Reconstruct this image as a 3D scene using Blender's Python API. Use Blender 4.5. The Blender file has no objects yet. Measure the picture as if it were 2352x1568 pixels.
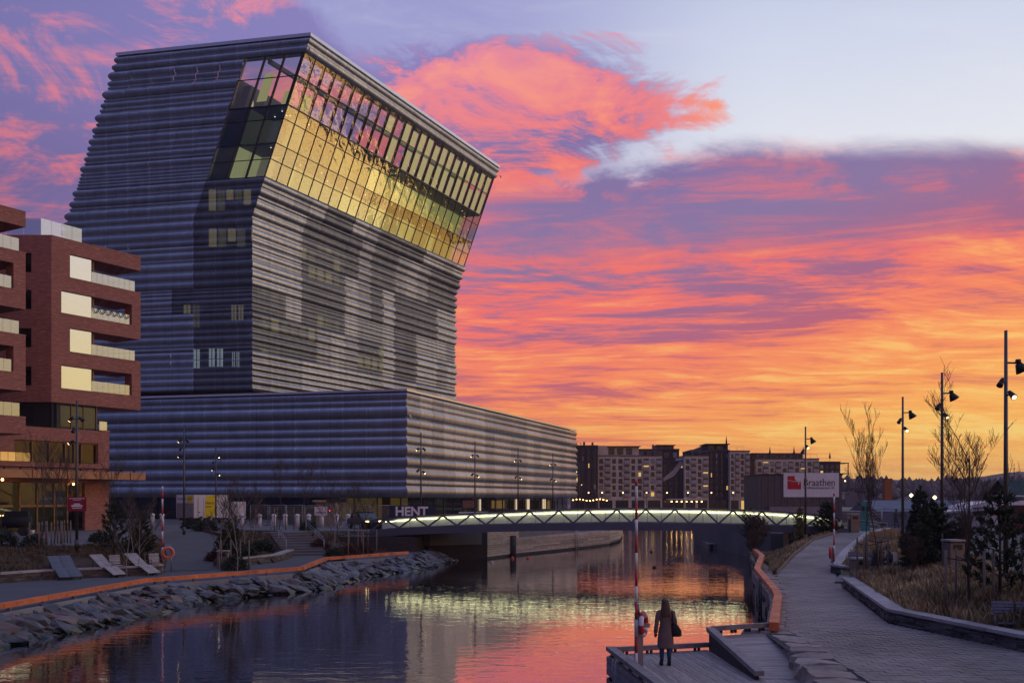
import bpy, math, random
from mathutils import Vector, Matrix, noise as mnoise
R = math.radians
sc = bpy.context.scene
col = sc.collection

# ---------------------------------------------------------------- camera
CZ = 4.9                      # eye height above the water (on the road bridge)
F, U0, V0 = 2297.0, 1176.0, 1145.0
cam_d = bpy.data.cameras.new("camera")
cam_d.sensor_width = 36.0
cam_d.lens = 36.0 * F / 2352.0
cam_d.shift_y = (V0 - 784.0) / 2352.0
cam_d.clip_start, cam_d.clip_end = 0.1, 20000.0
cam = bpy.data.objects.new("camera", cam_d)
cam.location = (0, 0, CZ)
cam.rotation_euler = (R(90), 0, 0)
col.objects.link(cam)
sc.camera = cam

# ---------------------------------------------------------------- exposure
sc.view_settings.view_transform = 'Standard'
sc.view_settings.look = 'None'
sc.view_settings.exposure = 0.0
sc.view_settings.gamma = 1.0
sc.view_settings.use_curve_mapping = False
sc.cycles.use_denoising = True
sc.cycles.max_bounces = 6
sc.cycles.transparent_max_bounces = 10
sc.cycles.caustics_reflective = False
sc.cycles.caustics_refractive = False
sc.cycles.sample_clamp_indirect = 4.0


def lin(c):
    c = c / 255.0
    return c / 12.92 if c <= 0.04045 else ((c + 0.055) / 1.055) ** 2.4


def C(r, g, b):
    return (lin(r), lin(g), lin(b), 1.0)


class NT:
    """small helper to write node trees"""
    def __init__(s, tree):
        s.t = tree; s.n = tree.nodes; s.l = tree.links

    def new(s, kind, **kw):
        n = s.n.new(kind)
        for k, v in kw.items():
            setattr(n, k, v)
        return n

    def put(s, sock, v):
        if hasattr(v, 'links'):
            s.l.new(v, sock)
        else:
            sock.default_value = v

    def math(s, op, a, b=0.0, c=0.0, clamp=False):
        n = s.new('ShaderNodeMath', operation=op, use_clamp=clamp)
        for i, v in enumerate((a, b, c)):
            s.put(n.inputs[i], v)
        return n.outputs[0]

    def mapr(s, v, a, b, c=0.0, d=1.0, smooth=True):
        n = s.new('ShaderNodeMapRange')
        n.interpolation_type = 'SMOOTHSTEP' if smooth else 'LINEAR'
        for i, x in enumerate((v, a, b, c, d)):
            s.put(n.inputs[i], x)
        return n.outputs[0]

    def ramp(s, fac, stops, interp='LINEAR'):
        n = s.new('ShaderNodeValToRGB')
        cr = n.color_ramp; cr.interpolation = interp
        while len(cr.elements) < len(stops):
            cr.elements.new(0.5)
        for e, (p, c) in zip(cr.elements, stops):
            e.position = p; e.color = c if len(c) == 4 else (*c, 1)
        s.put(n.inputs[0], fac)
        return n.outputs[0]

    def mix(s, fac, a, b, blend='MIX'):
        n = s.new('ShaderNodeMix', data_type='RGBA', blend_type=blend)
        s.put(n.inputs[0], fac); s.put(n.inputs[6], a); s.put(n.inputs[7], b)
        return n.outputs[2]

    def comb(s, x, y, z):
        n = s.new('ShaderNodeCombineXYZ')
        for i, v in enumerate((x, y, z)):
            s.put(n.inputs[i], v)
        return n.outputs[0]

    def sep(s, v):
        n = s.new('ShaderNodeSeparateXYZ'); s.put(n.inputs[0], v)
        return n.outputs

    def noise(s, vec, scale, detail=5.0, rough=0.55, dist=0.0, out=0):
        n = s.new('ShaderNodeTexNoise')
        s.put(n.inputs['Vector'], vec); n.inputs['Scale'].default_value = scale
        n.inputs['Detail'].default_value = detail; n.inputs['Roughness'].default_value = rough
        n.inputs['Distortion'].default_value = dist
        return n.outputs[out]

    def vmul(s, v, t):
        n = s.new('ShaderNodeVectorMath', operation='MULTIPLY')
        s.put(n.inputs[0], v); n.inputs[1].default_value = t
        return n.outputs[0]


# ---------------------------------------------------------------- sky
HAZE = 0.00016                      # density of the evening haze (box built with the far shore)
SUN_AZ, SUN_EL = 70.0, 2.0          # degrees right of straight ahead / above the horizon
w = bpy.data.worlds.new("World"); sc.world = w; w.use_nodes = True
q = NT(w.node_tree); q.n.clear()
tc = q.new('ShaderNodeTexCoord')
dx, dy, dz = q.sep(tc.outputs['Generated'])
azr = q.math('ARCTAN2', dx, dy)
az = q.math('MULTIPLY', azr, 57.2958)
el = q.math('MULTIPLY', q.math('ARCSINE', q.math('MINIMUM', q.math('MAXIMUM', dz, -1.0), 1.0)), 57.2958)
elp = q.math('MAXIMUM', el, 0.0)
# plane of the cloud layer seen in perspective
zz = q.math('ADD', q.math('MAXIMUM', dz, 0.0), 0.10)
px = q.math('DIVIDE', dx, zz); py = q.math('DIVIDE', dy, zz)
pv = q.comb(px, py, 0.0)
warp = q.noise(pv, 1.1, 2.0, 0.5, 0.0, out=1)
pw = q.new('ShaderNodeVectorMath', operation='ADD')
q.l.new(pv, pw.inputs[0]); q.l.new(q.vmul(warp, (0.9, 0.5, 0.0)), pw.inputs[1])
pw = pw.outputs[0]
n1 = q.noise(q.vmul(pw, (0.75, 1.25, 1.0)), 1.5, 7.0, 0.64, 0.35)
n2 = q.noise(q.vmul(pw, (0.8, 3.2, 1.0)), 2.1, 8.0, 0.72, 0.2)
n3 = q.noise(q.comb(q.math('MULTIPLY', az, 0.05), q.math('MULTIPLY', el, 0.60), 3.3), 1.0, 8.0, 0.71, 0.7)
niso = q.noise(q.comb(q.math('MULTIPLY', az, 0.115), q.math('MULTIPLY', el, 0.23), 9.7), 1.0, 9.0, 0.66, 0.9)
low = q.math('ADD', q.math('MULTIPLY', n1, 0.27), q.math('ADD', q.math('MULTIPLY', n2, 0.33), q.math('MULTIPLY', n3, 0.40)))
high = q.math('ADD', q.math('MULTIPLY', niso, 0.60), q.math('ADD', q.math('MULTIPLY', n1, 0.20), q.math('MULTIPLY', n2, 0.20)))
hk = q.mapr(el, 11.0, 17.0)
cover = q.math('ADD', q.math('MULTIPLY', low, q.math('SUBTRACT', 1.0, hk)), q.math('MULTIPLY', high, hk))
# one big sunlit cloud standing in front of the clear sky
ga = q.math('DIVIDE', q.math('SUBTRACT', az, -2.0), 13.0); ge = q.math('DIVIDE', q.math('SUBTRACT', el, 20.9), 3.9)
rad = q.math('SQRT', q.math('ADD', q.math('MULTIPLY', ga, ga), q.math('MULTIPLY', ge, ge)))
body = q.math('ADD', q.math('SUBTRACT', 1.0, rad), q.math('ADD', q.math('MULTIPLY', q.math('SUBTRACT', niso, 0.5), 1.7), q.math('MULTIPLY', q.math('SUBTRACT', n2, 0.5), 0.9)))
cumulus = q.mapr(body, -0.08, 0.26)
cover = q.math('ADD', cover, q.math('MULTIPLY', q.mapr(body, 0.0, 0.7), 0.035))
cover = q.math('SUBTRACT', cover, q.math('MULTIPLY', q.mapr(el, 22.6, 25.0), q.mapr(az, -14.0, -8.0, 0.0, 0.06)))
glowlow = q.math('MULTIPLY', q.mapr(el, 12.0, 5.0), q.mapr(az, -12.0, 22.0, 0.008, 0.04))
cover = q.math('ADD', cover, glowlow)
e_eff = q.math('ADD', elp, q.math('ADD', q.mapr(az, -30.0, 12.0, 5.5, 1.2, smooth=False), q.mapr(az, 10.0, 40.0, 0.0, -6.2, smooth=False)))      # warmer towards the sun
e60 = q.math('DIVIDE', e_eff, 60.0, clamp=True)
def S(*st): return [(d / 60.0, C(*c)) for d, c in st]
lit_near = q.ramp(e60, S((0, (254, 190, 92)), (3, (254, 178, 86)), (6, (252, 152, 86)), (9, (247, 130, 94)), (12, (242, 114, 106)),
                         (16, (240, 112, 108)), (21, (238, 122, 122)), (27, (228, 138, 160)), (40, (214, 150, 178)), (60, (190, 160, 200))))
shd_near = q.ramp(e60, S((0, (246, 170, 86)), (3, (240, 150, 84)), (6, (214, 110, 98)), (9, (188, 96, 118)), (12, (160, 102, 138)),
                         (16, (137, 116, 160)), (21, (130, 112, 164)), (27, (140, 130, 188)), (40, (128, 130, 192)), (60, (112, 124, 190))))
hot = q.ramp(e60, S((0, (255, 212, 116)), (5, (255, 200, 108)), (10, (255, 172, 100)), (16, (254, 150, 104)), (22, (251, 148, 118)), (30, (238, 152, 166)), (60, (200, 165, 200))))
lit_far = q.ramp(e60, S((0, (84, 76, 118)), (10, (84, 76, 122)), (25, (92, 88, 142)), (60, (108, 112, 170))))
shd_far = q.ramp(e60, S((0, (39, 50, 94)), (10, (39, 52, 99)), (25, (47, 63, 119)), (60, (84, 100, 160))))
dist = q.math('ABSOLUTE', q.math('SUBTRACT', az, SUN_AZ))
dist = q.math('MINIMUM', dist, q.math('SUBTRACT', 360.0, dist))
near = q.mapr(dist, 74.0, 138.0, 1.0, 0.0)
shade_left = q.mapr(dist, 70.0, 98.0, 0.0, 0.045)           # clouds farther from the sun glow less
cov2 = q.math('SUBTRACT', cover, shade_left)
lit = q.mapr(cov2, 0.447, 0.53)
glint = q.math('MULTIPLY', q.mapr(cov2, 0.52, 0.615), near)
# the grey-violet cloud bank below the clear sky
bank_top = q.math('SUBTRACT', el, q.mapr(az, 4.0, 12.0, 0.0, 2.0))
bank = q.math('MULTIPLY', q.mapr(az, -10.0, 2.0), q.math('MULTIPLY', q.mapr(el, 12.6, 14.8), q.mapr(bank_top, 17.6, 16.4)))
lit = q.math('MULTIPLY', lit, q.math('SUBTRACT', 1.0, q.math('MULTIPLY', bank, q.mapr(n3, 0.38, 0.66, 1.0, 0.35))))
glint = q.math('MULTIPLY', glint, q.math('SUBTRACT', 1.0, bank))
cloud = q.mix(near, q.mix(lit, shd_far, lit_far), q.mix(glint, q.mix(lit, shd_near, lit_near), hot))
# clear sky behind the clouds
az01 = q.math('DIVIDE', q.math('ADD', az, 180.0), 360.0)
def az_(d): return (d + 180.0) / 360.0
edge = q.ramp(az01, [(az_(-180), (.8,) * 3), (az_(-60), (.8,) * 3), (az_(-17), (.50,) * 3), (az_(-9), (.39,) * 3), (az_(-3), (.30,) * 3), (az_(7), (.287,) * 3),
                     (az_(11), (.311,) * 3), (az_(14), (.311,) * 3), (az_(28), (.287,) * 3), (az_(50), (.14,) * 3), (az_(75), (.05,) * 3), (az_(105), (.07,) * 3), (az_(135), (.6,) * 3), (az_(180), (.8,) * 3)])
edge = q.math('MULTIPLY', q.sep(edge)[0], 60.0)
wob = q.math('MULTIPLY', q.math('SUBTRACT', q.math('MULTIPLY', q.math('ADD', n1, niso), 0.5), 0.5), q.mapr(az, 8.0, 15.0, 9.0, 3.0))
ragged = q.math('ADD', el, wob)
clear = q.math('MULTIPLY', q.mapr(q.math('SUBTRACT', ragged, edge), -0.7, 1.0), q.math('SUBTRACT', 1.0, cumulus))
clear_c = q.ramp(q.math('DIVIDE', elp, 60.0, clamp=True), S((0, (248, 212, 132)), (6, (246, 226, 168)), (12, (238, 228, 216)), (18, (230, 232, 240)), (24, (208, 215, 236)), (30, (178, 188, 220)), (60, (128, 146, 200))))
clear_l = q.ramp(q.math('DIVIDE', elp, 60.0, clamp=True), S((0, (190, 170, 190)), (17, (146, 138, 192)), (25, (158, 158, 208)), (60, (118, 132, 192))))
clear_c = q.mix(q.mapr(az, -4.0, 15.0), clear_l, clear_c)
wisp = q.math('MULTIPLY', q.mapr(n2, 0.45, 0.75), 0.25)
clear_c = q.mix(wisp, clear_c, C(236, 232, 238))
skyc = q.mix(clear, cloud, clear_c)
# below the horizon: the dim far water and land
skyc = q.mix(q.mapr(el, -1.5, -0.2), C(70, 62, 84), skyc)
nish = q.new('ShaderNodeTexSky', sky_type='NISHITA')
nish.sun_disc = False; nish.sun_elevation = R(SUN_EL); nish.sun_rotation = R(SUN_AZ)
bg1 = q.new('ShaderNodeBackground'); q.l.new(nish.outputs[0], bg1.inputs[0]); bg1.inputs[1].default_value = 0.01
bg2 = q.new('ShaderNodeBackground'); q.l.new(skyc, bg2.inputs[0]); bg2.inputs[1].default_value = 1.0
add = q.new('ShaderNodeAddShader'); q.l.new(bg1.outputs[0], add.inputs[0]); q.l.new(bg2.outputs[0], add.inputs[1])
out = q.new('ShaderNodeOutputWorld'); q.l.new(add.outputs[0], out.inputs[0])
w.cycles.sampling_method = 'MANUAL'; w.cycles.sample_map_resolution = 512

# ---------------------------------------------------------------- sun (just gone below the clouds)
sun_d = bpy.data.lights.new("sun", 'SUN'); sun_d.energy = 0.12; sun_d.angle = R(20); sun_d.color = (1.0, 0.62, 0.36)
sun = bpy.data.objects.new("sun", sun_d); col.objects.link(sun)
sd = Vector((math.sin(R(SUN_AZ)) * math.cos(R(5)), math.cos(R(SUN_AZ)) * math.cos(R(5)), math.sin(R(5))))
sun.rotation_euler = sd.to_track_quat('Z', 'Y').to_euler()
sun.location = (60, 80, 60)

# ================================================================ helpers
def at(u, v, Y):
    return Vector(((u - U0) / F * Y, Y, CZ - (v - V0) / F * Y))


def on(u, v, z):
    Y = (CZ - z) * F / (v - V0)
    return Vector(((u - U0) / F * Y, Y, z))


def uv_of(p):
    return U0 + p[0] / p[1] * F, V0 - (p[2] - CZ) / p[1] * F


def tag(o, label=None, cat=None, group=None, kind=None):
    if label: o['label'] = label
    if cat: o['category'] = cat
    if group: o['group'] = group
    if kind: o['kind'] = kind
    return o


def empty(name, loc, rz=0.0, label=None, cat=None, group=None):
    o = bpy.data.objects.new(name, None)
    o.location = loc; o.rotation_euler = (0, 0, rz); o.empty_display_size = 0.3
    col.objects.link(o)
    return tag(o, label, cat, group)


KIDS = {}
def link(o, parent=None, world=False):
    col.objects.link(o)
    if parent is not None:
        o.parent = parent
        KIDS.setdefault(parent.name, []).append(o)
        if world:
            p = parent
            m = Matrix.Identity(4)
            chain = []
            while p is not None:
                chain.append(p); p = p.parent
            for p in reversed(chain):
                m = m @ p.matrix_parent_inverse @ Matrix.LocRotScale(p.location, p.rotation_euler, p.scale) if p.parent else Matrix.LocRotScale(p.location, p.rotation_euler, p.scale)
            o.matrix_parent_inverse = m.inverted()
    return o


def copy_tree(o, parent=None, loc=None, rz=None, scale=None):
    c = o.copy(); link(c, parent)
    if loc is not None: c.location = loc
    if rz is not None: c.rotation_euler = (0, 0, rz)
    if scale is not None: c.scale = (scale,) * 3 if not hasattr(scale, '__len__') else scale
    for ch in KIDS.get(o.name, []):
        copy_tree(ch, c)
    return c


class MB:
    """collects faces and builds ONE mesh object"""
    def __init__(s):
        s.v = []; s.f = []; s.m = []; s.cur = 0; s.sm = []

    def face(s, pts, smooth=False):
        b = len(s.v); s.v += [tuple(p) for p in pts]
        s.f.append(tuple(range(b, b + len(pts)))); s.m.append(s.cur); s.sm.append(smooth)

    def box(s, c, size, rz=0.0, ax=None, ay=None):
        if ax is None:
            ax = Vector((math.cos(rz), math.sin(rz), 0)); ay = Vector((-math.sin(rz), math.cos(rz), 0))
        az_ = Vector((0, 0, 1)); c = Vector(c)
        return s.obox(c, ax, ay, az_, (-size[0] / 2, size[0] / 2), (-size[1] / 2, size[1] / 2), (-size[2] / 2, size[2] / 2))

    def obox(s, o, ax, ay, az_, a, b, c):
        o = Vector(o); ax = Vector(ax); ay = Vector(ay); az_ = Vector(az_)
        P = [o + ax * a[i] + ay * b[j] + az_ * c[k] for k in (0, 1) for j in (0, 1) for i in (0, 1)]
        n = len(s.v); s.v += [tuple(p) for p in P]
        fl = ax.cross(ay).dot(az_) < 0
        for f in ((0, 2, 3, 1), (4, 5, 7, 6), (0, 1, 5, 4), (2, 6, 7, 3), (0, 4, 6, 2), (1, 3, 7, 5)):
            f = f[::-1] if fl else f
            s.f.append(tuple(n + i for i in f)); s.m.append(s.cur); s.sm.append(False)
        return s

    def prism(s, poly, z0, z1, top=True, bottom=True):
        n = len(poly)
        def g(z, p): return z(p) if callable(z) else z
        lo = [(p[0], p[1], g(z0, p)) for p in poly]; hi = [(p[0], p[1], g(z1, p)) for p in poly]
        area = sum(poly[i][0] * poly[(i + 1) % n][1] - poly[(i + 1) % n][0] * poly[i][1] for i in range(n))
        if area < 0: lo.reverse(); hi.reverse()
        for i in range(n):
            j = (i + 1) % n
            s.face([lo[i], lo[j], hi[j], hi[i]])
        if top: s.face(hi)
        if bottom: s.face(lo[::-1])
        return s

    def tube(s, p0, p1, r0, r1=None, n=8, caps=True, smooth=True):
        r1 = r0 if r1 is None else r1
        p0 = Vector(p0); p1 = Vector(p1); d = (p1 - p0)
        if d.length < 1e-6: return s
        d.normalize()
        a = d.orthogonal().normalized(); b = d.cross(a)
        base = len(s.v)
        for p, r in ((p0, r0), (p1, r1)):
            for i in range(n):
                t = 2 * math.pi * i / n
                s.v.append(tuple(p + a * math.cos(t) * r + b * math.sin(t) * r))
        for i in range(n):
            j = (i + 1) % n
            s.f.append((base + i, base + j, base + n + j, base + n + i)); s.m.append(s.cur); s.sm.append(smooth)
        if caps:
            s.f.append(tuple(base + i for i in reversed(range(n)))); s.m.append(s.cur); s.sm.append(False)
            s.f.append(tuple(base + n + i for i in range(n))); s.m.append(s.cur); s.sm.append(False)
        return s

    def path(s, pts, r, n=6):
        for i in range(len(pts) - 1):
            ra = r[i] if hasattr(r, '__len__') else r; rb = r[i + 1] if hasattr(r, '__len__') else r
            s.tube(pts[i], pts[i + 1], ra, rb, n)
        return s

    def loft(s, rings, closed=True, cap=True, smooth=True):
        base = len(s.v); n = len(rings[0])
        for r in rings: s.v += [tuple(p) for p in r]
        for k in range(len(rings) - 1):
            for i in range(n if closed else n - 1):
                j = (i + 1) % n
                s.f.append((base + k * n + i, base + k * n + j, base + (k + 1) * n + j, base + (k + 1) * n + i)); s.m.append(s.cur); s.sm.append(smooth)
        if cap:
            s.f.append(tuple(base + i for i in reversed(range(n)))); s.m.append(s.cur); s.sm.append(False)
            k = len(rings) - 1
            s.f.append(tuple(base + k * n + i for i in range(n))); s.m.append(s.cur); s.sm.append(False)
        return s

    def lathe(s, prof, o=(0, 0, 0), n=16, cap=True):
        o = Vector(o)
        return s.loft([[o + Vector((r * math.cos(2 * math.pi * i / n), r * math.sin(2 * math.pi * i / n), z)) for i in range(n)] for r, z in prof], cap=cap)

    def mesh(s, name, mats):
        me = bpy.data.meshes.new(name)
        me.from_pydata(s.v, [], s.f)
        mats = mats if isinstance(mats, (list, tuple)) else [mats]
        for m in mats: me.materials.append(m)
        if len(mats) > 1: me.polygons.foreach_set('material_index', s.m)
        me.polygons.foreach_set('use_smooth', s.sm)
        me.update()
        return me

    def build(s, name, mats, parent=None, world=False, **kw):
        o = bpy.data.objects.new(name, s.mesh(name, mats))
        link(o, parent, world)
        return tag(o, **kw)


def inst(name, me, parent=None, world=False, loc=(0, 0, 0), rot=(0, 0, 0), scale=(1, 1, 1), **kw):
    o = bpy.data.objects.new(name, me)
    o.location = loc; o.rotation_euler = rot; o.scale = scale
    link(o, parent, world)
    return tag(o, **kw)


def text_mesh(body, size, mat, depth=0.004, align='LEFT', bold=0.0):
    cu = bpy.data.curves.new("txt", 'FONT'); cu.body = body; cu.size = size; cu.extrude = depth
    cu.align_x = align; cu.offset = bold; cu.resolution_u = 2
    o = bpy.data.objects.new("txt", cu); col.objects.link(o)
    dg = bpy.context.evaluated_depsgraph_get()
    me = bpy.data.meshes.new_from_object(o.evaluated_get(dg))
    me.materials.clear(); me.materials.append(mat)
    bpy.data.objects.remove(o); bpy.data.curves.remove(cu)
    return me


def pm(name, c, rough=0.7, metal=0.0, var=0.18, scale=2.0, bump=0.0, bscale=12.0, stretch=(1, 1, 1), spec=0.5, orand=0.0, detail=6.0, world=True, emit=None):
    """procedural principled material with mottling"""
    m = bpy.data.materials.new(name); m.use_nodes = True
    t = NT(m.node_tree); b = t.n['Principled BSDF']
    c = c if len(c) == 4 else (*c, 1)
    if world:
        g = t.new('ShaderNodeNewGeometry').outputs['Position']
    else:
        g = t.new('ShaderNodeTexCoord').outputs['Object']
    g = t.vmul(g, stretch)
    n = t.noise(g, scale, detail, 0.62)
    f = t.mapr(n, 0.3, 0.7, 1 - var, 1 + var, smooth=False)
    if orand:
        oi = t.new('ShaderNodeObjectInfo')
        f = t.math('MULTIPLY', f, t.mapr(oi.outputs['Random'], 0, 1, 1 - orand, 1 + orand, smooth=False))
    v = t.new('ShaderNodeVectorMath', operation='SCALE')
    v.inputs[0].default_value = c[:3]; t.l.new(f, v.inputs['Scale'])
    t.l.new(v.outputs[0], b.inputs['Base Color'])
    b.inputs['Roughness'].default_value = rough; b.inputs['Metallic'].default_value = metal
    b.inputs['Specular IOR Level'].default_value = spec
    if bump:
        bn = t.new('ShaderNodeBump'); bn.inputs['Strength'].default_value = bump; bn.inputs['Distance'].default_value = 0.02
        t.l.new(t.noise(g, bscale, 5.0, 0.6), bn.inputs['Height']); t.l.new(bn.outputs[0], b.inputs['Normal'])
    if emit:
        b.inputs['Emission Color'].default_value = (*emit[0][:3], 1); b.inputs['Emission Strength'].default_value = emit[1]
    return m


def em(name, c, strength, sample=False):
    m = bpy.data.materials.new(name); m.use_nodes = True
    t = NT(m.node_tree); t.n.clear()
    e = t.new('ShaderNodeEmission'); e.inputs[0].default_value = (*c[:3], 1); e.inputs[1].default_value = strength
    o = t.new('ShaderNodeOutputMaterial'); t.l.new(e.outputs[0], o.inputs[0])
    if not sample: m.cycles.emission_sampling = 'NONE'
    return m


def glass(name, tint=(1, 1, 1), refl=0.25, rough=0.02, wavy=0.0, dark=0.0, wscale=0.8, gain=0.55, gcol=(0.95, 0.93, 0.9)):
    """clear pane: transparent plus a coated reflection"""
    m = bpy.data.materials.new(name); m.use_nodes = True
    t = NT(m.node_tree); t.n.clear()
    tr = t.new('ShaderNodeBsdfTransparent'); tr.inputs[0].default_value = (*tint, 1)
    gl = t.new('ShaderNodeBsdfGlossy'); gl.inputs['Roughness'].default_value = rough
    gl.inputs[0].default_value = (*gcol, 1)
    lw = t.new('ShaderNodeLayerWeight'); lw.inputs[0].default_value = 0.45
    fac = t.mapr(lw.outputs['Facing'], 0.0, 1.0, refl, min(1.0, refl + gain), smooth=False)
    if wavy:
        g = t.new('ShaderNodeNewGeometry').outputs['Position']
        bn = t.new('ShaderNodeBump'); bn.inputs['Strength'].default_value = wavy; bn.inputs['Distance'].default_value = 0.1
        t.l.new(t.noise(g, wscale, 2.0, 0.5, 1.0), bn.inputs['Height']); t.l.new(bn.outputs[0], gl.inputs['Normal'])
    mx = t.new('ShaderNodeMixShader'); t.l.new(fac, mx.inputs[0]); t.l.new(tr.outputs[0], mx.inputs[1]); t.l.new(gl.outputs[0], mx.inputs[2])
    o = t.new('ShaderNodeOutputMaterial'); t.l.new(mx.outputs[0], o.inputs[0])
    return m


def vnoise(x, y, z=0.0, s=1.0):
    return mnoise.noise(Vector((x * s, y * s, z)))


def poly_y(pts, y):
    """x and z of a polyline given as (x, y, z...) at a depth y"""
    if y <= pts[0][1]: return pts[0]
    for a, b in zip(pts, pts[1:]):
        if a[1] <= y <= b[1]:
            t = (y - a[1]) / (b[1] - a[1])
            return tuple(a[i] + (b[i] - a[i]) * t for i in range(len(a)))
    return pts[-1]


def smooth(t):
    t = max(0.0, min(1.0, t)); return t * t * (3 - 2 * t)
# ================================================================ materials
M = {}
M['asphalt'] = pm('asphalt', (0.055, 0.055, 0.06), 0.85, var=0.25, scale=0.6, bump=0.3, bscale=60)
M['paving'] = pm('paving', (0.15, 0.14, 0.145), 0.8, var=0.25, scale=0.35, bump=0.25, bscale=40)
M['promenade'] = pm('promenade', (0.10, 0.098, 0.105), 0.8, var=0.2, scale=0.5, bump=0.25, bscale=50)
M['paver'] = pm('paver', (0.225, 0.185, 0.165), 0.72, var=0.38, scale=0.45, detail=9.0, bump=0.25, bscale=60, orand=0.12)
M['soil'] = pm('soil', (0.075, 0.05, 0.03), 0.95, var=0.45, scale=1.1, bump=0.8, bscale=14)
M['dry_grass_ground'] = pm('dry_grass_ground', (0.17, 0.12, 0.06), 0.95, var=0.5, scale=1.4, bump=0.9, bscale=18)
M['grass'] = pm('grass_blade', (0.38, 0.26, 0.13), 0.9, var=0.7, scale=0.55)
M['rock'] = pm('rock', (0.085, 0.09, 0.10), 0.6, var=0.5, scale=1.7, bump=0.8, bscale=9, orand=0.45, world=False)
M['rock_warm'] = pm('rock_warm', (0.15, 0.115, 0.11), 0.65, var=0.4, scale=2.2, bump=0.8, bscale=9, orand=0.35, world=False)
def wet(m):
    """dark wet algae line near the water level"""
    t = NT(m.node_tree); b = t.n['Principled BSDF']; src = b.inputs['Base Color'].links[0].from_socket
    z = t.sep(t.new('ShaderNodeNewGeometry').outputs['Position'])
    k = t.mapr(t.math('ADD', z[2], t.math('MULTIPLY', t.noise(t.comb(z[0], z[1], z[2]), 1.5, 3.0), 0.2)), 0.18, 0.34)
    t.l.new(t.mix(k, (0.014, 0.017, 0.014, 1), src), b.inputs['Base Color']); t.l.new(t.mapr(k, 0.0, 1.0, 0.25, 0.65), b.inputs['Roughness'])
wet(M['rock']); wet(M['rock_warm'])
M['concrete'] = pm('concrete', (0.25, 0.25, 0.25), 0.85, var=0.2, scale=0.8, bump=0.2, bscale=30)
M['slate'] = pm('slate_stone', (0.14, 0.125, 0.12), 0.8, var=0.4, scale=4, bump=0.7, bscale=25, orand=0.45, world=False)
M['cap'] = pm('capstone', (0.38, 0.34, 0.33), 0.75, var=0.2, scale=3, bump=0.3, bscale=30, orand=0.15)
M['granite'] = pm('granite_edge', (0.30, 0.235, 0.20), 0.8, var=0.35, scale=2.5, bump=0.6, bscale=22, orand=0.22)
M['orange'] = pm('orange_timber', (0.66, 0.165, 0.05), 0.6, var=0.4, scale=1.6, detail=9.0, bump=0.3, bscale=20, orand=0.12)
M['deck'] = pm('deck_plank', (0.34, 0.285, 0.26), 0.75, var=0.3, scale=3.5, stretch=(3, 0.35, 1), bump=0.5, bscale=25, orand=0.2)
M['deck_x'] = pm('ramp_plank', (0.34, 0.285, 0.26), 0.75, var=0.3, scale=3.5, stretch=(0.35, 3, 1), bump=0.5, bscale=25, orand=0.2)
M['curb'] = pm('weathered_timber', (0.25, 0.215, 0.205), 0.75, var=0.3, scale=4, bump=0.4, bscale=30, orand=0.1)
M['old_timber'] = pm('dark_timber', (0.05, 0.042, 0.04), 0.8, var=0.3, scale=3)
M['quay_board'] = pm('quay_board', (0.50, 0.38, 0.30), 0.75, var=0.25, scale=1.2, stretch=(1, 1, 5), orand=0.28)
M['pole'] = pm('lamp_pole', (0.10, 0.095, 0.10), 0.45, 0.6, var=0.1)
M['steel'] = pm('galvanised_steel', (0.32, 0.32, 0.34), 0.4, 0.8, var=0.15)
M['bridge'] = pm('bridge_paint', (0.12, 0.125, 0.16), 0.45, 0.3, var=0.1, scale=0.7)
M['dark'] = pm('dark_metal', (0.02, 0.02, 0.022), 0.5, 0.2, var=0.1)
M['black'] = pm('black_fabric', (0.012, 0.012, 0.014), 0.8, var=0.2)
M['white'] = pm('white_paint', (0.78, 0.77, 0.77), 0.5, var=0.06)
M['red'] = pm('red_paint', (0.55, 0.03, 0.035), 0.45, var=0.1)
M['buoy_orange'] = pm('lifebuoy_orange', (0.80, 0.12, 0.04), 0.5, var=0.1)
M['stake'] = pm('stake_wood', (0.21, 0.16, 0.12), 0.85, var=0.3, scale=5, world=False)
M['strap'] = pm('tree_strap', (0.01, 0.012, 0.018), 0.8)
M['bark'] = pm('bark', (0.075, 0.052, 0.042), 0.9, var=0.4, scale=6, world=False)
M['birch'] = pm('birch_bark', (0.34, 0.30, 0.28), 0.85, var=0.5, scale=5, world=False)
M['twig'] = pm('twig', (0.08, 0.06, 0.05), 0.9, var=0.2)
M['twig_red'] = pm('twig_red', (0.085, 0.06, 0.045), 0.9, var=0.3)
M['needle'] = pm('pine_needles', (0.035, 0.055, 0.026), 0.7, var=0.5, scale=1.5, orand=0.15)
M['needle_lit'] = pm('spruce_needles_lit', (0.16, 0.15, 0.04), 0.7, var=0.4, scale=1.5)  # golden evening light is put into this needle colour
M['bush'] = pm('bush_leaf', (0.022, 0.04, 0.026), 0.7, var=0.5, scale=2)
M['heather'] = pm('heather', (0.09, 0.04, 0.03), 0.9, var=0.5, scale=2)
M['slat'] = pm('lounger_slat', (0.40, 0.37, 0.36), 0.7, var=0.25, scale=4, orand=0.12, world=False)
M['slat_dark'] = pm('lounger_slat_grey', (0.13, 0.15, 0.19), 0.6, var=0.2, scale=4, orand=0.1, world=False)
M['bin'] = pm('bin_panel', (0.20, 0.17, 0.14), 0.6, 0.2, var=0.15)
M['corten'] = pm('corten_edge', (0.11, 0.045, 0.03), 0.85, var=0.3, scale=4)
M['lamp_on'] = em('lamp_glow', (1.0, 0.74, 0.36), 5.0)
M['lamp_dim'] = em('lamp_glow_dim', (1.0, 0.66, 0.30), 4.0)
M['bulb'] = em('warm_bulb', (1.0, 0.55, 0.16), 12.0)
M['bulb_red'] = em('red_lamp', (1.0, 0.05, 0.05), 6.0)
M['led'] = em('bridge_led', (1.0, 0.93, 0.52), 4.5, sample=True)
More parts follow.
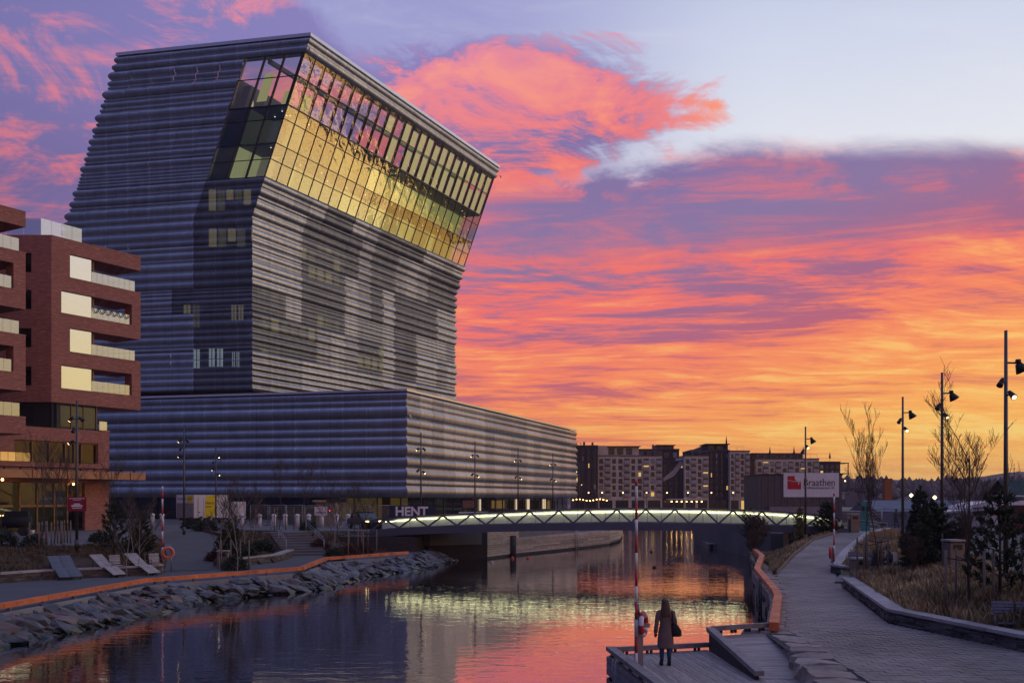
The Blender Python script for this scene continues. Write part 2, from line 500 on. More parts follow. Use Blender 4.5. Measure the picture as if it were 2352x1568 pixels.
M['frost'] = pm('bridge_inner_panel', (0.62, 0.66, 0.58), 0.6, var=0.1, scale=1.0)
M['bglass'] = glass('bridge_glass', (0.9, 0.95, 0.9), 0.05)
M['rail_glass'] = glass('balustrade_glass', (0.75, 0.85, 0.82), 0.34)
M['sunset_glass'] = glass('coated_window_glass', (0.25, 0.22, 0.2), 0.72, 0.03, 0.02)
M['dark_glass'] = glass('window_glass', (0.35, 0.38, 0.42), 0.03, gain=0.25)
M['skin'] = pm('skin', (0.45, 0.26, 0.19), 0.6, var=0.05)
M['coat'] = pm('wool_coat', (0.17, 0.12, 0.11), 0.9, var=0.15, scale=6)
M['jeans'] = pm('denim', (0.03, 0.075, 0.15), 0.85, var=0.2, scale=8)
M['hair'] = pm('hair', (0.085, 0.045, 0.024), 0.6, var=0.4, scale=14, stretch=(2, 2, 0.3))
M['jacket'] = pm('dark_jacket', (0.03, 0.032, 0.04), 0.85, var=0.15)
M['hivis'] = pm('hivis', (0.7, 0.75, 0.05), 0.6)


def brick_mat(name, c1, c2, mortar, scale=1.0):
    m = bpy.data.materials.new(name); m.use_nodes = True
    t = NT(m.node_tree); b = t.n['Principled BSDF']
    p = t.sep(t.new('ShaderNodeNewGeometry').outputs['Position'])
    h = t.math('ADD', t.math('MULTIPLY', p[0], 1.0), t.math('MULTIPLY', p[1], 0.6))
    vec = t.comb(h, p[2], 0.0)
    br = t.new('ShaderNodeTexBrick'); t.l.new(vec, br.inputs['Vector'])
    br.inputs['Color1'].default_value = c1; br.inputs['Color2'].default_value = c2; br.inputs['Mortar'].default_value = mortar
    br.inputs['Scale'].default_value = 1.0 / scale; br.inputs['Mortar Size'].default_value = 0.012
    br.inputs['Brick Width'].default_value = 0.36; br.inputs['Row Height'].default_value = 0.085
    pale = t.noise(t.vmul(vec, (1.0, 6.0, 1.0)), 1.5, 4.0, 0.75)
    cc = t.mix(t.mapr(pale, 0.56, 0.68, 0.0, 0.8), br.outputs['Color'], (c2[0] * 1.7, c2[1] * 1.7, c2[2] * 1.7, 1))
    big = t.noise(vec, 0.35, 4.0, 0.6)
    cc = t.mix(0.5, cc, t.mix(big, (0.5, 0.5, 0.5, 1), (1.2, 1.2, 1.2, 1)), 'MULTIPLY')
    t.l.new(cc, b.inputs['Base Color']); b.inputs['Roughness'].default_value = 0.85
    bn = t.new('ShaderNodeBump'); bn.inputs['Strength'].default_value = 0.6; bn.inputs['Distance'].default_value = 0.02
    t.l.new(br.outputs['Fac'], bn.inputs['Height']); bn.invert = True; t.l.new(bn.outputs[0], b.inputs['Normal'])
    return m


M['brick'] = brick_mat('red_brick', (0.38, 0.135, 0.10, 1), (0.54, 0.22, 0.17, 1), (0.30, 0.16, 0.13, 1))
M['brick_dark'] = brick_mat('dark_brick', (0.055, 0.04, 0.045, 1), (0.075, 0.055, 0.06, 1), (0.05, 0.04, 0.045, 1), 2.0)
M['brick_pale'] = brick_mat('pale_brick', (0.74, 0.66, 0.54, 1), (0.80, 0.72, 0.59, 1), (0.62, 0.55, 0.46, 1), 2.0)
M['brick_tan'] = brick_mat('tan_brick', (0.28, 0.13, 0.06, 1), (0.34, 0.16, 0.075, 1), (0.2, 0.1, 0.06, 1), 2.0)


def clad_mat(name, base, rough, open_=0.0, var=0.2):
    """perforated anodised aluminium; open_ is the share of holes one can see through"""
    m = bpy.data.materials.new(name); m.use_nodes = True
    t = NT(m.node_tree); b = t.n['Principled BSDF']
    oi = t.new('ShaderNodeObjectInfo')
    g = t.new('ShaderNodeNewGeometry').outputs['Position']
    n = t.noise(g, 0.8, 5.0, 0.6)
    f = t.math('MULTIPLY', t.mapr(oi.outputs['Random'], 0, 1, 1 - var, 1 + var, smooth=False), t.mapr(n, 0.3, 0.7, 0.92, 1.08))
    p = t.sep(g); nx_ = t.sep(t.new('ShaderNodeNewGeometry').outputs['Normal'])[0]
    hw = t.math('FRACT', t.math('DIVIDE', t.math('ADD', t.math('MULTIPLY', p[0], 0.40), t.math('MULTIPLY', p[1], 0.92)), 1.37))
    hn = t.math('FRACT', t.math('DIVIDE', t.math('SUBTRACT', t.math('MULTIPLY', p[0], 0.97), t.math('MULTIPLY', p[1], 0.22)), 3.12))
    west = t.math('GREATER_THAN', nx_, 0.15)
    seam = t.math('ADD', t.math('MULTIPLY', west, t.math('LESS_THAN', hw, 0.045)), t.math('MULTIPLY', t.math('SUBTRACT', 1.0, west), t.math('LESS_THAN', hn, 0.024)))
    stain = t.noise(t.comb(t.math('MULTIPLY', p[0], 1.1), t.math('MULTIPLY', p[1], 1.1), t.math('MULTIPLY', p[2], 0.12)), 1.0, 5.0, 0.65)
    f = t.math('MULTIPLY', f, t.mapr(stain, 0.3, 0.7, 0.90, 1.09))
    f = t.math('MULTIPLY', f, t.math('ADD', 1.0, t.math('MULTIPLY', seam, 0.55)))  # seam lines brightened: their highlights are painted into the base colour
    bm_ = t.new('ShaderNodeBump'); bm_.inputs['Strength'].default_value = 0.2; bm_.inputs['Distance'].default_value = 0.05
    t.l.new(t.noise(g, 0.7, 3.0, 0.55), bm_.inputs['Height']); t.l.new(bm_.outputs[0], b.inputs['Normal'])
    v = t.new('ShaderNodeVectorMath', operation='SCALE'); v.inputs[0].default_value = base
    t.l.new(f, v.inputs['Scale']); t.l.new(v.outputs[0], b.inputs['Base Color'])
    b.inputs['Metallic'].default_value = 0.9; b.inputs['Roughness'].default_value = rough
    if open_:
        tr = t.new('ShaderNodeBsdfTransparent')
        mx = t.new('ShaderNodeMixShader'); mx.inputs[0].default_value = open_
        t.l.new(b.outputs[0], mx.inputs[1]); t.l.new(tr.outputs[0], mx.inputs[2])
        t.l.new(mx.outputs[0], t.n['Material Output'].inputs[0])
    return m


M['clad'] = clad_mat('aluminium_cladding', (0.38, 0.385, 0.40), 0.34, 0.0, 0.05)
M['clad_mid'] = clad_mat('aluminium_cladding_perforated', (0.31, 0.315, 0.335), 0.36, 0.07, 0.05)
M['clad_open'] = clad_mat('aluminium_cladding_open', (0.27, 0.275, 0.285), 0.38, 0.36, 0.06)
M['coping'] = pm('roof_coping', (0.75, 0.75, 0.78), 0.3, 0.6, var=0.05)

# ---------------------------------------------------------------- water
wm = bpy.data.materials.new('water'); wm.use_nodes = True
t = NT(wm.node_tree); t.n.clear()
g = t.new('ShaderNodeNewGeometry').outputs['Position']
wv1 = t.noise(t.vmul(g, (0.5, 1.0, 1.0)), 1.7, 3.0, 0.55, 0.4)
wv2 = t.noise(t.vmul(g, (0.7, 1.0, 1.0)), 7.0, 2.0, 0.5)
calm = t.mapr(t.noise(g, 0.06, 3.0, 0.5), 0.35, 0.62, 0.45, 1.0)
hgt = t.math('MULTIPLY', t.math('ADD', wv1, t.math('MULTIPLY', wv2, 0.16)), calm)
bn = t.new('ShaderNodeBump'); bn.inputs['Strength'].default_value = 0.22; bn.inputs['Distance'].default_value = 0.062
t.l.new(hgt, bn.inputs['Height'])
gl = t.new('ShaderNodeBsdfGlossy'); gl.inputs[0].default_value = (0.96, 0.93, 0.94, 1); gl.inputs['Roughness'].default_value = 0.02; t.l.new(bn.outputs[0], gl.inputs['Normal'])
df = t.new('ShaderNodeBsdfDiffuse'); df.inputs[0].default_value = (0.006, 0.010, 0.014, 1)
lw = t.new('ShaderNodeLayerWeight'); lw.inputs[0].default_value = 0.5
fc = t.mapr(lw.outputs['Facing'], 0.35, 0.98, 0.06, 0.87)
mx = t.new('ShaderNodeMixShader'); t.l.new(fc, mx.inputs[0]); t.l.new(df.outputs[0], mx.inputs[1]); t.l.new(gl.outputs[0], mx.inputs[2])
ou = t.new('ShaderNodeOutputMaterial'); t.l.new(mx.outputs[0], ou.inputs[0])
M['water'] = wm
mb = MB(); mb.face([(-9000, -200, 0), (9000, -200, 0), (9000, 14000, 0), (-9000, 14000, 0)])
mb.build('water', M['water'], kind='structure')

# ================================================================ left bank: promenade, planted slope, square
RAIL = [(-19.6, 22), (-18.2, 35.6), (-17.15, 46.8), (-14.5, 50.6), (-11.56, 54.8), (-11.9, 63.9), (-7.4, 70.8)]
INNER = [(-70, 40), (-24.6, 48), (-23.5, 50), (-19.5, 53.2), (-19.1, 55), (-18.2, 60), (-16.9, 59.3), (-15.2, 64.3), (-15.6, 70.7), (-13.7, 71.6), (-11.2, 72.6), (-9.0, 76), (-6.5, 80), (2, 94)]
ZP, ZS = 0.85, 2.3


def seg_dist(p, a, b):
    ax, ay = a; bx, by = b
    dx_, dy_ = bx - ax, by - ay
    t_ = max(0, min(1, ((p[0] - ax) * dx_ + (p[1] - ay) * dy_) / (dx_ * dx_ + dy_ * dy_)))
    qx, qy = ax + dx_ * t_, ay + dy_ * t_
    return math.hypot(p[0] - qx, p[1] - qy), t_, (dx_ * (p[1] - ay) - dy_ * (p[0] - ax))


def poly_sd(p, line):
    best = None
    for i in range(len(line) - 1):
        d, t_, s = seg_dist(p, line[i], line[i + 1])
        if best is None or d < best[0] - 1e-9: best = (d, s, i)
    ring_ = list(line) + [(2, 400), (-70, 400)]; ins = False; j = len(ring_) - 1
    for i in range(len(ring_)):
        (xi, yi), (xj, yj) = ring_[i], ring_[j]
        if (yi > p[1]) != (yj > p[1]) and p[0] < (xj - xi) * (p[1] - yi) / (yj - yi) + xi: ins = not ins
        j = i
    return best[0] if ins else -best[0]


RAMP = [(-18.3, 56.5), (-20.5, 64), (-23.2, 72), (-27.5, 84)]      # paved ramp from the promenade up to the square
RAMP_W = [1.3, 1.45, 1.8, 3.2]


def ramp_info(x, y):
    best = None
    for i in range(3):
        d, t_, s = seg_dist((x, y), RAMP[i], RAMP[i + 1])
        wd = RAMP_W[i] + (RAMP_W[i + 1] - RAMP_W[i]) * t_
        k = (i + t_) / 3.0
        if best is None or d - wd < best[0]: best = (d - wd, ZP + (ZS - ZP) * smooth(k * 0.9 + 0.05 * k))
    return best


STAIR_A, STAIR_B = Vector((-14.6, 71.2)), Vector((-17.6, 78.5))     # stairs


def left_h(x, y):
    d = poly_sd((x, y), INNER)
    if d <= 0: return ZP
    wall = 1.0 if x < -18.9 else (1.0 if (59 < y < 70.9 and x < -14.9) else 0.0)
    base = ZP + (0.38 if wall else 0.0)
    D = 5.5 if x < -21 else 9.0
    h = base + (ZS - base) * smooth(d / D)
    h += 0.05 * vnoise(x, y, 1.0, 0.9) * (1 if d > 0.4 and d < D else 0)
    r, rz_ = ramp_info(x, y)
    if r < 1.6:
        k = smooth(max(0, r) / 1.6)
        h = h * k + (rz_ - 0.04) * (1 - k)
    dst, tt, s_ = seg_dist((x, y), STAIR_A, STAIR_B)
    if dst < 2.2:
        k = smooth(max(0, dst - 1.5) / 0.7)
        h = min(h, h * k + (ZP - 0.12 + (ZS - ZP) * tt) * (1 - k))
    return min(h, ZS)


mb = MB()
st = 0.5
nx, ny = int(55 / st), int(44 / st)
grid = {}
for i in range(nx + 1):
    for j in range(ny + 1):
        x, y = -58 + i * st, 44 + j * st
        grid[i, j] = (x, y, left_h(x, y) - 0.01, poly_sd((x, y), INNER))
for i in range(nx):
    for j in range(ny):
        c4 = [grid[i, j], grid[i + 1, j], grid[i + 1, j + 1], grid[i, j + 1]]
        if sum(c[3] for c in c4) / 4 > -0.2 and not (c4[0][1] > 73.5 and c4[0][0] > -9.5 + (c4[0][1] - 73.5) * 0.45) and c4[0][1] < 81.5:
            if all(c[2] > ZS - 0.03 for c in c4): continue
            mb.face([c[:3] for c in c4], True)
mb.build('planted_slope', M['soil'], kind='structure')
# promenade
mb = MB()
poly = [(p[0], p[1]) for p in RAIL] + [(-6.5, 79.5), (-9.0, 76.5), (-11.0, 73.2), (-13.7, 72.2), (-16.2, 71.2), (-16.0, 65), (-18.4, 60.5), (-20, 55.5), (-20.3, 54), (-24.3, 50.8), (-25.4, 48.6), (-70, 41)]
mb.prism(poly, 0.0, ZP)
mb.build('promenade', M['promenade'], kind='structure')
# the square round the museum and the apartment house
QUAY = [(-6.5, 79.2), (-2.0, 81.4), (5.0, 98.0), (12.4, 114.8), (17, 160), (19, 215)]
mb = MB()
poly = QUAY + [(-200, 300), (-200, 56), (-58, 54.6), (-30, 55.2), (-24.6, 55.6), (-24.8, 62), (-26, 68), (-27.5, 76), (-25.2, 85), (-19, 82), (-17.9, 78.5), (-15.5, 81.5), (-11, 81.3)]
mb.prism(poly, 1.2, ZS + 0.003)
mb.build('square', M['paving'], kind='structure')
# paved ramp
mb = MB()
L_, R_ = [], []
for k in range(31):
    f = k / 30 * 3; i = min(2, int(f)); t_ = f - i
    a, b_ = Vector(RAMP[i]), Vector(RAMP[i + 1]); p = a.lerp(b_, t_); d = (b_ - a).normalized(); n = Vector((-d.y, d.x))
    wd = RAMP_W[i] + (RAMP_W[i + 1] - RAMP_W[i]) * t_
    z = ZP + (ZS - ZP) * smooth((f / 3) * 0.95) + 0.02
    L_.append((p.x + n.x * wd, p.y + n.y * wd, z)); R_.append((p.x - n.x * wd, p.y - n.y * wd, z))
for k in range(30):
    mb.face([R_[k], R_[k + 1], L_[k + 1], L_[k]])
rp = bpy.data.materials.new('ramp_paving'); rp.use_nodes = True
t = NT(rp.node_tree); b = t.n['Principled BSDF']
g = t.new('ShaderNodeNewGeometry').outputs['Position']
br = t.new('ShaderNodeTexBrick'); t.l.new(g, br.inputs['Vector'])
br.inputs['Color1'].default_value = (0.12, 0.11, 0.11, 1); br.inputs['Color2'].default_value = (0.15, 0.14, 0.14, 1); br.inputs['Mortar'].default_value = (0.04, 0.04, 0.04, 1)
br.inputs['Scale'].default_value = 1.0; br.inputs['Brick Width'].default_value = 0.42; br.inputs['Row Height'].default_value = 0.28; br.inputs['Mortar Size'].default_value = 0.02
t.l.new(br.outputs['Color'], b.inputs['Base Color']); b.inputs['Roughness'].default_value = 0.8
M['ramp_paving'] = rp
mb.build('ramp', rp, kind='structure')

# far ground on the left, behind the houses
mb = MB(); mb.face([(-3000, 300, 2.2), (-200, 300, 2.2), (-200, 3000, 2.2), (-3000, 3000, 2.2)])
mb.build('far_ground', M['paving'], kind='structure')
# ================================================================ the museum
random.seed(11)
MUS = empty('museum', (-12.75, 120, ZS), 0, 'tall leaning museum tower clad in corrugated grey aluminium on a wide low podium', 'museum')
A0 = Vector((-33.3, 128, 0)); E_ = Vector((0.978, -0.209, 0)).normalized(); WV = Vector((23.0, 49.9, 0)); NW_ = 26.9
nW = Vector((WV.y, -WV.x, 0)).normalized(); nN = Vector((E_.y, -E_.x, 0)).normalized()
ZB, ZBEND, ZG0, ZG1, ZTOP = 18.7, 41.0, 46.0, 61.3, 63.2
k_ = nW.dot(nN)
mA = (nW + nN) / (1 + k_); mD = (nN - nW) / (1 - k_); mB = (nW - nN) / (1 - k_); mC = -(nW + nN) / (1 + k_)


def lean(z): return 0.0 if z < ZBEND else 7.95 * (z - ZBEND) / (ZTOP - ZBEND)
def up(p, z): return Vector((p.x, p.y, z))
def TA(z, o=0): return up(A0 + E_ * lean(z) + mA * o, z)
def TB(z, o=0): return up(A0 + WV + E_ * lean(z) + mB * o, z)
def TD(z, o=0): return up(A0 - E_ * (NW_ - lean(z)) + mD * o, z)
def TC(z, o=0): return up(A0 + WV - E_ * (NW_ - lean(z)) + mC * o, z)


def waves(z0, z1, hs):
    """bulge heights of the corrugation from z0 to z1"""
    zs = [z0]
    while zs[-1] < z1 - 0.3:
        zs.append(zs[-1] + random.choice(hs))
    k = (z1 - z0) / (zs[-1] - z0)
    return [z0 + (z - z0) * k for z in zs]


def prof(zs, i0, i1, amp=0.34):
    out_ = []
    for i in range(i0, i1):
        a, b_ = zs[i], zs[i + 1]; h = b_ - a
        for s_ in range(6):
            t_ = s_ / 6
            out_.append((a + h * t_, min(0.5, amp * h) * abs(math.sin(math.pi * t_)) ** 0.75))
    out_.append((zs[i1], 0.0))
    return out_


def bands(zs, n):
    """index pairs of panels that take n bulges each"""
    i = 0; r = []
    while i < len(zs) - 1:
        j = min(len(zs) - 1, i + n)
        if len(zs) - 1 - j < 2: j = len(zs) - 1
        r.append((i, j)); i = j
    return r


def clad_panel(P, Q, pr, f0, f1, mat_, name='cladding_panel', parent=MUS, seg=1, gap=0.03):
    mb = MB()
    rows = []
    for z, o in pr:
        a, b_ = P(z, o), Q(z, o); L = (b_ - a).length
        g0, g1 = f0 + gap / L * 0.5, f1 - gap / L * 0.5
        rows.append([a.lerp(b_, g0 + (g1 - g0) * i / seg) for i in range(seg + 1)])
    n = seg + 1; base = 0
    for r in rows: mb.v += [tuple(p) for p in r]
    for k in range(len(rows) - 1):
        for i in range(seg):
            mb.f.append((k * n + i, k * n + i + 1, (k + 1) * n + i + 1, (k + 1) * n + i)); mb.m.append(0); mb.sm.append(True)
    return mb.build(name, mat_, parent, True)


OPEN_W = [(585, 440, 650, 505), (690, 485, 820, 560), (690, 560, 805, 600), (715, 600, 800, 690), (850, 545, 968, 628), (985, 650, 1040, 745), (585, 640, 665, 705), (690, 640, 755, 750),
          (825, 690, 872, 745), (905, 715, 1008, 775), (585, 720, 795, 795), (900, 760, 950, 845), (585, 785, 668, 850), (815, 800, 885, 895)]
OPEN_N = [(465, 425, 580, 900), (395, 690, 470, 760), (370, 790, 470, 850), (215, 545, 315, 600)]
LIT_W = [(585, 528, 625, 550), (695, 560, 800, 590), (588, 735, 790, 778), (815, 805, 880, 892), (588, 795, 640, 842), (600, 655, 660, 690), (715, 610, 790, 650)]
LIT_N = [(478, 435, 578, 505), (478, 525, 565, 585), (420, 700, 462, 752), (385, 802, 462, 845), (478, 800, 515, 842), (530, 700, 562, 735), (225, 560, 312, 585), (532, 808, 552, 842)]


def inside(u, v, rects): return any(a <= u <= c and b_ <= v <= d for a, b_, c, d in rects)


def pick(p, rects):
    u, v = uv_of(p)
    if inside(u, v, rects): return M['clad_open']
    return M['clad'] if random.random() < 0.72 else M['clad_mid']


hs_t = (0.42, 0.5, 0.62, 0.8, 1.0, 1.25)
zs_lo = waves(ZB, ZG0, hs_t); zs_hi = waves(ZG0, ZG1, hs_t); zs_co = waves(ZG1, ZTOP, (0.7, 1.1))
NCW = 16
for i0, i1 in bands(zs_lo, 6):
    pr = prof(zs_lo, i0, i1); zm = (zs_lo[i0] + zs_lo[i1]) / 2
    for c in range(NCW):
        clad_panel(TA, TB, pr, c / NCW, (c + 1) / NCW, pick(TA(zm).lerp(TB(zm), (c + 0.5) / NCW), OPEN_W))
QN = [0, 4.05, 8.1] + [8.1 + (NW_ - 8.1) * i / 6 for i in range(1, 7)]
for zs, lo_c in ((zs_lo, 0), (zs_hi, 2), (zs_co, 0)):
    for i0, i1 in bands(zs, 6 if zs is not zs_co else 3):
        pr = prof(zs, i0, i1); zm = (zs[i0] + zs[i1]) / 2
        for c in range(lo_c, 8):
            f0, f1 = QN[c] / NW_, QN[c + 1] / NW_
            p = TA(zm).lerp(TD(zm), (f0 + f1) / 2)
            clad_panel(TA, TD, pr, f0, f1, M['clad_open'] if inside(*uv_of(p), OPEN_N) else M['clad'])
pr = prof(zs_co, 0, len(zs_co) - 1)
for c in range(NCW):
    clad_panel(TA, TB, pr, c / NCW, (c + 1) / NCW, M['clad'])
allp = prof(zs_lo, 0, len(zs_lo) - 1)[:-1] + prof(zs_hi, 0, len(zs_hi) - 1)[:-1] + prof(zs_co, 0, len(zs_co) - 1)
clad_panel(TD, TC, allp, 0, 1, M['clad'], 'rear_cladding')
clad_panel(TC, TB, prof(zs_lo, 0, len(zs_lo) - 1), 0, 1, M['clad'], 'end_cladding')
clad_panel(TC, TB, prof(zs_co, 0, len(zs_co) - 1), 0, 1, M['clad'], 'end_cladding')
clad_panel(TC, TB, prof(zs_hi, 0, len(zs_hi) - 1), 0, 0.62, M['clad'], 'end_cladding')

# coping on the roof edge and the soffit behind it
mb = MB()
def ring(o, z): return [TA(ZTOP, o).xy.to_3d() + Vector((0, 0, z)), TB(ZTOP, o).xy.to_3d() + Vector((0, 0, z)), TC(ZTOP, o).xy.to_3d() + Vector((0, 0, z)), TD(ZTOP, o).xy.to_3d() + Vector((0, 0, z))]
o1, o2 = ring(0.28, ZTOP + 0.42), ring(-1.1, ZTOP + 0.42); u1, u2 = ring(0.28, ZTOP + 0.003), ring(-1.1, ZTOP + 0.003)
for i in range(4):
    j = (i + 1) % 4
    mb.face([o1[i], o1[j], o2[j], o2[i]]); mb.face([u1[i], u1[j], o1[j], o1[i]]); mb.face([o2[i], o2[j], u2[j], u2[i]]); mb.face([u2[i], u2[j], u1[j], u1[i]])
mb.build('roof_coping', M['coping'], MUS, True)
mb = MB()
def ringz(o, z): return [TA(z, o), TB(z, o), TC(z, o), TD(z, o)]
a_, b_ = ringz(-0.05, ZG1 + 0.02), ringz(-1.1, ZG1 + 0.02); c_ = ringz(-1.1, ZTOP)
for i in (0, 3, 1):
    j = (i + 1) % 4
    mb.face([a_[i], a_[j], b_[j], b_[i]]); mb.face([b_[i], b_[j], c_[j], c_[i]])
mb.build('cornice_lining', M['dark'], MUS, True)

# inner building behind the cladding
mi = pm('inner_wall', (0.035, 0.035, 0.04), 0.8, var=0.2)
mf = pm('gallery_floor', (0.14, 0.13, 0.12), 0.6, var=0.1)
mb = MB(); lo, hi = ringz(-0.9, ZB - 0.9), ringz(-0.9, ZBEND); hi2 = ringz(-0.9, ZG0 - 0.05)
for a_, b_ in ((lo, hi), (hi, hi2)):
    for i in range(4):
        j = (i + 1) % 4; mb.face([a_[i], a_[j], b_[j], b_[i]])
mb.build('inner_wall', mi, MUS, True)


def tq(qd, s, z):
    """point in the tower: qd metres back from the west face, s metres along it from the north corner"""
    p = A0 + E_ * (lean(z) - qd) + WV.normalized() * s
    return up(p, z)


LW = WV.length
for nm, z0, z1 in (('gallery_floor', ZG0 - 0.04, ZG0 + 0.12), ('gallery_floor', 50.1, 50.35), ('terrace_floor', 54.75, 55.0)):
    mb = MB(); pts = [tq(0.25, 0.25, z0), tq(0.25, LW - 0.25, z0), tq(25.8, LW - 0.25, z0), tq(25.8, 0.9, z0), tq(8.3, 0.9, z0), tq(8.3, 0.25, z0)]
    mb.prism(pts, z0, z1); mb.build(nm, mf, MUS, True)
# back of the galleries: lit rooms seen through the glass
glow = [em('gallery_light_%s' % n, c, s) for n, c, s in (('dim', (0.50, 0.50, 0.20), 0.08), ('mid', (0.78, 0.78, 0.32), 0.20), ('warm', (0.92, 0.88, 0.36), 0.40), ('bright', (1.0, 0.90, 0.40), 0.62))]
for lvl, (z0, z1) in enumerate(((46.2, 50.05), (50.4, 54.7))):
    for c in range(24):
        s0, s1 = LW * c / 24, LW * (c + 1) / 24
        d = 3.2 if c > 2 else 5.0
        r_ = random.random()
        if lvl == 0: g = glow[2] if c < 4 else (glow[1] if c < 9 else glow[2 if r_ < 0.6 else 1])
        else: g = glow[0] if c < 7 else (glow[1] if c < 11 else glow[2 if r_ < 0.5 else 3])
        mb = MB(); mb.face([tq(d, s0 + 0.02, z0), tq(d, s1 - 0.02, z0), tq(d, s1 - 0.02, z1), tq(d, s0 + 0.02, z1)])
        mb.build('gallery_wall', g, MUS, True)
glow_n = [em('north_room_light_%d' % i, c, s_) for i, (c, s_) in enumerate((((.42, .48, .5), .07), ((.8, .72, .42), .2), ((.5, .5, .42), .10)))]
for lvl, (z0, z1) in enumerate(((46.2, 50.05), (50.4, 54.7))):
    for c in range(3):
        mb = MB(); a_, b_ = 8.1 * c / 3, 8.1 * (c + 1) / 3
        mb.face([tq(a_ + .02, 4.5, z0), tq(b_ - .02, 4.5, z0), tq(b_ - .02, 4.5, z1), tq(a_ + .02, 4.5, z1)])
        mb.build('gallery_wall', glow_n[(c + lvl) % 3], MUS, True)
mb = MB(); mb.face([tq(8.2, 0.3, 46.2), tq(8.2, 6, 46.2), tq(8.2, 6, 54.7), tq(8.2, 0.3, 54.7)]); mb.build('inner_wall', mi, MUS, True)
# core of the roof terrace, open to the sky in front of it
tw = pm('terrace_wall', (0.42, 0.42, 0.40), 0.7, var=0.1)
mb = MB(); z0, z1 = 55.0, 59.2
poly = [(9.0, 1.2), (9.0, LW - 1.0), (25.5, LW - 1.0), (25.5, 1.2)]
lo = [tq(a, s, z0) for a, s in poly]; hi = [tq(a, s, z1) for a, s in poly]
for i in range(4): mb.face([lo[i], lo[(i + 1) % 4], hi[(i + 1) % 4], hi[i]])
mb.face(hi); mb.build('terrace_core', tw, MUS, True)
for s in [2 + 4.2 * i for i in range(12)]:
    mb = MB()
    mb.obox(tq(7.8, s, 55.0), E_, WV.normalized(), (0.33, -0.07, 1), (-0.5, 0.5), (-0.5, 0.5), (0, 3.4))
    mb.build('terrace_pier', tw, MUS, True)
    mb = MB(); p = tq(8.9, s + 2.0, 57.2)
    mb.obox(p, E_, WV.normalized(), (0, 0, 1), (0, 0.08), (-0.6, 0.6), (-1.3, 1.2)); mb.build('terrace_light', glow[3] if s < 20 else glow[2], MUS, True)
for a_, s_, z0, z1 in ((6.6, 3.4, 57.0, 60.6), (3.9, 4.6, 55.2, 58.6), (1.9, 5.6, 55.2, 58.2)):
    mb = MB(); mb.face([tq(a_ + .9, s_, z0), tq(a_ - .5, s_, z0), tq(a_ - .5, s_, z1), tq(a_ + .9, s_, z1)]); mb.build('terrace_wall_light', glow[2], MUS, True)
mb = MB(); mb.obox(tq(5.0, 0.6, 60.6), E_, WV.normalized(), (0, 0, 1), (-0.25, 0.25), (0, LW - 1), (0, 0.5)); mb.build('roof_beam', tw, MUS, True)

# glazing: rows, panes, mullions
ROWS = [46.0, 48.2, 50.2, 53.2, 54.9, 58.5, 61.3]
gl_w = glass('gallery_glass', (0.84, 0.90, 0.66), 0.22, 0.02, 0.22, wscale=0.55, gcol=(0.90, 0.90, 0.62))
gl_top = glass('terrace_glass', (0.72, 0.72, 0.70), 0.10, 0.02, 0.30, wscale=0.55, gain=0.4, gcol=(0.92, 0.88, 0.66))
gl_n = glass('gallery_glass_north', (0.50, 0.56, 0.60), 0.04, 0.02, gain=0.3)
for c in range(24):
    for r in range(6):
        z0, z1 = ROWS[r] + 0.04, ROWS[r + 1] - 0.04; s0, s1 = LW * c / 24 + 0.04, LW * (c + 1) / 24 - 0.04
        mb = MB(); jit = random.uniform(-0.012, 0.012)
        mb.face([tq(0.02, s0, z0), tq(0.02 + jit, s1, z0), tq(0.02 + jit, s1, z1), tq(0.02, s0, z1)])
        mb.build('window_pane', gl_w if r < 4 else gl_top, MUS, True)
for c in range(3):
    for r in range(6):
        z0, z1 = ROWS[r] + 0.04, ROWS[r + 1] - 0.04; a_, b_ = 8.1 * c / 3 + 0.05, 8.1 * (c + 1) / 3 - 0.05
        mb = MB(); mb.face([tq(b_, 0.02, z0), tq(a_, 0.02, z0), tq(a_, 0.02, z1), tq(b_, 0.02, z1)])
        mb.build('window_pane', gl_n if r < 4 else gl_top, MUS, True)
mm = pm('mullion_bronze', (0.06, 0.045, 0.035), 0.4, 0.5, var=0.1)
wd = WV.normalized()
leanv = (tq(0, 0, ZG1) - tq(0, 0, ZG0)).normalized(); LL = (tq(0, 0, ZG1) - tq(0, 0, ZG0)).length
LB = (tq(0, 0, 54.9) - tq(0, 0, ZG0)).length
for c in range(25):
    big = c < 24
    mb = MB(); mb.obox(tq(0, LW * c / 24, ZG0), -E_, wd, leanv, (-0.06, 0.1), (-0.035, 0.035), (0, LL)); mb.build('mullion', mm, MUS, True)
    mb = MB(); mb.obox(tq(0, LW * c / 24, 54.9), -E_, wd, leanv, (0.1, 0.34), (-0.09, 0.09), (0, LL - LB)); mb.build('fin', mm, MUS, True)
for c in range(1, 4):
    mb = MB(); mb.obox(tq(8.1 * c / 3, 0, ZG0), E_, wd, leanv, (-0.07, 0.07), (-0.06, 0.25), (0, LL)); mb.build('mullion', mm if c < 3 else M['steel'], MUS, True)
for r, z in enumerate(ROWS):
    th = 0.16 if z == 54.9 else 0.06
    mb = MB(); mb.obox(tq(0, 0, z), -E_, wd, (0, 0, 1), (-0.09, 0.1), (-0.05, LW), (-th / 2, th / 2)); mb.build('transom', mm, MUS, True)
    mb = MB(); mb.obox(tq(0, 0, z), -E_, wd, (0, 0, 1), (0.11, 8.1), (-0.08, 0.1), (-th / 2, th / 2)); mb.build('transom', M['dark'], MUS, True)
bl = em('reflection_glow', (1.0, 0.82, 0.40), 0.7)  # added glowing sheets, standing in for gold sky reflected in the glass
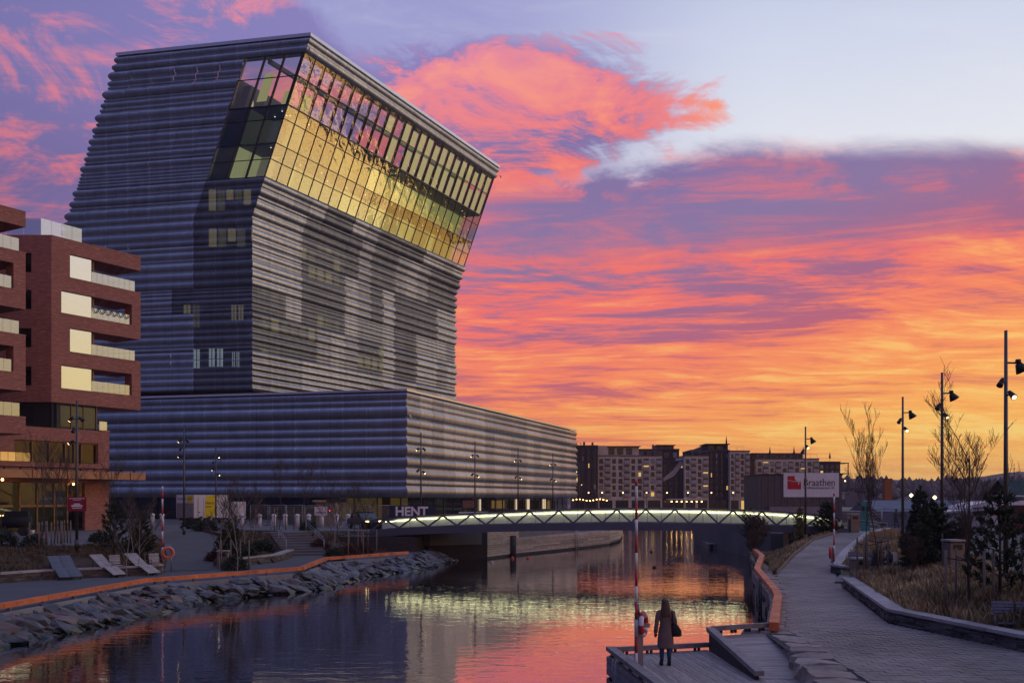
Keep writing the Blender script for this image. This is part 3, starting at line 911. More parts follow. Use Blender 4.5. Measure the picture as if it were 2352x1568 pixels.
for c in range(9, 24):
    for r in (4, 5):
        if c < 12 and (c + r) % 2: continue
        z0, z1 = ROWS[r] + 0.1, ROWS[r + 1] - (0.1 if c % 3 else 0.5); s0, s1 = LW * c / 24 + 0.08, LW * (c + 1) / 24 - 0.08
        mb = MB(); mb.face([tq(0.42, s0, z0), tq(0.42, s1, z0), tq(0.42, s1, z1), tq(0.42, s0, z1)]); mb.build('reflection_sheet', bl, MUS, True)
# ceiling downlights of the galleries
dl = MB(); dl.box((0, 0, 0), (0.11, 0.11, 0.05)); dlm = dl.mesh('downlight', em('downlight', (1, 0.9, 0.6), 3.0))
for i in range(30):
    s = LW * (i + 0.5) / 30; z = 54.6 if i % 2 else 49.95
    p = tq(1.2 + 1.4 * (i % 3) / 2, s, z); inst('downlight', dlm, MUS, True, loc=p)
for a_ in (1.5, 3.6, 5.8):
    for s in (1.2, 2.8): inst('downlight', dlm, MUS, True, loc=tq(a_, s, 54.6))

# lit rooms and windows behind the perforated cladding
wl = [em('room_light_%d' % i, c, s) for i, (c, s) in enumerate((((0.95, 0.80, 0.38), 0.2), ((0.8, 0.74, 0.42), 0.09), ((0.70, 0.85, 0.95), 0.42)))]
zrow = [20.6 + 2.2 * i for i in range(11)]
for z in zrow:
    for c in range(26):
        a, b_ = TA(z + 0.8, -0.87), TB(z + 0.8, -0.87); f = (c + 0.5) / 26
        if inside(*uv_of(a.lerp(b_, f)), LIT_W):
            L = LW / 26 * 0.36
            p0 = up(TA(z, -0.87).lerp(TB(z, -0.87), f) - wd * L, z); p1 = p0 + wd * 2 * L
            mb = MB(); mb.face([p0, p1, p1 + Vector((0, 0, 1.7)), p0 + Vector((0, 0, 1.7))]); mb.build('lit_window', wl[random.randint(0, 1)], MUS, True)
for u0, v0, u1, v1 in LIT_N:
    n = max(2, int((u1 - u0) / 18))
    for i in range(n):
        ua, ub = u0 + (u1 - u0) * (i + 0.08) / n, u0 + (u1 - u0) * (i + 0.92) / n
        pts = []
        for u, v in ((ua, v1), (ub, v1), (ub, v0), (ua, v0)):
            k = (u - U0) / F; Q0 = A0 - nN * 0.85
            t_ = (k * Q0.y - Q0.x) / (E_.x - k * E_.y); P = Q0 + E_ * t_
            z = CZ + (V0 - v) / F * P.y; P = P + E_ * 0.0
            pts.append((P.x, P.y, z))
        h = pts[2][2] - pts[1][2]
        if u0 < 300 or v0 > 795: g = wl[2]
        else: g = wl[0] if (i % 2 == 0 or h < 2.2) else wl[1]
        frac = 1.0 if (u0 < 300 or v0 > 690) else random.choice((0.35, 0.5, 0.7))
        top = [Vector(p) for p in pts]; top[0].z = top[3].z - (top[3].z - top[0].z) * frac; top[1].z = top[2].z - (top[2].z - top[1].z) * frac
        mb = MB(); mb.face(top); mb.build('lit_window', g, MUS, True)
        if frac == 1.0:
            fr = MB(); a, b_, c4, d = top; ex = (b_ - a).normalized(); o = nN * 0.05
            for s in (0, 0.5, 1):
                fr.obox(a.lerp(b_, s) + o, ex, nN, (0, 0, 1), (-0.05, 0.05), (0, 0.05), (0, h))
            fr.obox(a + o + Vector((0, 0, h * 0.42)), ex, nN, (0, 0, 1), (0, (b_ - a).length), (0, 0.05), (-0.04, 0.04))
            fr.build('window_frame', M['dark'], MUS, True)

# ---------------------------------------------------------------- podium
PA = Vector((-12.75, 120, 0)); PW = Vector((12.1, 191, 0)); PN = Vector((-79.7, 137, 0)); PE = Vector((-56, 206, 0))
ZP0, ZP1 = 5.06, 17.8
pwd = (PW - PA).normalized(); pnd = (PN - PA).normalized()
pnW = Vector((pwd.y, -pwd.x, 0)); pnN = Vector((-pnd.y, pnd.x, 0))
if pnN.y > 0: pnN = -pnN
kk = pnW.dot(pnN); qA = (pnW + pnN) / (1 + kk); qW = (pnW + pwd); qN = (pnN + pnd)
def QA(z, o=0): return up(PA + qA * o, z)
def QWp(z, o=0): return up(PW + qW * o, z)
def QNp(z, o=0): return up(PN + qN * o, z)
zs_p = waves(ZP0, ZP1, (0.55, 0.7, 1.0, 1.25, 1.4))
bp = bands(zs_p, 4)
for bi, (i0, i1) in enumerate(bp):
    pr = prof(zs_p, i0, i1, 0.27)
    for c in range(20):
        r_ = random.random()
        clad_panel(QA, QWp, pr, c / 20, (c + 1) / 20, M['clad'] if (c in (4, 5, 6, 12, 18) or r_ < 0.35) else M['clad_mid'])
    for c in range(14):
        clad_panel(QA, QNp, pr, c / 14, (c + 1) / 14, M['clad'])
mb = MB()
a_, b_ = [QWp(0, 0.3), QA(0, 0.3), QNp(0, 0.3)], [QWp(0, -0.8), QA(0, -0.8), QNp(0, -0.8)]
for i in range(2):
    for z0, z1, X, Y in ((ZP1 + .003, ZP1 + .26, a_, a_), (ZP1 + .26, ZP1 + .26, a_, b_), (ZP1 + .26, 17.2, b_, b_)):
        mb.face([up(X[i], z0), up(X[i + 1], z0), up(Y[i + 1], z1), up(Y[i], z1)])
mb.build('podium_coping', M['coping'], MUS, True)
mb = MB()
inn = [PA - qA * 0.9, PW - qW * 0.9, PE, PN - qN * 0.9]
mb.prism([(p.x, p.y) for p in inn], 5.0, 17.2, bottom=True); mb.build('podium_core', mi, MUS, True)
mb = MB(); mb.prism([(p.x, p.y) for p in (PA + qA * 0.02, PW, PE + (0, 2, 0) if False else PE, PN)], 5.045, 5.058, top=False); mb.build('podium_soffit', M['dark'], MUS, True)
# ground floor: glass front set back under the cladding, with lit lobby
lob = em('lobby_light', (0.85, 0.52, 0.12), 0.16); lob2 = em('lobby_light_dim', (0.5, 0.42, 0.2), 0.04)
gin = [PA - qA * 1.2, PW - qW * 1.2, PN - qN * 1.2]
for side, (P, Q, n_, cnt) in enumerate(((gin[0], gin[1], pnW, 22), (gin[0], gin[2], pnN, 22))):
    d = (Q - P).normalized(); L = (Q - P).length
    for i in range(cnt):
        s0, s1 = L * i / cnt, L * (i + 1) / cnt
        p0, p1 = P + d * (s0 + .05), P + d * (s1 - .05)
        u, _ = uv_of(up((p0 + p1) / 2, 4))
        mb = MB(); mb.face([up(p0, ZS), up(p1, ZS), up(p1, 5.04), up(p0, 5.04)]); mb.build('ground_floor_pane', M['dark_glass'], MUS, True)
        mb = MB(); mb.obox(up(P + d * s0, ZS), d, n_, (0, 0, 1), (-.05, .05), (-.08, .08), (0, 2.74)); mb.build('ground_floor_mullion', M['dark'], MUS, True)
        litp = side == 1 and 700 < u < 925
        b0, b1 = P + d * s0 - n_ * 2.5, P + d * s1 - n_ * 2.5
        mb = MB(); mb.face([up(b0, ZS + .01), up(b1, ZS + .01), up(b1, 5.0), up(b0, 5.0)])
        mb.build('lobby_wall', lob if litp and i % 7 != 3 else (lob2 if u > 500 and side == 0 and i % 4 == 1 else M['dark']), MUS, True)
for i, u in enumerate((1103, 1186, 1212, 1215, 1248, 1252)):
    k = (u - U0) / F; P = gin[0] + pnW * 0.12; t_ = (k * P.y - P.x) / (pwd.x - k * pwd.y); p = P + pwd * t_
    mb = MB(); mb.box((p.x, p.y, 4.0), (0.22, 0.12, 1.7)); mb.build('entrance_light', em('entrance_light_%d' % i, (1, 0.75, 0.5), 0.7), MUS, True)
# glazed storey between podium roof and tower, with a lit terrace railing
mb = MB(); a, b_ = TA(17.2, -1.4), TA(17.2, -1.4) + wd * 9
mb.face([a, b_, b_ + Vector((0, 0, 1.45)), a + Vector((0, 0, 1.45))]); mb.build('terrace_glazing', em('terrace_glow', (1, 0.62, 0.2), 0.75), MUS, True)
mb = MB()
for i in range(12):
    p = TA(17.2, 0.6) + wd * i * 0.9; mb.box((p.x, p.y, 18.2), (0.05, 0.05, 1.1))
mb.obox(TA(18.7, 0.6), wd, nW, (0, 0, 1), (0, 10), (-.03, .03), (-.03, .03)); mb.build('terrace_railing', M['dark'], MUS, True)
# small cameras on the corners
for P in (QA(14.9, 0.5), QWp(15.6, 0.6), TA(61.8, 0.35), TB(61.9, 0.5)):
    mb = MB(); mb.tube(P, P + Vector((0.25, -0.1, 0)), 0.05); mb.lathe([(0.03, -0.4), (0.13, -0.36), (0.13, -0.14), (0.05, 0)], P + Vector((0.3, -0.1, 0)), 8); mb.build('security_camera', M['white'], MUS, True)
# ================================================================ brick apartment house
random.seed(5)
APC = Vector((-36.85, 80, 0)); ar = Vector((0.502, 0.865, 0)).normalized(); an = Vector((ar.y, -ar.x, 0)); UPV = Vector((0, 0, 1))
APT = empty('apartment_building', (-36.85, 80, ZS), 0, 'red brick apartment house with stacked corner balconies and mirrored windows', 'building')
M['copper'] = pm('copper_canopy', (0.42, 0.20, 0.10), 0.5, 0.3, var=0.15, scale=0.8)
M['timber_frame'] = pm('oak_frame', (0.30, 0.16, 0.06), 0.6, var=0.2, scale=3)
M['facade_dark'] = pm('dark_facade', (0.022, 0.024, 0.03), 0.6, var=0.15)
M['brick_cap'] = pm('brick_coping', (0.36, 0.2, 0.16), 0.5, 0.2)
M['interior'] = em('shop_interior', (0.45, 0.33, 0.12), 0.05)


def ab(name, mat_, t, n, z, parent=APT, o=APC, bx=ar, by=an):
    mb = MB(); mb.obox(o, bx, by, UPV, t, n, z); return mb.build(name, mat_, parent, True)


Z_TOP = 26.0
BANDS = [(24.8, 26.0), (21.72, 22.86), (18.8, 19.9), (15.7, 16.84), (12.64, 13.8)]
# solid corner body
mb = MB()
Pl = APC + Vector((-9.0, 0.0, 0))
body = [APC, APC + ar * 3.79, APC + ar * 3.79 - an * 9, Pl - an * 9 + ar * 3, Pl]
# front wall of the corner body is pieced round the window openings
opens = [(1.69, 22.9, 24.8), (0.9, 19.9, 21.72), (1.69, 16.85, 18.8), (0.9, 13.8, 15.7)]
zc = 12.64
pieces = []
for t0, z0, z1 in reversed(opens):
    if z0 > zc: pieces.append((0, 3.79, zc, z0))
    pieces.append((0, t0, z0, z1)); zc = z1
pieces.append((0, 3.79, zc, Z_TOP))
for i, (t0, t1, z0, z1) in enumerate(pieces):
    ab('brick_wall', M['brick'], (t0, t1), (-0.35, 0), (z0 + .001, z1 - .001))
ab('brick_wall', M['brick'], (3.45, 3.785), (-9, -0.36), (12.64, Z_TOP - .01))
# north wall with square windows
nwin = [(66, 93, z, z + 1.55) for z in (23.0, 20.05, 17.0, 13.95)]
mbn = MB()
NX0, NX1 = APC.x - 3.0, APC.x - 1.6
for (z0, z1) in ((12.64, 13.95), (15.5, 17.0), (18.55, 20.05), (21.6, 23.0), (24.55, Z_TOP - .004)):
    mb = MB(); mb.obox((0, 80.0, 0), (1, 0, 0), (0, 1, 0), UPV, (APC.x - 9, APC.x - .002), (0.004, 0.35), (z0, z1)); mb.build('brick_wall', M['brick'], APT, True)
for z0 in (13.95, 17.0, 20.05, 23.0):
    for x0, x1 in ((APC.x - 9, NX0), (NX1, APC.x - .002)):
        mb = MB(); mb.obox((0, 80.0, 0), (1, 0, 0), (0, 1, 0), UPV, (x0, x1), (0.004, 0.35), (z0 + .001, z0 + 1.549)); mb.build('brick_wall', M['brick'], APT, True)
    mb = MB(); mb.obox((0, 80.2, 0), (1, 0, 0), (0, 1, 0), UPV, (NX0, NX1), (0, 0.06), (z0, z0 + 1.55)); wdn = mb.build('window', M['dark'], APT, True)
    mb = MB(); mb.face([(NX0 + .1, 80.19, z0 + .1), (NX1 - .1, 80.19, z0 + .1), (NX1 - .1, 80.19, z0 + 1.45), (NX0 + .1, 80.19, z0 + 1.45)])
    mb.build('pane', M['dark_glass'], wdn, True)
mb = MB(); inn = [APC - ar * 0 - an * .4 + Vector((-.5, .3, 0)), APC + ar * 3.4 - an * .4, APC + ar * 3.4 - an * 9, Pl - an * 9 + ar * 2.5, Pl + Vector((.3, .4, 0))]
mb.prism([(p.x, p.y) for p in inn], 12.7, Z_TOP - .2); mb.build('inner_core', M['facade_dark'], APT, True)
# mirrored windows of the four flats
for t0, z0, z1 in opens:
    f = ab('window', M['dark'], (t0 + .02, 3.78), (-0.22, -0.12), (z0 + .01, z1 - .01))
    mb = MB(); p0, p1 = APC + ar * (t0 + .06) - an * .10, APC + ar * 3.76 - an * .10
    mb.face([up(p0, z0 + .06), up(p1, z0 + .06), up(p1, z1 - .06), up(p0, z1 - .06)]); mb.build('pane', M['sunset_glass'], f, True)
    ab('window_sill', M['brick_cap'], (t0, 3.78), (-.1, .04), (z0 - .05, z0 + .008))
# balconies: brick parapet bands carried round an open corner
for i, (z0, z1) in enumerate(BANDS):
    closed = i in (1, 2)
    ab('brick_parapet', M['brick'], (3.79, 8.67), (-.32, -.001), (z0, z1))
    ab('brick_parapet', M['brick'], (8.35, 8.668), (-3.2, -.322), (z0 + .001, z1))
    ab('parapet_coping', M['brick_cap'], (3.79, 8.70), (-.36, .03), (z1 + .001, z1 + .05))
    ab('balcony_slab', M['brick'], (3.79, 8.34), (-3.2, -.33), (z0 + .002, z0 + .3))
for z0, z1 in ((19.9, 21.72), (13.8, 15.7)):
    ab('brick_pier', M['brick'], (7.75, 8.668), (-.9, -.002), (z0 + .052, z1 - .001))
for t0, z0, z1 in opens:
    tmax = 7.75 if t0 < 1 else 8.2
    n = 8 if tmax > 8 else 7
    for i in range(n):
        a, b_ = 3.83 + (tmax - 3.83) * i / n, 3.83 + (tmax - 3.83) * (i + 1) / n - .025
        mb = MB(); p0, p1 = APC + ar * a - an * .16, APC + ar * b_ - an * .16
        mb.face([up(p0, z0 + .05), up(p1, z0 + .05), up(p1, z0 + .92), up(p0, z0 + .92)]); mb.build('balustrade_pane', M['rail_glass'], APT, True)
    ab('balcony_post', M['timber_frame'], (4.15, 4.3), (-.6, -.45), (z0 + .05, z1))
# garland on the third balcony
mb = MB()
for i in range(6):
    for j in range(8):
        a, b_ = i * .62 + j * .0775, i * .62 + (j + 1) * .0775
        f = lambda s: -0.42 * math.sin(math.pi * ((s / .62) % 1.0 if s % .62 > 1e-6 else 0))
        p = lambda s: up(APC + ar * (3.9 + s) - an * .06, 20.85 + f(s))
        mb.tube(p(a), p(b_ - 1e-4), .035, n=4)
mb.build('garland', M['bush'], APT, True)
# roof terrace balustrade
for i in range(4):
    a, b_ = 0.2 + i * .95, 0.2 + (i + 1) * .95 - .03
    p0, p1 = APC + ar * a - an * 1.6, APC + ar * b_ - an * 1.6
    mb = MB(); mb.face([up(p0, 26.05), up(p1, 26.05), up(p1, 27.6), up(p0, 27.6)]); mb.build('balustrade_pane', M['rail_glass'], APT, True)
p0 = APC + ar * .2 - an * 1.6
for i in range(5):
    mb = MB(); mb.face([(p0.x - i * 1.4 - .02, p0.y, 26.05), (p0.x - i * 1.4 - 1.38, p0.y, 26.05), (p0.x - i * 1.4 - 1.38, p0.y, 27.6), (p0.x - i * 1.4 - .02, p0.y, 27.6)]); mb.build('balustrade_pane', M['rail_glass'], APT, True)
mb = MB(); mb.prism([(p.x, p.y) for p in (APC + Vector((-.3, .3, 0)), APC + ar * 8.5 - an * .3, APC + ar * 8.5 - an * 3.2, APC + ar * 3.6 - an * 9, Pl - an * 9 + ar * 3, Pl + Vector((0, .3, 0)))], 25.7, 25.9); mb.build('roof', M['concrete'], APT, True)
# set-back dark storey
ab('set_back_storey', M['facade_dark'], (0.25, 4.5), (-9, -.3), (10.6, 12.63))
mb = MB(); mb.obox((0, 80.5, 0), (1, 0, 0), (0, 1, 0), UPV, (APC.x - 9, APC.x + .2), (0, .3), (10.6, 12.63)); mb.build('set_back_storey', M['facade_dark'], APT, True)
for a, b_ in ((1.0, 1.95), (2.02, 3.1), (3.17, 4.3)):
    mb = MB(); p0, p1 = APC + ar * a - an * .27, APC + ar * b_ - an * .27
    mb.face([up(p0, 10.75), up(p1, 10.75), up(p1, 12.45), up(p0, 12.45)]); wn = mb.build('window', M['dark_glass'], APT, True)
    mb = MB(); mb.obox(APC, ar, an, UPV, (b_ + .0, b_ + .07), (-.28, -.2), (10.65, 12.6)); mb.build('window_frame', M['timber_frame'], wn, True)
mb = MB(); mb.obox((0, 80.46, 0), (1, 0, 0), (0, 1, 0), UPV, (NX0, NX1), (0, .03), (11.0, 12.4)); mb.build('window', M['dark'], APT, True)
ab('balustrade_pane', M['rail_glass'], (4.55, 5.3), (-.14, -.1), (10.6, 11.4))
# lower brick storey and shop front
for t0, t1, z0, z1 in ((-12, 5.45, 9.5, 10.58), (-12, 5.45, 7.35, 7.8), (4.35, 5.45, 7.801, 9.499), (-12, -3.2, 7.801, 9.499), (3.1, 5.45, ZS - .1, 7.349), (-12, 3.1, 6.2, 7.349)):
    ab('brick_wall', M['brick'], (t0, t1), (-.35, 0), (z0 + .001, z1))
ab('brick_wall', M['brick'], (5.1, 5.448), (-9, -.36), (ZS - .1, 10.57))
ab('inner_core', M['facade_dark'], (-12, 5.0), (-8, -2.6), (ZS, 10.5))
ab('parapet_coping', M['brick_cap'], (4.6, 5.5), (-.4, .05), (10.582, 10.66))
for a, b_ in ((-3.1, -1.6), (-1.5, -0.1), (0.05, 1.35), (1.45, 2.2), (2.3, 2.85), (2.95, 4.3)):
    mb = MB(); p0, p1 = APC + ar * a - an * .3, APC + ar * b_ - an * .3
    mb.face([up(p0, 7.85), up(p1, 7.85), up(p1, 9.45), up(p0, 9.45)]); wn = mb.build('window', M['dark_glass'], APT, True)
    mb = MB(); mb.obox(APC, ar, an, UPV, (b_, b_ + .09), (-.3, -.15), (7.81, 9.49)); mb.obox(APC, ar, an, UPV, (a, b_), (-.3, -.2), (9.38, 9.49)); mb.build('window_frame', M['timber_frame'], wn, True)
ab('inner_wall', M['facade_dark'], (-12, 4.9), (-1.6, -1.5), (7.8, 9.5))
for i in range(7):
    a = -6.2 + i * .62
    mb = MB(); p0, p1 = APC + ar * a + an * .06, APC + ar * (a + .59) + an * .06
    mb.face([up(p0, 7.82), up(p1, 7.82), up(p1, 8.5), up(p0, 8.5)]); mb.build('balustrade_pane', M['sunset_glass'] if i < 5 else M['rail_glass'], APT, True)
# copper canopy
for i in range(12):
    a = -10.5 + i * 1.5
    ab('canopy_fascia', M['copper'], (a, a + 1.49), (1.85, 2.0 + .06 * (i % 2)), (6.5, 7.12))
ab('canopy', M['dark'], (-10.5, 7.4), (.01, 1.84), (6.75, 7.1))
for i in range(14):
    a = -10.5 + i * 1.3
    mb = MB(); o = APC + ar * a + an * 1.9 + UPV * 7.32
    mb.obox(o, ar, an, UPV, (0, 1.26), (-1.4, .15), (0, .05)); mb.obox(o, ar, an, UPV, (.05, .11), (-.1, .05), (-.2, 0)); mb.build('canopy_louvre', M['corten'], APT, True)
for a, b_, low in ((-9.8, -7.7, 0), (-7.3, -5.4, 0), (-4.9, -3.2, 0), (-2.6, -1.2, 0), (-1.1, 0.3, 1), (.4, 1.5, 1), (1.6, 2.35, 1), (2.45, 3.0, 1)):
    for z0, z1 in ((ZS, 4.25), (4.45, 6.15)):
        mb = MB(); p0, p1 = APC + ar * a - an * .2, APC + ar * b_ - an * .2
        mb.face([up(p0, z0), up(p1, z0), up(p1, z1), up(p0, z1)]); wn = mb.build('shop_window', M['dark_glass'], APT, True)
        mb = MB(); mb.obox(APC, ar, an, UPV, (a - .1, a), (-.3, -.1), (z0, z1)); mb.obox(APC, ar, an, UPV, (a, b_), (-.28, -.12), (z1 + .001, z1 + .19)); mb.build('shop_frame', M['timber_frame'], wn, True)
ab('shop_back_wall', M['interior'], (-12, 3.0), (-2.5, -2.4), (ZS, 6.2))
for i, (a, z) in enumerate(((-6.6, 6.3), (-6.2, 6.25), (-5.9, 6.1), (-5.5, 6.1), (-5.2, 6.3), (-4.8, 6.35), (1.9, 6.1))):
    mb = MB(); mb.lathe([(.02, -.1), (.09, -.05), (.09, .05), (.02, .1)], up(APC + ar * a + an * (1.0 if a < 0 else .15), z), 8); mb.build('canopy_lamp', M['bulb'], APT, True)
for i, a in enumerate((-3.8, -3.6, -3.4, -3.2, -3.0)):
    mb = MB(); mb.lathe([(.01, -.06), (.05, 0), (.01, .06)], up(APC + ar * a - an * 1.4, 3.6), 6); mb.build('shop_lamp', M['bulb'], APT, True)
# projecting balcony stack further along the same house
WC = Vector((-35.5, 73.0, 0))
for z0, z1 in ((24.7, 25.8), (21.9, 22.8), (18.7, 20.0), (15.9, 16.8), (12.75, 14.0), (9.6, 10.84)):
    ab('brick_parapet', M['brick'], (-9, 0), (-.3, 0), (z0, z1), o=WC)
    ab('brick_parapet', M['brick'], (-.3, -.001), (-7.2, -.301), (z0, z1 - .001), o=WC)
    ab('balcony_slab', M['brick'], (-9, -.301), (-7.2, -.301), (z0 + .002, z0 + .3), o=WC)
    ab('parapet_coping', M['brick_cap'], (-9, .03), (-.34, .03), (z1 + .001, z1 + .05), o=WC)
for z0, z1 in ((20.0, 21.9), (14.0, 15.9)):
    ab('brick_pier', M['brick'], (-.95, -.002), (-.9, -.002), (z0 + .052, z1 - .001), o=WC)
for z0, t1 in ((22.85, -.45), (20.0, -1.0), (16.85, -.45), (14.0, -1.0), (10.9, -.4)):
    for i in range(4):
        a, b_ = t1 - (i + 1) * .62 + .02, t1 - i * .62
        p0, p1 = WC + ar * a - an * .14, WC + ar * b_ - an * .14
        mb = MB(); mb.face([up(p0, z0), up(p1, z0), up(p1, z0 + .95), up(p0, z0 + .95)]); mb.build('balustrade_pane', M['rail_glass'], APT, True)
ab('inner_core', M['facade_dark'], (-9, -1.5), (-7.2, -3.2), (9.7, 25.7), o=WC)

# ================================================================ riprap bank, orange edge beam
WATERL = [(-18.4, 22), (-17.05, 33.3), (-16.3, 37.3), (-15.5, 42.2), (-14.2, 48.7), (-10.2, 54.5), (-9.6, 62), (-6.0, 70.5), (-4.8, 79.5)]
TOPL = [(-19.4, 22, .78), (-18.0, 35.4, .8), (-16.95, 46.6, .8), (-14.2, 50.6, .8), (-11.2, 54.8, .8), (-11.5, 63.9, .8), (-7.1, 70.7, .8), (-6.4, 79.5, .9)]
mb = MB()
ys = [22 + i * 1.15 for i in range(51)]
for y0, y1 in zip(ys, ys[1:]):
    row = []
    for y in (y0, y1):
        a = poly_y(TOPL, y); b_ = poly_y(WATERL, y)
        row.append([Vector((a[0], y, a[2] - .25)).lerp(Vector((b_[0] + .7, y, -.55)), k / 4) for k in range(5)])
    for k in range(4): mb.face([row[0][k], row[0][k + 1], row[1][k + 1], row[1][k]], True)
BANK = mb.build('rock_bank', M['soil'], kind='structure')


def rock_mesh(seed, mat_):
    random.seed(seed)
    import bmesh
    bm = bmesh.new(); bmesh.ops.create_icosphere(bm, subdivisions=1, radius=0.5)
    pl = []
    for i in range(7):
        d = Vector((random.gauss(0, 1), random.gauss(0, 1), random.gauss(0, 1))).normalized(); pl.append((d, random.uniform(.26, .42)))
    for v in bm.verts:
        for d, k in pl:
            e = v.co.dot(d)
            if e > k: v.co -= d * (e - k)
        v.co += Vector((random.uniform(-.03, .03),) * 3)
    me = bpy.data.meshes.new('rock'); bm.to_mesh(me); bm.free(); me.materials.append(mat_)
    return me


rocks = [rock_mesh(i, M['rock'] if i % 4 else M['rock_warm']) for i in range(10)]
random.seed(3)
cand = []
y = 30.5
while y < 79.5:
    a = poly_y(TOPL, y); b_ = poly_y(WATERL, y)
    L = math.hypot(b_[0] - a[0] + .3, a[2] + .3); n = max(4, int(L / .34))
    for k in range(n):
        f = (k + random.uniform(.05, .95)) / n
        x = a[0] + .25 + (b_[0] + .25 - a[0]) * f; z = (a[2] - .12) + (-.18 - a[2] + .12) * f
        cand.append((x, y + random.uniform(-.25, .25), z + random.uniform(-.05, .07)))
    y += .33
cand.sort(key=lambda p: p[1])
rest = MB()
for i, p in enumerate(cand):
    s = random.choice((.38, .5, .6, .7, .85, 1.05, 1.35)) * random.uniform(.85, 1.1); sc_ = (s * random.uniform(.8, 1.6), s * random.uniform(.6, 1.0), s * random.uniform(.28, .5))
    rot = (random.uniform(-.35, .35), random.uniform(.05, .55), random.uniform(-.5, 1.2))
    me = rocks[random.randrange(10)]
    if i < 300:
        inst('stone', me, BANK, loc=p, rot=rot, scale=sc_)
    else:
        mt = Matrix.LocRotScale(Vector(p), __import__('mathutils').Euler(rot), Vector(sc_)); bi = len(rest.v)
        rest.v += [tuple(mt @ v.co) for v in me.vertices]
        for pl in me.polygons: rest.f.append(tuple(bi + k for k in pl.vertices)); rest.m.append(0); rest.sm.append(False)
rest.build('stones', M['rock'], BANK, kind='stuff')

ORB = empty('edge_beam', (RAIL[2][0], RAIL[2][1], ZP), 0, 'long orange timber edge beam running along the stone bank', 'edge beam')
pts = [Vector((x, y, 0)) for x, y in RAIL]
for a, b_ in zip(pts, pts[1:]):
    d = (b_ - a).normalized(); n = Vector((-d.y, d.x, 0)); L = (b_ - a).length
    kb = max(1, int(round(L / 3.2)))
    for i in range(kb): mb = MB(); mb.obox(a, d, n, UPV, (L * i / kb + .012, L * (i + 1) / kb - .012), (-.15, .15), (ZP + .15, ZP + .33)); mb.build('beam', M['orange'], ORB, True)
    for i in range(int(L / 2.2) + 1):
        p = a + d * (0.5 + i * 2.2)
        if (p - a).length < L: mb = MB(); mb.box((p.x, p.y, ZP + .07), (.12, .12, .15)); mb.build('bracket', M['steel'], ORB, True)
mb = MB()
for a, b_ in zip(pts, pts[1:]):
    d = (b_ - a).normalized(); n = Vector((-d.y, d.x, 0)); L = (b_ - a).length
    mb.obox(a, d, n, UPV, (0, L), (-.45, -.12), (.45, ZP + .02))
mb.build('concrete_kerb', M['concrete'], ORB, True)


# ================================================================ dry stone garden walls
def stone_meshes(n, mat_, L, D, H):
    out_ = []
    for i in range(n):
        random.seed(100 + i)
        mb = MB(); mb.box((0, 0, 0), (L, D, H)); j = [Vector((random.uniform(-.02, .02), random.uniform(-.03, .03), random.uniform(-.008, .008))) for _ in range(8)]
        mb.v = [tuple(Vector(v) + j[k]) for k, v in enumerate(mb.v)]
        out_.append(mb.mesh('stone', mat_))
    return out_


SM = stone_meshes(6, M['slate'], 1.0, .3, 1.0)


def stone_wall(name, line, label, zf, h=.43, courses=5, thick=.42, cap_l=.95, side=1, cat='wall', maxn=290, slen=.42, group=None):
    """line: polyline of (x, y); zf(x, y) ground height; faces the side given"""
    root = empty(name, (line[0][0], line[0][1], zf(*line[0])), 0, label, cat, group)
    n_st = 0
    for a, b_ in zip(line, line[1:]):
        a = Vector((*a, 0)); b_ = Vector((*b_, 0)); d = (b_ - a).normalized(); n = Vector((-d.y, d.x, 0)) * side; L = (b_ - a).length
        rz = math.atan2(d.y, d.x)
        z0 = zf(a.x, a.y); z1 = zf(b_.x, b_.y); sl = math.atan2(z1 - z0, L)
        ch = (h - .09) / courses
        mb = MB(); mb.face([up(a + n * .06, z0 - .1), up(b_ + n * .06, z1 - .1), up(b_ + n * .06, z1 + h - .1), up(a + n * .06, z0 + h - .1)])
        mb.face([up(a + n * thick, z0 - .1), up(b_ + n * thick, z1 - .1), up(b_ + n * thick, z1 + h - .1), up(a + n * thick, z0 + h - .1)])
        mb.build('wall_core', M['dark'], root, True)
        for c in range(courses):
            s = random.uniform(-.3, 0)
            while s < L:
                l_ = random.uniform(.6, 1.5) * slen; s0, s1 = max(0, s), min(L, s + l_)
                if s1 - s0 > .1 and n_st < maxn:
                    m_ = a + d * ((s0 + s1) / 2); z = z0 + (z1 - z0) * ((s0 + s1) / 2 / L) + (c + .5) * ch - .005
                    p = m_ + n * (.15 + random.uniform(-.03, .03))
                    o = bpy.data.objects.new('stone', random.choice(SM)); o.location = (p.x, p.y, z); o.rotation_euler = (0, -sl, rz); o.scale = (s1 - s0 - .012, 1, ch - .01)
                    link(o, root, True); n_st += 1
                s += l_
        k = max(1, int(L / cap_l))
        for i in range(k):
            m_ = a + d * (L * (i + .5) / k) + n * (thick / 2 - .02); z = z0 + (z1 - z0) * (i + .5) / k + h - .045
            mb = MB(); mb.box((0, 0, 0), (L / k - .012, thick + .1, .09)); o = mb.build('capstone', M['cap'], root)
            o.location = (m_.x, m_.y, z); o.rotation_euler = (0, -sl, rz)
            m0 = Matrix.Translation(root.location); o.matrix_parent_inverse = m0.inverted()
    return root


random.seed(21)
stone_wall('garden_wall', [(-29, 47.2), (-24.6, 48), (-23.5, 50), (-19.5, 53.2), (-19.05, 54.6)], 'low dry stone garden wall carrying the sun loungers', lambda x, y: ZP, h=.5, side=1)
stone_wall('garden_wall', [(-16.75, 59.2), (-15.05, 64.3), (-15.45, 70.6)], 'low dry stone wall between the litter bin and the stairs', lambda x, y: ZP, h=.5, side=1)

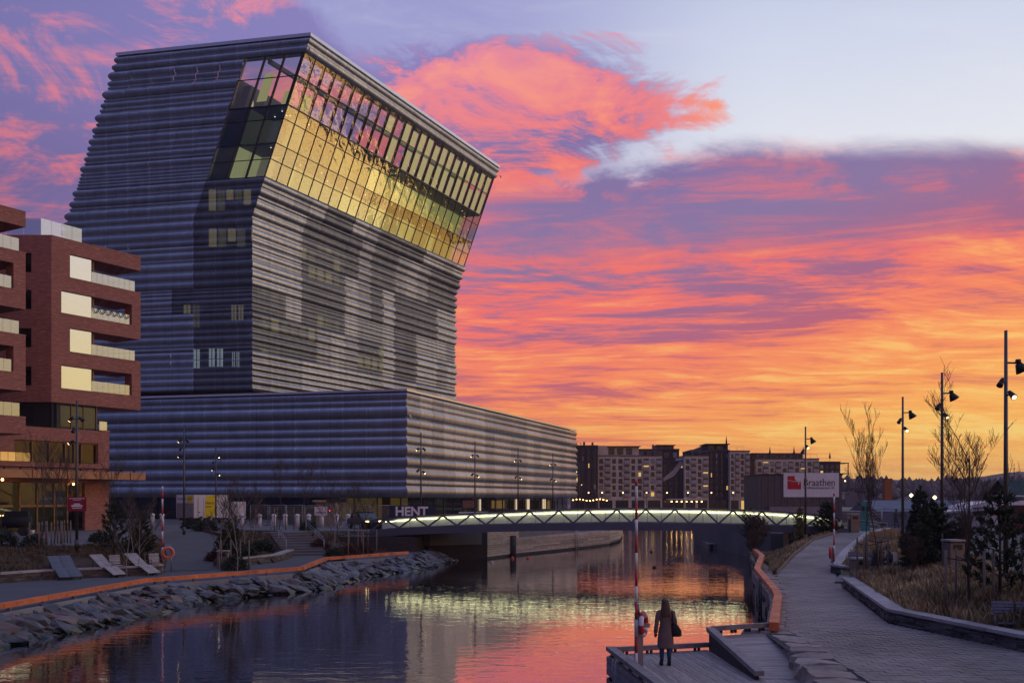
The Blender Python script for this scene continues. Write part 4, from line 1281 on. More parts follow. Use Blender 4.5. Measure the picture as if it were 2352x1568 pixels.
# ================================================================ stairs
ST = empty('staircase', (-14.6, 71.2, ZP), 0, 'pale stone stairs climbing the planted slope with steel handrails', 'stairs')
d = (STAIR_B - STAIR_A).normalized().to_3d(); n = Vector((d.y, -d.x, 0)); L = (STAIR_B - STAIR_A).length
for i in range(9):
    z1 = ZP + (ZS - ZP) * (i + 1) / 9
    mb = MB(); mb.obox(STAIR_A.to_3d(), d, n, UPV, (L * i / 9, L * (i + 1) / 9 + .3), (-1.5, 1.5), (z1 - .32, z1)); mb.build('step', M['paving'], ST, True)
for s_ in (-1.35, 1.35):
    o = STAIR_A.to_3d() + n * s_
    mb = MB()
    for dz_ in (.75, .95): mb.tube(up(o + d * .6, ZP + .25 + dz_), up(o + d * (L - .3), ZS - .05 + dz_), .028)
    for f in (.08, .5, .95): mb.tube(up(o + d * L * f, ZP + (ZS - ZP) * f - .1), up(o + d * L * f, ZP + (ZS - ZP) * f + 1.02), .03)
    mb.build('handrail', M['steel'], ST, True)
# ================================================================ timber quay below the square
random.seed(8)
QY = empty('timber_quay', (-2.0, 81.4, 0), 0, 'board clad timber quay wall rising from the water beyond the bridge', 'quay')
def board_wall(pts, z0, z1, n, name='board', per=9.0):
    for a, b_ in zip(pts, pts[1:]):
        a = Vector((*a, 0)); b_ = Vector((*b_, 0)); d = (b_ - a).normalized(); nn = Vector((d.y, -d.x, 0)); L = (b_ - a).length
        h = (z1 - z0) / n
        mb = MB(); mb.obox(a, d, nn, UPV, (0, L), (-.25, -.05), (z0 - .2, z1 - .02)); mb.build('quay_backing', M['old_timber'], QY, True)
        for r in range(n):
            s = random.uniform(-6, 0)
            while s < L:
                l_ = random.uniform(.5, 1.3) * per; s0, s1 = max(0, s), min(L, s + l_)
                if s1 > s0 + .1:
                    mb = MB(); mb.obox(a, d, nn, UPV, (s0 + .01, s1 - .01), (-.05, random.uniform(0, .02)), (z0 + r * h + .012, z0 + (r + 1) * h - .012)); mb.build(name, M['quay_board'], QY, True)
                s += l_
board_wall([(-2.0, 81.3), (0.6, 87.4)], .18, 2.26, 11)
board_wall([(0.15, 86.2), (7.6, 100.2), (10.4, 106.5)], .18, 1.52, 8)
board_wall([(10.4, 106.5), (12.4, 114.8), (14.5, 131)], .3, 1.9, 9)
mb = MB(); mb.prism([(-.1, 86.5), (0.1, 86.2), (7.55, 100.2), (10.35, 106.5), (12.4, 114.8), (11, 116), (4.6, 98.6), (.2, 88)], 1.3, 1.53); mb.build('quay_step', M['deck'], QY, True)
board_wall([(-.0, 88.0), (4.9, 98.0), (9.6, 108.5)], 1.55, 2.25, 4)
mb = MB(); mb.tube((0.1, 85.8, -.6), (0.1, 85.8, 1.75), .28, n=12); mb.build('mooring_pile', M['old_timber'], QY, True)
mb = MB()
for s_ in (-.2, .2): mb.tube((6.3 + s_ * .5, 97.5 + s_, -.3), (6.3 + s_ * .5, 97.5 + s_, 2.0), .035)
for i in range(7): mb.tube((6.2, 97.3, .1 + i * .27), (6.4, 97.7, .1 + i * .27), .025)
mb.build('ladder', M['steel'], QY, True)
mb = MB(); mb.obox((-6.6, 79.6, 0), Vector((4.6, 1.75, 0)).normalized(), Vector((1.75, -4.6, 0)).normalized(), UPV, (0, 4.9), (-.5, 0), (-.5, 2.28)); mb.build('quay_end_wall', M['old_timber'], QY, True)

# ================================================================ footbridge
BR = empty('footbridge', (5.9, 75, 0), 0, 'arched steel footbridge with lit glass sides and zigzag truss railings', 'bridge')
BU = [(850, 1199, 1219, 1238), (890.6, 1188, 1212.6, 1228.7), (1066, 1180, 1205, 1223), (1242, 1171.5, 1201.7, 1218), (1418, 1167.7, 1199, 1217), (1600, 1168, 1201, 1219), (1761, 1173, 1204.7, 1221.7), (1878, 1181, 1208, 1224), (1950, 1193, 1214, 1228)]
def br(u):
    """deck line of the bridge at a place across the river: position, rail, deck, underside heights"""
    if u <= BU[0][0]: r = BU[0]
    elif u >= BU[-1][0]: r = BU[-1]
    else:
        for i in range(len(BU) - 1):
            if BU[i][0] <= u <= BU[i + 1][0]:
                p = [BU[max(0, i - 1)], BU[i], BU[i + 1], BU[min(len(BU) - 1, i + 2)]]; t_ = (u - BU[i][0]) / (BU[i + 1][0] - BU[i][0])
                r = [p[1][k] + (p[2][k] - p[1][k]) * t_ for k in range(4)]; break
    Y = 77.5 + (71.5 - 77.5) * (u - 850) / 1100
    x = (u - U0) / F * Y
    return x, Y, CZ - (r[1] - V0) / F * Y, CZ - (r[2] - V0) / F * Y, CZ - (r[3] - V0) / F * Y
NB = 66
st_ = [br(850 + (1950 - 850) * i / NB) for i in range(NB + 1)]
def sm3(k):
    q_ = [list(s) for s in st_]
    for i in range(1, NB):
        st2 = st_[max(0, i - 3):i + 4]
        for k_ in (2, 3, 4): q_[i][k_] = sum(s[k_] for s in st2) / len(st2)
    return q_
st_ = sm3(0)
BW = 3.2
bd = Vector((st_[-1][0] - st_[0][0], st_[-1][1] - st_[0][1], 0)).normalized(); bn_ = Vector((-bd.y, bd.x, 0))     # bn_ points away from the camera
def bp_(i, off, z): s = st_[i]; return Vector((s[0], s[1], 0)) + bn_ * off + Vector((0, 0, z))
def strip(name, mat_, fn, rng=range(NB), smooth=True):
    mb = MB(); rings = [fn(i) for i in list(rng) + [list(rng)[-1] + 1]]
    mb.loft(rings, True, True, False); return mb.build(name, mat_, BR, True)
for nm, off in (('girder', 0.0), ('girder', BW)):
    strip(nm, M['bridge'], lambda i: [bp_(i, off - .12, st_[i][4]), bp_(i, off + .12, st_[i][4]), bp_(i, off + .12, st_[i][3]), bp_(i, off - .12, st_[i][3])])
strip('bridge_deck', M['concrete'], lambda i: [bp_(i, .13, st_[i][3] - .35), bp_(i, BW - .13, st_[i][3] - .35), bp_(i, BW - .13, st_[i][3] - .12), bp_(i, .13, st_[i][3] - .12)])
for off in (0.0, BW):
    strip('top_rail', M['bridge'], lambda i: [bp_(i, off - .09, st_[i][2] - .07), bp_(i, off + .09, st_[i][2] - .07), bp_(i, off + .09, st_[i][2] + .05), bp_(i, off - .09, st_[i][2] + .05)])
    s_ = 1 if off == 0 else -1
    strip('handrail_light', M['led'], lambda i: [bp_(i, off + s_ * .2, st_[i][2] - .27), bp_(i, off + s_ * .26, st_[i][2] - .27), bp_(i, off + s_ * .26, st_[i][2] - .21), bp_(i, off + s_ * .2, st_[i][2] - .21)], range(2, NB - 2))
    for k in range(1, 33):
        for i0, i1 in ((2 * k - 2, 2 * k - 1), (2 * k, 2 * k - 1)):
            if i0 > NB: continue
            lo_, hi_ = (i1, i0) if k % 2 else (i0, i1)
        # zigzag bars: apex on every second station
    for k in range(0, NB - 3, 4):
        i_top = k + 2
        for i_bot in (k, k + 4):
            if i_bot > NB: continue
            a, b_ = bp_(i_bot, off, st_[i_bot][3]), bp_(i_top, off, st_[i_top][2] - .05)
            d = (b_ - a).normalized(); e_ = d.cross(bn_).normalized()
            mb = MB(); mb.obox(a, e_, bn_, d, (-.065, .065), (-.07, .07), (0, (b_ - a).length)); mb.build('truss_bar', M['bridge'], BR, True)
    for k in range(0, NB - 1, 2):
        o_ = off + (.1 if off == 0 else -.1)
        a, b_ = bp_(k, o_, 0), bp_(k + 2, o_, 0); g_ = .02 * (b_ - a).normalized()
        mb = MB(); mb.face([up(a + g_, st_[k][3]), up(b_ - g_, st_[k + 2][3]), up(b_ - g_, st_[k + 2][2] - .1), up(a + g_, st_[k][2] - .1)])
        mb.build('side_panel', M['bglass'] if off == 0 else M['frost'], BR, True)
# abutments
mb = MB(); mb.obox(bp_(0, 0, 0), bd, bn_, UPV, (-2.5, 3.6), (-.4, BW + .6), (-.4, st_[2][4] - .02)); mb.build('abutment', M['old_timber'], BR, True)
mb = MB(); mb.obox(bp_(NB, 0, 0), bd, bn_, UPV, (-4.2, 2.0), (-.1, BW + .6), (-.4, st_[NB - 6][4] - .02)); mb.build('abutment', M['dark'], BR, True)
mb = MB()
for off in (0.0, BW):
    mb.tube(bp_(NB, off, st_[NB][2]), bp_(NB, off, st_[NB][2] - .25) + bd * 2.6, .05); mb.tube(bp_(NB, off, st_[NB][3]), bp_(NB, off, st_[NB][2]), .05)
    mb.tube(bp_(NB, off, st_[NB][2] - .25) + bd * 2.6, bp_(NB, off, 2.2) + bd * 2.6, .05)
mb.build('end_railing', M['bridge'], BR, True)

# ================================================================ street lamps
def lamp_head(mb_h, mb_l, p, d, r=.095, L=.32):
    d = Vector(d).normalized(); p = Vector(p)
    mb_h.tube(p - d * L * .5, p + d * L * .1, r * .6, r * .95, 10); mb_h.tube(p + d * L * .1, p + d * L * .5, r * .95, r * 1.1, 10)
    mb_l.tube(p + d * (L * .5 + .003), p + d * (L * .5 + .015), r * .75, r * .75, 10)
LAMPS = {}
def street_lamp(x, y, z, h, label, kind, heads, group=None, dim=False):
    o = empty('street_lamp', (x, y, z), 0, label, 'street lamp', group)
    mb = MB(); mb.tube((0, 0, -.1), (0, 0, h), .085, .05, 10); mb.build('pole', M['pole'], o)
    mb = MB(); mb.tube((0, 0, 0), (0, 0, .5), .12, .11, 10); mb.build('pole_base', M['pole'], o)
    for dz_, ang, tilt, on_, bell in heads:
        a = R(ang); d = Vector((math.cos(a) * math.cos(R(tilt)), math.sin(a) * math.cos(R(tilt)), -math.sin(R(tilt))))
        arm = Vector((math.cos(a), math.sin(a), 0)) * (.42 if bell else .28)
        hb, lb = MB(), MB(); p = Vector((0, 0, h - dz_)) + arm
        hb.tube((0, 0, h - dz_), p, .03)
        if bell:
            dd = Vector((d.x, d.y, -1.2)).normalized(); hb.tube(p + Vector((0, 0, .12)), p - Vector((0, 0, .02)), .08, .1, 10); hb.tube(p - Vector((0, 0, .02)), p + dd * .3, .1, .22, 12)
            lb.tube(p + dd * .3, p + dd * .31, .19, .19, 12)
        else: lamp_head(hb, lb, p, d)
        hd = hb.build('lamp_head', M['dark'], o); lb.build('lens', (M['lamp_dim'] if dim else M['lamp_on']) if on_ else M['dark'], hd)
    return o
LH = [(.95, 200, 45, 1, 0), (.95, -20, 50, 0, 0), (1.55, 235, 60, 0, 0), (2.1, 195, 35, 1, 0)]
street_lamp(-23.5, 54, 2.2, 8.0, 'tall lamp post with four spotlights in front of the brick shop', 'spot', [(1.0, 200, 55, 1, 0), (1.0, -15, 40, 0, 0), (1.6, 260, 60, 0, 0), (2.25, 205, 35, 1, 0)], 'lamp posts on the square')
street_lamp(-24.6, 75, 2.3, 7.9, 'tall lamp post with lit spotlights at the top of the paved ramp', 'spot', LH, 'lamp posts on the square')
street_lamp(-30.2, 102, 2.3, 7.9, 'lamp post with small spotlights beside the box truck', 'spot', [(1.0, -20, 50, 1, 0), (1.6, 220, 55, 0, 0), (2.3, 200, 50, 1, 0), (2.8, -10, 50, 1, 0)], 'lamp posts on the square')
for i, (u, vt, Y, lb) in enumerate(((967, 993, 84.6, 'lamp post on the quay beside the low banner'), (1091, 1013, 97, 'lamp post on the quay behind the white machine cab'), (1190, 1028, 110, 'lamp post before the middle of the podium front'),
                                   (1270, 1040, 122, 'lamp post before the far end of the podium front'), (1330, 1060, 151, 'lamp post standing past the podium beside the dark brick block'))):
    p = at(u, vt, Y)
    street_lamp(p.x, p.y, ZS, p.z - ZS, lb, 'spot', [(1.4, 200, 45, 1, 0), (1.4, -20, 50, 0, 0), (3.2, 215, 50, 0, 0), (3.35, -25, 45, 1, 0)], 'lamp posts along the museum quay')
RB = [(1.45, -5, 45, 0, 1), (2.1, 215, 50, 0, 0), (2.75, -70, 40, 1, 0)]
street_lamp(16.0, 32.4, 2.05, 8.3, 'tall road side lamp post beside the dark pine', 'bell', [(1.05, 5, 45, 0, 1), (1.7, 215, 50, 0, 0), (2.1, -80, 40, 1, 0)], 'lamp posts by the road')
street_lamp(18.75, 43.6, 2.1, 8.3, 'road side lamp post between the bare tree and the pines', 'bell', [(.9, 5, 45, 0, 1), (1.5, 215, 50, 0, 0), (1.9, -80, 40, 1, 0)], 'lamp posts by the road')
street_lamp(21.1, 54.0, 2.15, 8.25, 'road side lamp post behind the staked saplings', 'bell', [(.85, 5, 45, 0, 1), (1.3, 215, 50, 0, 0), (1.75, -80, 40, 1, 0)], 'lamp posts by the road')
street_lamp(20.25, 69, 1.93, 7.95, 'lamp post with a bell shaded light at the end of the footbridge', 'bell', [(.85, 5, 45, 0, 1), (1.7, 215, 50, 0, 0), (1.4, -80, 40, 1, 0)], 'lamp posts by the road')

# ================================================================ wooden sun loungers and wall seats
def slat_row(parent, mat_, o, ax, ln, ny_, wd, th=.035, gap=.25, name='slat'):
    """ny_ slats laid across, marching along ln from o"""
    o = Vector(o); ln = Vector(ln); ax = Vector(ax).normalized(); nrm = ax.cross(ln).normalized(); d = ln.normalized(); st2 = ln.length / ny_
    mb = MB(); mb.obox((0, 0, 0), ax, d, nrm, (0, wd), (-st2 * (1 - gap) / 2, st2 * (1 - gap) / 2), (-th / 2, th / 2)); me = mb.mesh('slat', mat_)
    for i in range(ny_): inst(name, me, parent, loc=o + ln * (i + .5) / ny_)
def lounger(loc, rz, label, mat_, two, sw=.36):
    o = empty('sun_lounger', loc, rz, label, 'sun lounger', 'sun loungers on the garden wall')
    for k in range(2 if two else 1):
        x = k * (sw + .02)
        slat_row(o, mat_, (x, -.85, .16), (1, 0, 0), (0, .82, .37), 12, sw)
        slat_row(o, mat_, (x, .22, .5), (1, 0, 0), (0, 1.05, .62), 15, sw)
        mb = MB()
        for s_ in (.05, sw - .05):
            mb.path([(x + s_, -.86, .13), (x + s_, -.03, .49), (x + s_, .22, .46), (x + s_, 1.27, 1.08)], .02); mb.tube((x + s_, 1.0, .9), (x + s_, 1.0, .2), .02)
            mb.tube((x + s_, -.6, .22), (x + s_, -.6, 0), .025)
        mb.build('frame', M['dark'], o)
    return o
wr = math.atan2(3.2, 4.0)
lounger((-22.95, 50.15, ZP), .70, 'dark grey double sun lounger on the stone garden wall', M['slat_dark'], True, .55)
lounger((-21.1, 51.65, ZP), .98, 'pale wooden sun lounger between the grey lounger and the wall seat', M['slat'], True)
lounger((-19.7, 52.75, ZP), .98, 'pale wooden sun lounger beside the shrub and the mossy bank', M['slat'], True)
def wall_seat(loc, rz, label, two=False, group='seats on the garden walls', arm=1, mat_=None):
    o = empty('wall_seat', loc, rz, label, 'seat', group)
    for k in range(2 if two else 1):
        x = k * .62
        slat_row(o, mat_ or M['slat'], (x, .36, .1), (1, 0, 0), (0, .16, .5), 6, .55)
        slat_row(o, mat_ or M['slat'], (x, -.1, .05), (1, 0, 0), (0, .42, 0), 5, .55)
        mb = MB()
        for s_ in ((-.03, .58) if arm else ()):
            mb.path([(x + s_, -.12, 0), (x + s_, -.1, .27), (x + s_, .4, .27)], .022)
        for s_ in (.08, .47): mb.tube((x + s_, .34, 0), (x + s_, .55, .6), .02)
        mb.build('frame', M['stake'], o)
    return o
wall_seat((-20.9, 52.25, ZP + .5), wr, 'slatted wall seat with an armrest between two pale loungers')
wall_seat((-19.35, 53.7, ZP + .5), wr, 'slatted wall seat on its own above the mossy bank')

# ================================================================ lifebuoy stations with striped poles
def striped_pole(o, x, y, z0, z1, r, step=.5):
    i = 0; z = z0
    while z < z1 - .01:
        zz_ = min(z1, z + step); mb = MB(); mb.tube((x, y, z), (x, y, zz_), r, r, 10); mb.build('pole_band', M['red'] if i % 2 else M['white'], o); z = zz_; i += 1
def torus(mb, c, R0, r, a, b_, n=24, m=8, cols=None):
    c = Vector(c); a = Vector(a).normalized(); b_ = Vector(b_).normalized(); k = a.cross(b_)
    rings = []
    for i in range(n + 1):
        t_ = 2 * math.pi * i / n; d = a * math.cos(t_) + b_ * math.sin(t_)
        rings.append([c + d * (R0 + r * math.cos(2 * math.pi * j / m)) + k * r * math.sin(2 * math.pi * j / m) for j in range(m)])
    for i in range(n):
        if cols: mb.cur = cols(i / n)
        mb.loft(rings[i:i + 2], True, False)
    mb.cur = 0
p = on(373, 1312, ZP)
LB = empty('lifebuoy_station', p, 0, 'orange lifebuoy on a bent stand with a striped pole by the paved ramp', 'lifebuoy')
striped_pole(LB, 0, 0, 0, 4.75, .045, .45)
mb = MB(); torus(mb, (.32, -.05, 1.05), .27, .07, (.75, .3, .0), (0, 0, 1)); mb.build('lifebuoy', M['buoy_orange'], LB)
mb = MB(); mb.path([(.45, .12, 0), (.45, .12, 1.2), (.38, .08, 1.48), (.22, .02, 1.5), (.1, 0, 1.35)], .03); mb.build('stand', M['steel'], LB)
mb = MB(); torus(mb, (.32, -.05, 1.05), .345, .015, (.75, .3, .0), (0, 0, 1), 16, 5); mb.build('rope', M['white'], LB)

# ================================================================ litter bins
def bin_(loc, label, h=.95, w_=.5, rz=0.0):
    o = empty('litter_bin', loc, rz, label, 'litter bin', 'litter bins')
    mb = MB(); mb.box((0, 0, h * .45), (w_, w_, h * .9)); mb.build('body', M['bin'], o)
    mb = MB(); mb.box((0, 0, h * .98), (w_ + .08, w_ + .08, .07)); mb.build('lid', M['cap'], o)
    mb = MB(); mb.box((0, -w_ / 2 - .012, h * .78), (w_ * .6, .03, h * .16)); mb.build('slot', M['dark'], o)
    return o
pb = on(513, 1304, ZP); bin_((pb.x, pb.y, ZP), 'litter bin standing at the end of the low stone wall by the ramp', 1.02, .62, .1)
mb = MB()
CE = empty('planter_edge', (-19.5, 66, 1.5), 0, 'rusty steel edging along the paved ramp', 'edging')
for a, b_, z0, z1 in (((-18.0, 60.4), (-18.9, 66.0), ZP + .08, 1.55), ((-18.9, 66.0), (-20.2, 72.5), 1.55, 2.02), ((-20.2, 72.5), (-27.3, 85.2), 2.02, 2.35)):
    mb = MB(); a = Vector((*a, 0)); b_ = Vector((*b_, 0)); d = (b_ - a).normalized(); n = Vector((-d.y, d.x, 0)) * .03
    q8 = [a - n, b_ - n, b_ + n, a + n]
    lo_ = [up(q8[0], z0 - .2), up(q8[1], z1 - .2), up(q8[2], z1 - .2), up(q8[3], z0 - .2)]; hi_ = [up(q8[0], z0 + .18), up(q8[1], z1 + .18), up(q8[2], z1 + .18), up(q8[3], z0 + .18)]
    mb.loft([lo_, hi_], True, True, False); mb.build('edging_plate', M['corten'], CE, True)

# ================================================================ things on the square: truck, bollards, site gate, banner, cab, car
TR = empty('box_truck', (*at(446, 1206, 104).xy, ZS), 0, 'white and yellow hired box truck parked under the museum', 'truck')
bxl, rl = Vector((0.93, 0.36, 0)).normalized(), Vector((-0.99, 0.14, 0)).normalized()
o = Vector((0, 0, 0)); M['truck_white'] = pm('truck_white', (0.66, 0.66, 0.68), .4, var=.05); M['truck_yellow'] = pm('truck_yellow', (0.75, 0.58, 0.01), .4, var=.05); M['truck_grey'] = pm('truck_grey', (0.25, 0.23, 0.23), .6, var=.1)
nb = Vector((-rl.y, rl.x, 0));
dep = Vector((0.36, 0.93, 0))
sideL, rearW = 3.7, 2.2
sd_ = Vector((0.80, 0.60, 0)).normalized(); rr = Vector((-0.95, 0.31, 0)).normalized()
cz0, cz1 = .62, 3.02
P_ = [Vector((0, 0, 0)), sd_ * sideL, sd_ * sideL + rr * rearW, rr * rearW]
mb = MB(); mb.prism([(p.x, p.y) for p in P_], cz0, cz1); mb.build('cargo_box', M['truck_white'], TR)
sn = Vector((sd_.y, -sd_.x, 0)); rn = Vector((rr.y, -rr.x, 0))
if rn.y > 0: rn = -rn
mb = MB(); mb.obox(sn * .005, sd_, sn, UPV, (1.05, 2.15), (0, .012), (cz0 + .15, cz1 - .08))
mb.v = [(v[0] + sd_.x * .25 * (1 if v[2] > 2 else 0), v[1] + sd_.y * .25 * (1 if v[2] > 2 else 0), v[2]) for v in mb.v]; mb.build('yellow_panel', M['truck_yellow'], TR)
mb = MB(); mb.obox(sn * .005, sd_, sn, UPV, (.42, .95), (0, .03), (cz0 + .1, cz1 - .35)); dr = mb.build('side_door', M['truck_white'], TR)
mb = MB(); mb.obox(sn * .036, sd_, sn, UPV, (.47, .62), (0, .03), (1.15, 1.25)); mb.build('handle', M['dark'], dr)
mb = MB()
for a, b_, c, d in ((.40, .42, cz0 + .1, cz1 - .33), (.95, .97, cz0 + .1, cz1 - .33)): mb.obox(sn * .006, sd_, sn, UPV, (a, b_), (0, .035), (c, d))
mb.build('door_trim', M['dark'], TR)
mb = MB(); mb.obox(rn * .004, rr, rn, UPV, (.08, rearW - .08), (0, .05), (cz0, 2.15)); mb.build('tail_lift', M['truck_grey'], TR)
mb = MB(); mb.obox(rn * .006, rr, rn, UPV, (.15, rearW - .1), (0, .02), (2.22, 2.95)); mb.build('rear_sign', M['truck_white'], TR)
mb = MB(); mb.obox(rn * .028, rr, rn, UPV, (.18, .85), (0, .012), (2.26, 2.92)); mb.build('rear_sign_yellow', M['truck_yellow'], TR)
for a in (.25, 1.7):
    mb = MB(); mb.obox(rn * .03, rr, rn, UPV, (a, a + .32), (0, .06), (.46, .58)); mb.build('tail_light', M['red'], TR)
mb = MB(); mb.obox(Vector((0, 0, 0)), sd_, rr, UPV, (.1, 5.4), (.2, rearW - .2), (.35, .61)); mb.build('chassis', M['dark'], TR)
cab_p = [sd_ * 3.9, sd_ * 5.6, sd_ * 5.6 + rr * rearW, sd_ * 3.9 + rr * rearW]
mb = MB(); mb.prism([(p.x, p.y) for p in cab_p], .5, 2.3); mb.build('cab', M['truck_white'], TR)
for a in (.9, 1.8, 4.7):
    for b_ in (.0, rearW - .28):
        p = sd_ * a + rr * b_ + UPV * .42; mb = MB(); mb.tube(p, p + rr * .28, .42, .42, 14); wh = mb.build('wheel', M['dark'], TR)
        mb = MB(); mb.tube(p - rr * .01, p + rr * .29, .2, .2, 10); mb.build('rim', M['steel'], wh)
def put_text(me, parent, o, ax, nrm, name='lettering'):
    """lay a text mesh on a plane: ax is the reading direction, nrm points to the reader"""
    ax = Vector(ax).normalized(); nrm = Vector(nrm).normalized(); upv = nrm.cross(ax).normalized()
    m = Matrix((ax, upv, nrm)).transposed().to_4x4(); m.translation = Vector(o)
    ob = bpy.data.objects.new(name, me); ob.matrix_basis = m; link(ob, parent); return ob
put_text(text_mesh('Hertz', .42, M['dark']), TR, sd_ * 1.17 + sn * .03 + UPV * 2.05, sd_, sn)
mb = MB(); mb.obox(sn * .02, sd_, sn, UPV, (1.2, 1.85), (0, .006), (1.74, 1.82)); mb.build('small_print', M['dark'], TR)
put_text(text_mesh('Lostro', .40, M['dark']), TR, rr * (rearW - .2) + rn * .04 + UPV * 2.5, -rr, rn)
put_text(text_mesh('Hertz', .22, M['dark']), TR, rr * .75 + rn * .05 + UPV * 2.52, -rr, rn)

for i, u in enumerate((594, 545, 1036 / 1.0, 620, 645, 670, 705, 724, 768, 798)):
    pass
BOL = None
for i, u in enumerate((596, 629, 655, 683, 709, 739, 773, 800, 596 - 40, 350, 372)):
    Y = 92.0 if u > 450 else 96.0
    p = at(u, 1200, Y)
    if BOL is None:
        BOL = empty('bollard', (p.x, p.y, ZS), 0, 'stout white stone bollard in the row before the museum', 'bollard', 'white bollards before the museum')
        mb = MB(); mb.lathe([(.2, -.02), (.2, .85), (.17, .92)], n=12); mb.build('shaft', M['white'], BOL)
        mb = MB(); mb.lathe([(.17, .92), (.23, .96), (.23, 1.12), (.12, 1.2), (.02, 1.22)], n=12); mb.build('cap', M['white'], BOL)
    else: copy_tree(BOL, loc=(p.x, p.y, ZS))
# mesh fence panels of the building site
M['wire'] = pm('fence_wire', (0.30, 0.30, 0.32), .4, .7)
def fence_panel(x, y, rz, label, wl=3.4, h=2.0, z=ZS, group='mesh panels of the site fence', nv=28, nh=9):
    o = empty('fence_panel', (x, y, z), rz, label, 'fence', group)
    mb = MB()
    for a, b_ in (((0, 0, 0), (0, 0, h)), ((wl, 0, 0), (wl, 0, h)), ((0, 0, h), (wl, 0, h)), ((0, 0, .12), (wl, 0, .12))): mb.tube(a, b_, .03, n=6)
    mb.build('fence_frame', M['steel'], o)
    mb = MB()
    for i in range(1, nv): mb.tube((wl * i / nv, 0, .12), (wl * i / nv, 0, h), .008, n=3, caps=False)
    for i in range(1, nh): mb.tube((0, 0, .12 + (h - .12) * i / nh), (wl, 0, .12 + (h - .12) * i / nh), .008, n=3, caps=False)
    mb.build('fence_mesh', M['wire'], o)
    for x_ in (0, wl): mb = MB(); mb.box((x_, 0, .06), (.3, .6, .12)); mb.build('fence_foot', M['concrete'], o)
    return o
for i in range(5): p = at(575 + i * 40, 1200, 98 - i * 1.2); fence_panel(p.x, p.y, -.25, 'steel mesh fence panel before the lit museum lobby', 2.0 if i else 2.1)
for i in range(2): p = at(805 + i * 45, 1200, 92); fence_panel(p.x, p.y, .05, 'steel mesh fence panel beside the turnstile', 1.8)
TS = empty('turnstile', (*at(775, 1206, 94).xy, ZS), 0, 'full height steel site turnstile with a dark header', 'turnstile')
mb = MB()
for x_ in (-.85, -.3, .3, .85):
    for y_ in (-.5, .5): mb.box((x_, y_, 1.15), (.07, .07, 2.3))
mb.build('frame', M['steel'], TS)
mb = MB(); mb.box((0, 0, 2.45), (1.9, 1.2, .35)); mb.build('header', M['facade_dark'], TS)
for i in range(9): mb = MB(); mb.tube((.3, -.55, .3 + i * .22), (.85, -.55, .3 + i * .22), .02); mb.build('bar', M['steel'], TS)
mb = MB(); mb.box((-.6, -.55, 1.5), (.08, .05, .08)); mb.build('signal', M['bulb_red'], TS)
SN = empty('site_sign', (*at(737, 1206, 91).xy, ZS), 0, 'white prohibition notice board on the site fence', 'sign')
mb = MB(); mb.box((0, 0, 1.5), (1.15, .03, .8)); mb.build('board', M['white'], SN)
mb = MB(); torus(mb, (0, -.02, 1.68), .13, .02, (1, 0, 0), (0, 0, 1), 14, 5); mb.build('symbol', M['red'], SN)
mb = MB(); [mb.box((0, -.018, z_), (.9, .012, .05)) for z_ in (1.4, 1.27)]; mb.build('print', M['dark'], SN)
mb = MB(); [mb.box((x_, .03, .75), (.06, .04, 1.5)) for x_ in (-.4, .4)]; mb.build('post', M['steel'], SN)
CN = empty('skip', (*at(712, 1200, 101).xy, ZS), 0, 'dark green waste skip with a loose cover behind the fence', 'skip')
mb = MB(); mb.loft([[Vector((x_, y_, 0)) for x_, y_ in ((-2, -.8), (2, -.8), (2, .8), (-2, .8))], [Vector((x_ * 1.15, y_ * 1.15, 1.4)) for x_, y_ in ((-2, -.8), (2, -.8), (2, .8), (-2, .8))]], True, True, False); mb.build('tub', pm('skip_green', (.02, .06, .04), .6), CN)
mb = MB(); mb.lathe([(.9, 1.4), (.8, 1.65), (.4, 1.85), (.05, 1.9)], n=12); mb.build('cover', M['bush'], CN)
KI = empty('site_kiosk', (*at(752, 1206, 100).xy, ZS), 0, 'yellow lit guard hut behind the turnstile', 'hut')
mb = MB(); mb.box((0, 0, 1.15), (2.0, 1.4, 2.3)); mb.build('wall', pm('hut_wall', (.35, .25, .12), .7), KI)
mb = MB(); mb.box((0, -.2, 2.38), (2.5, 2.0, .16)); mb.build('roof', pm('hut_roof', (.5, .42, .25), .6), KI)
# dark banner with white lettering on the quay railing
BN = empty('banner', (*at(948, 1180, 84).xy, ZS + .78), .05, 'dark blue building company banner with cut off white letters', 'banner')
mb = MB(); mb.box((0, 0, .72), (3.9, .05, 1.05)); mb.build('cloth', pm('banner_blue', (.02, .025, .07), .7), BN)
put_text(text_mesh('HENT', 1.05, M['white'], align='CENTER', bold=.035), BN, (-.1, -.03, .42), (1, 0, 0), (0, -1, 0))
mb = MB(); [mb.box((x_, .06, .2), (.06, .06, 2.1)) for x_ in (-1.9, 0, 1.9)]; mb.build('post', M['steel'], BN)
fence_panel(*at(1005, 1200, 86).xy, .1, 'bent tube railing behind the banner on the quay', 2.4, 1.1, nv=8, nh=2)
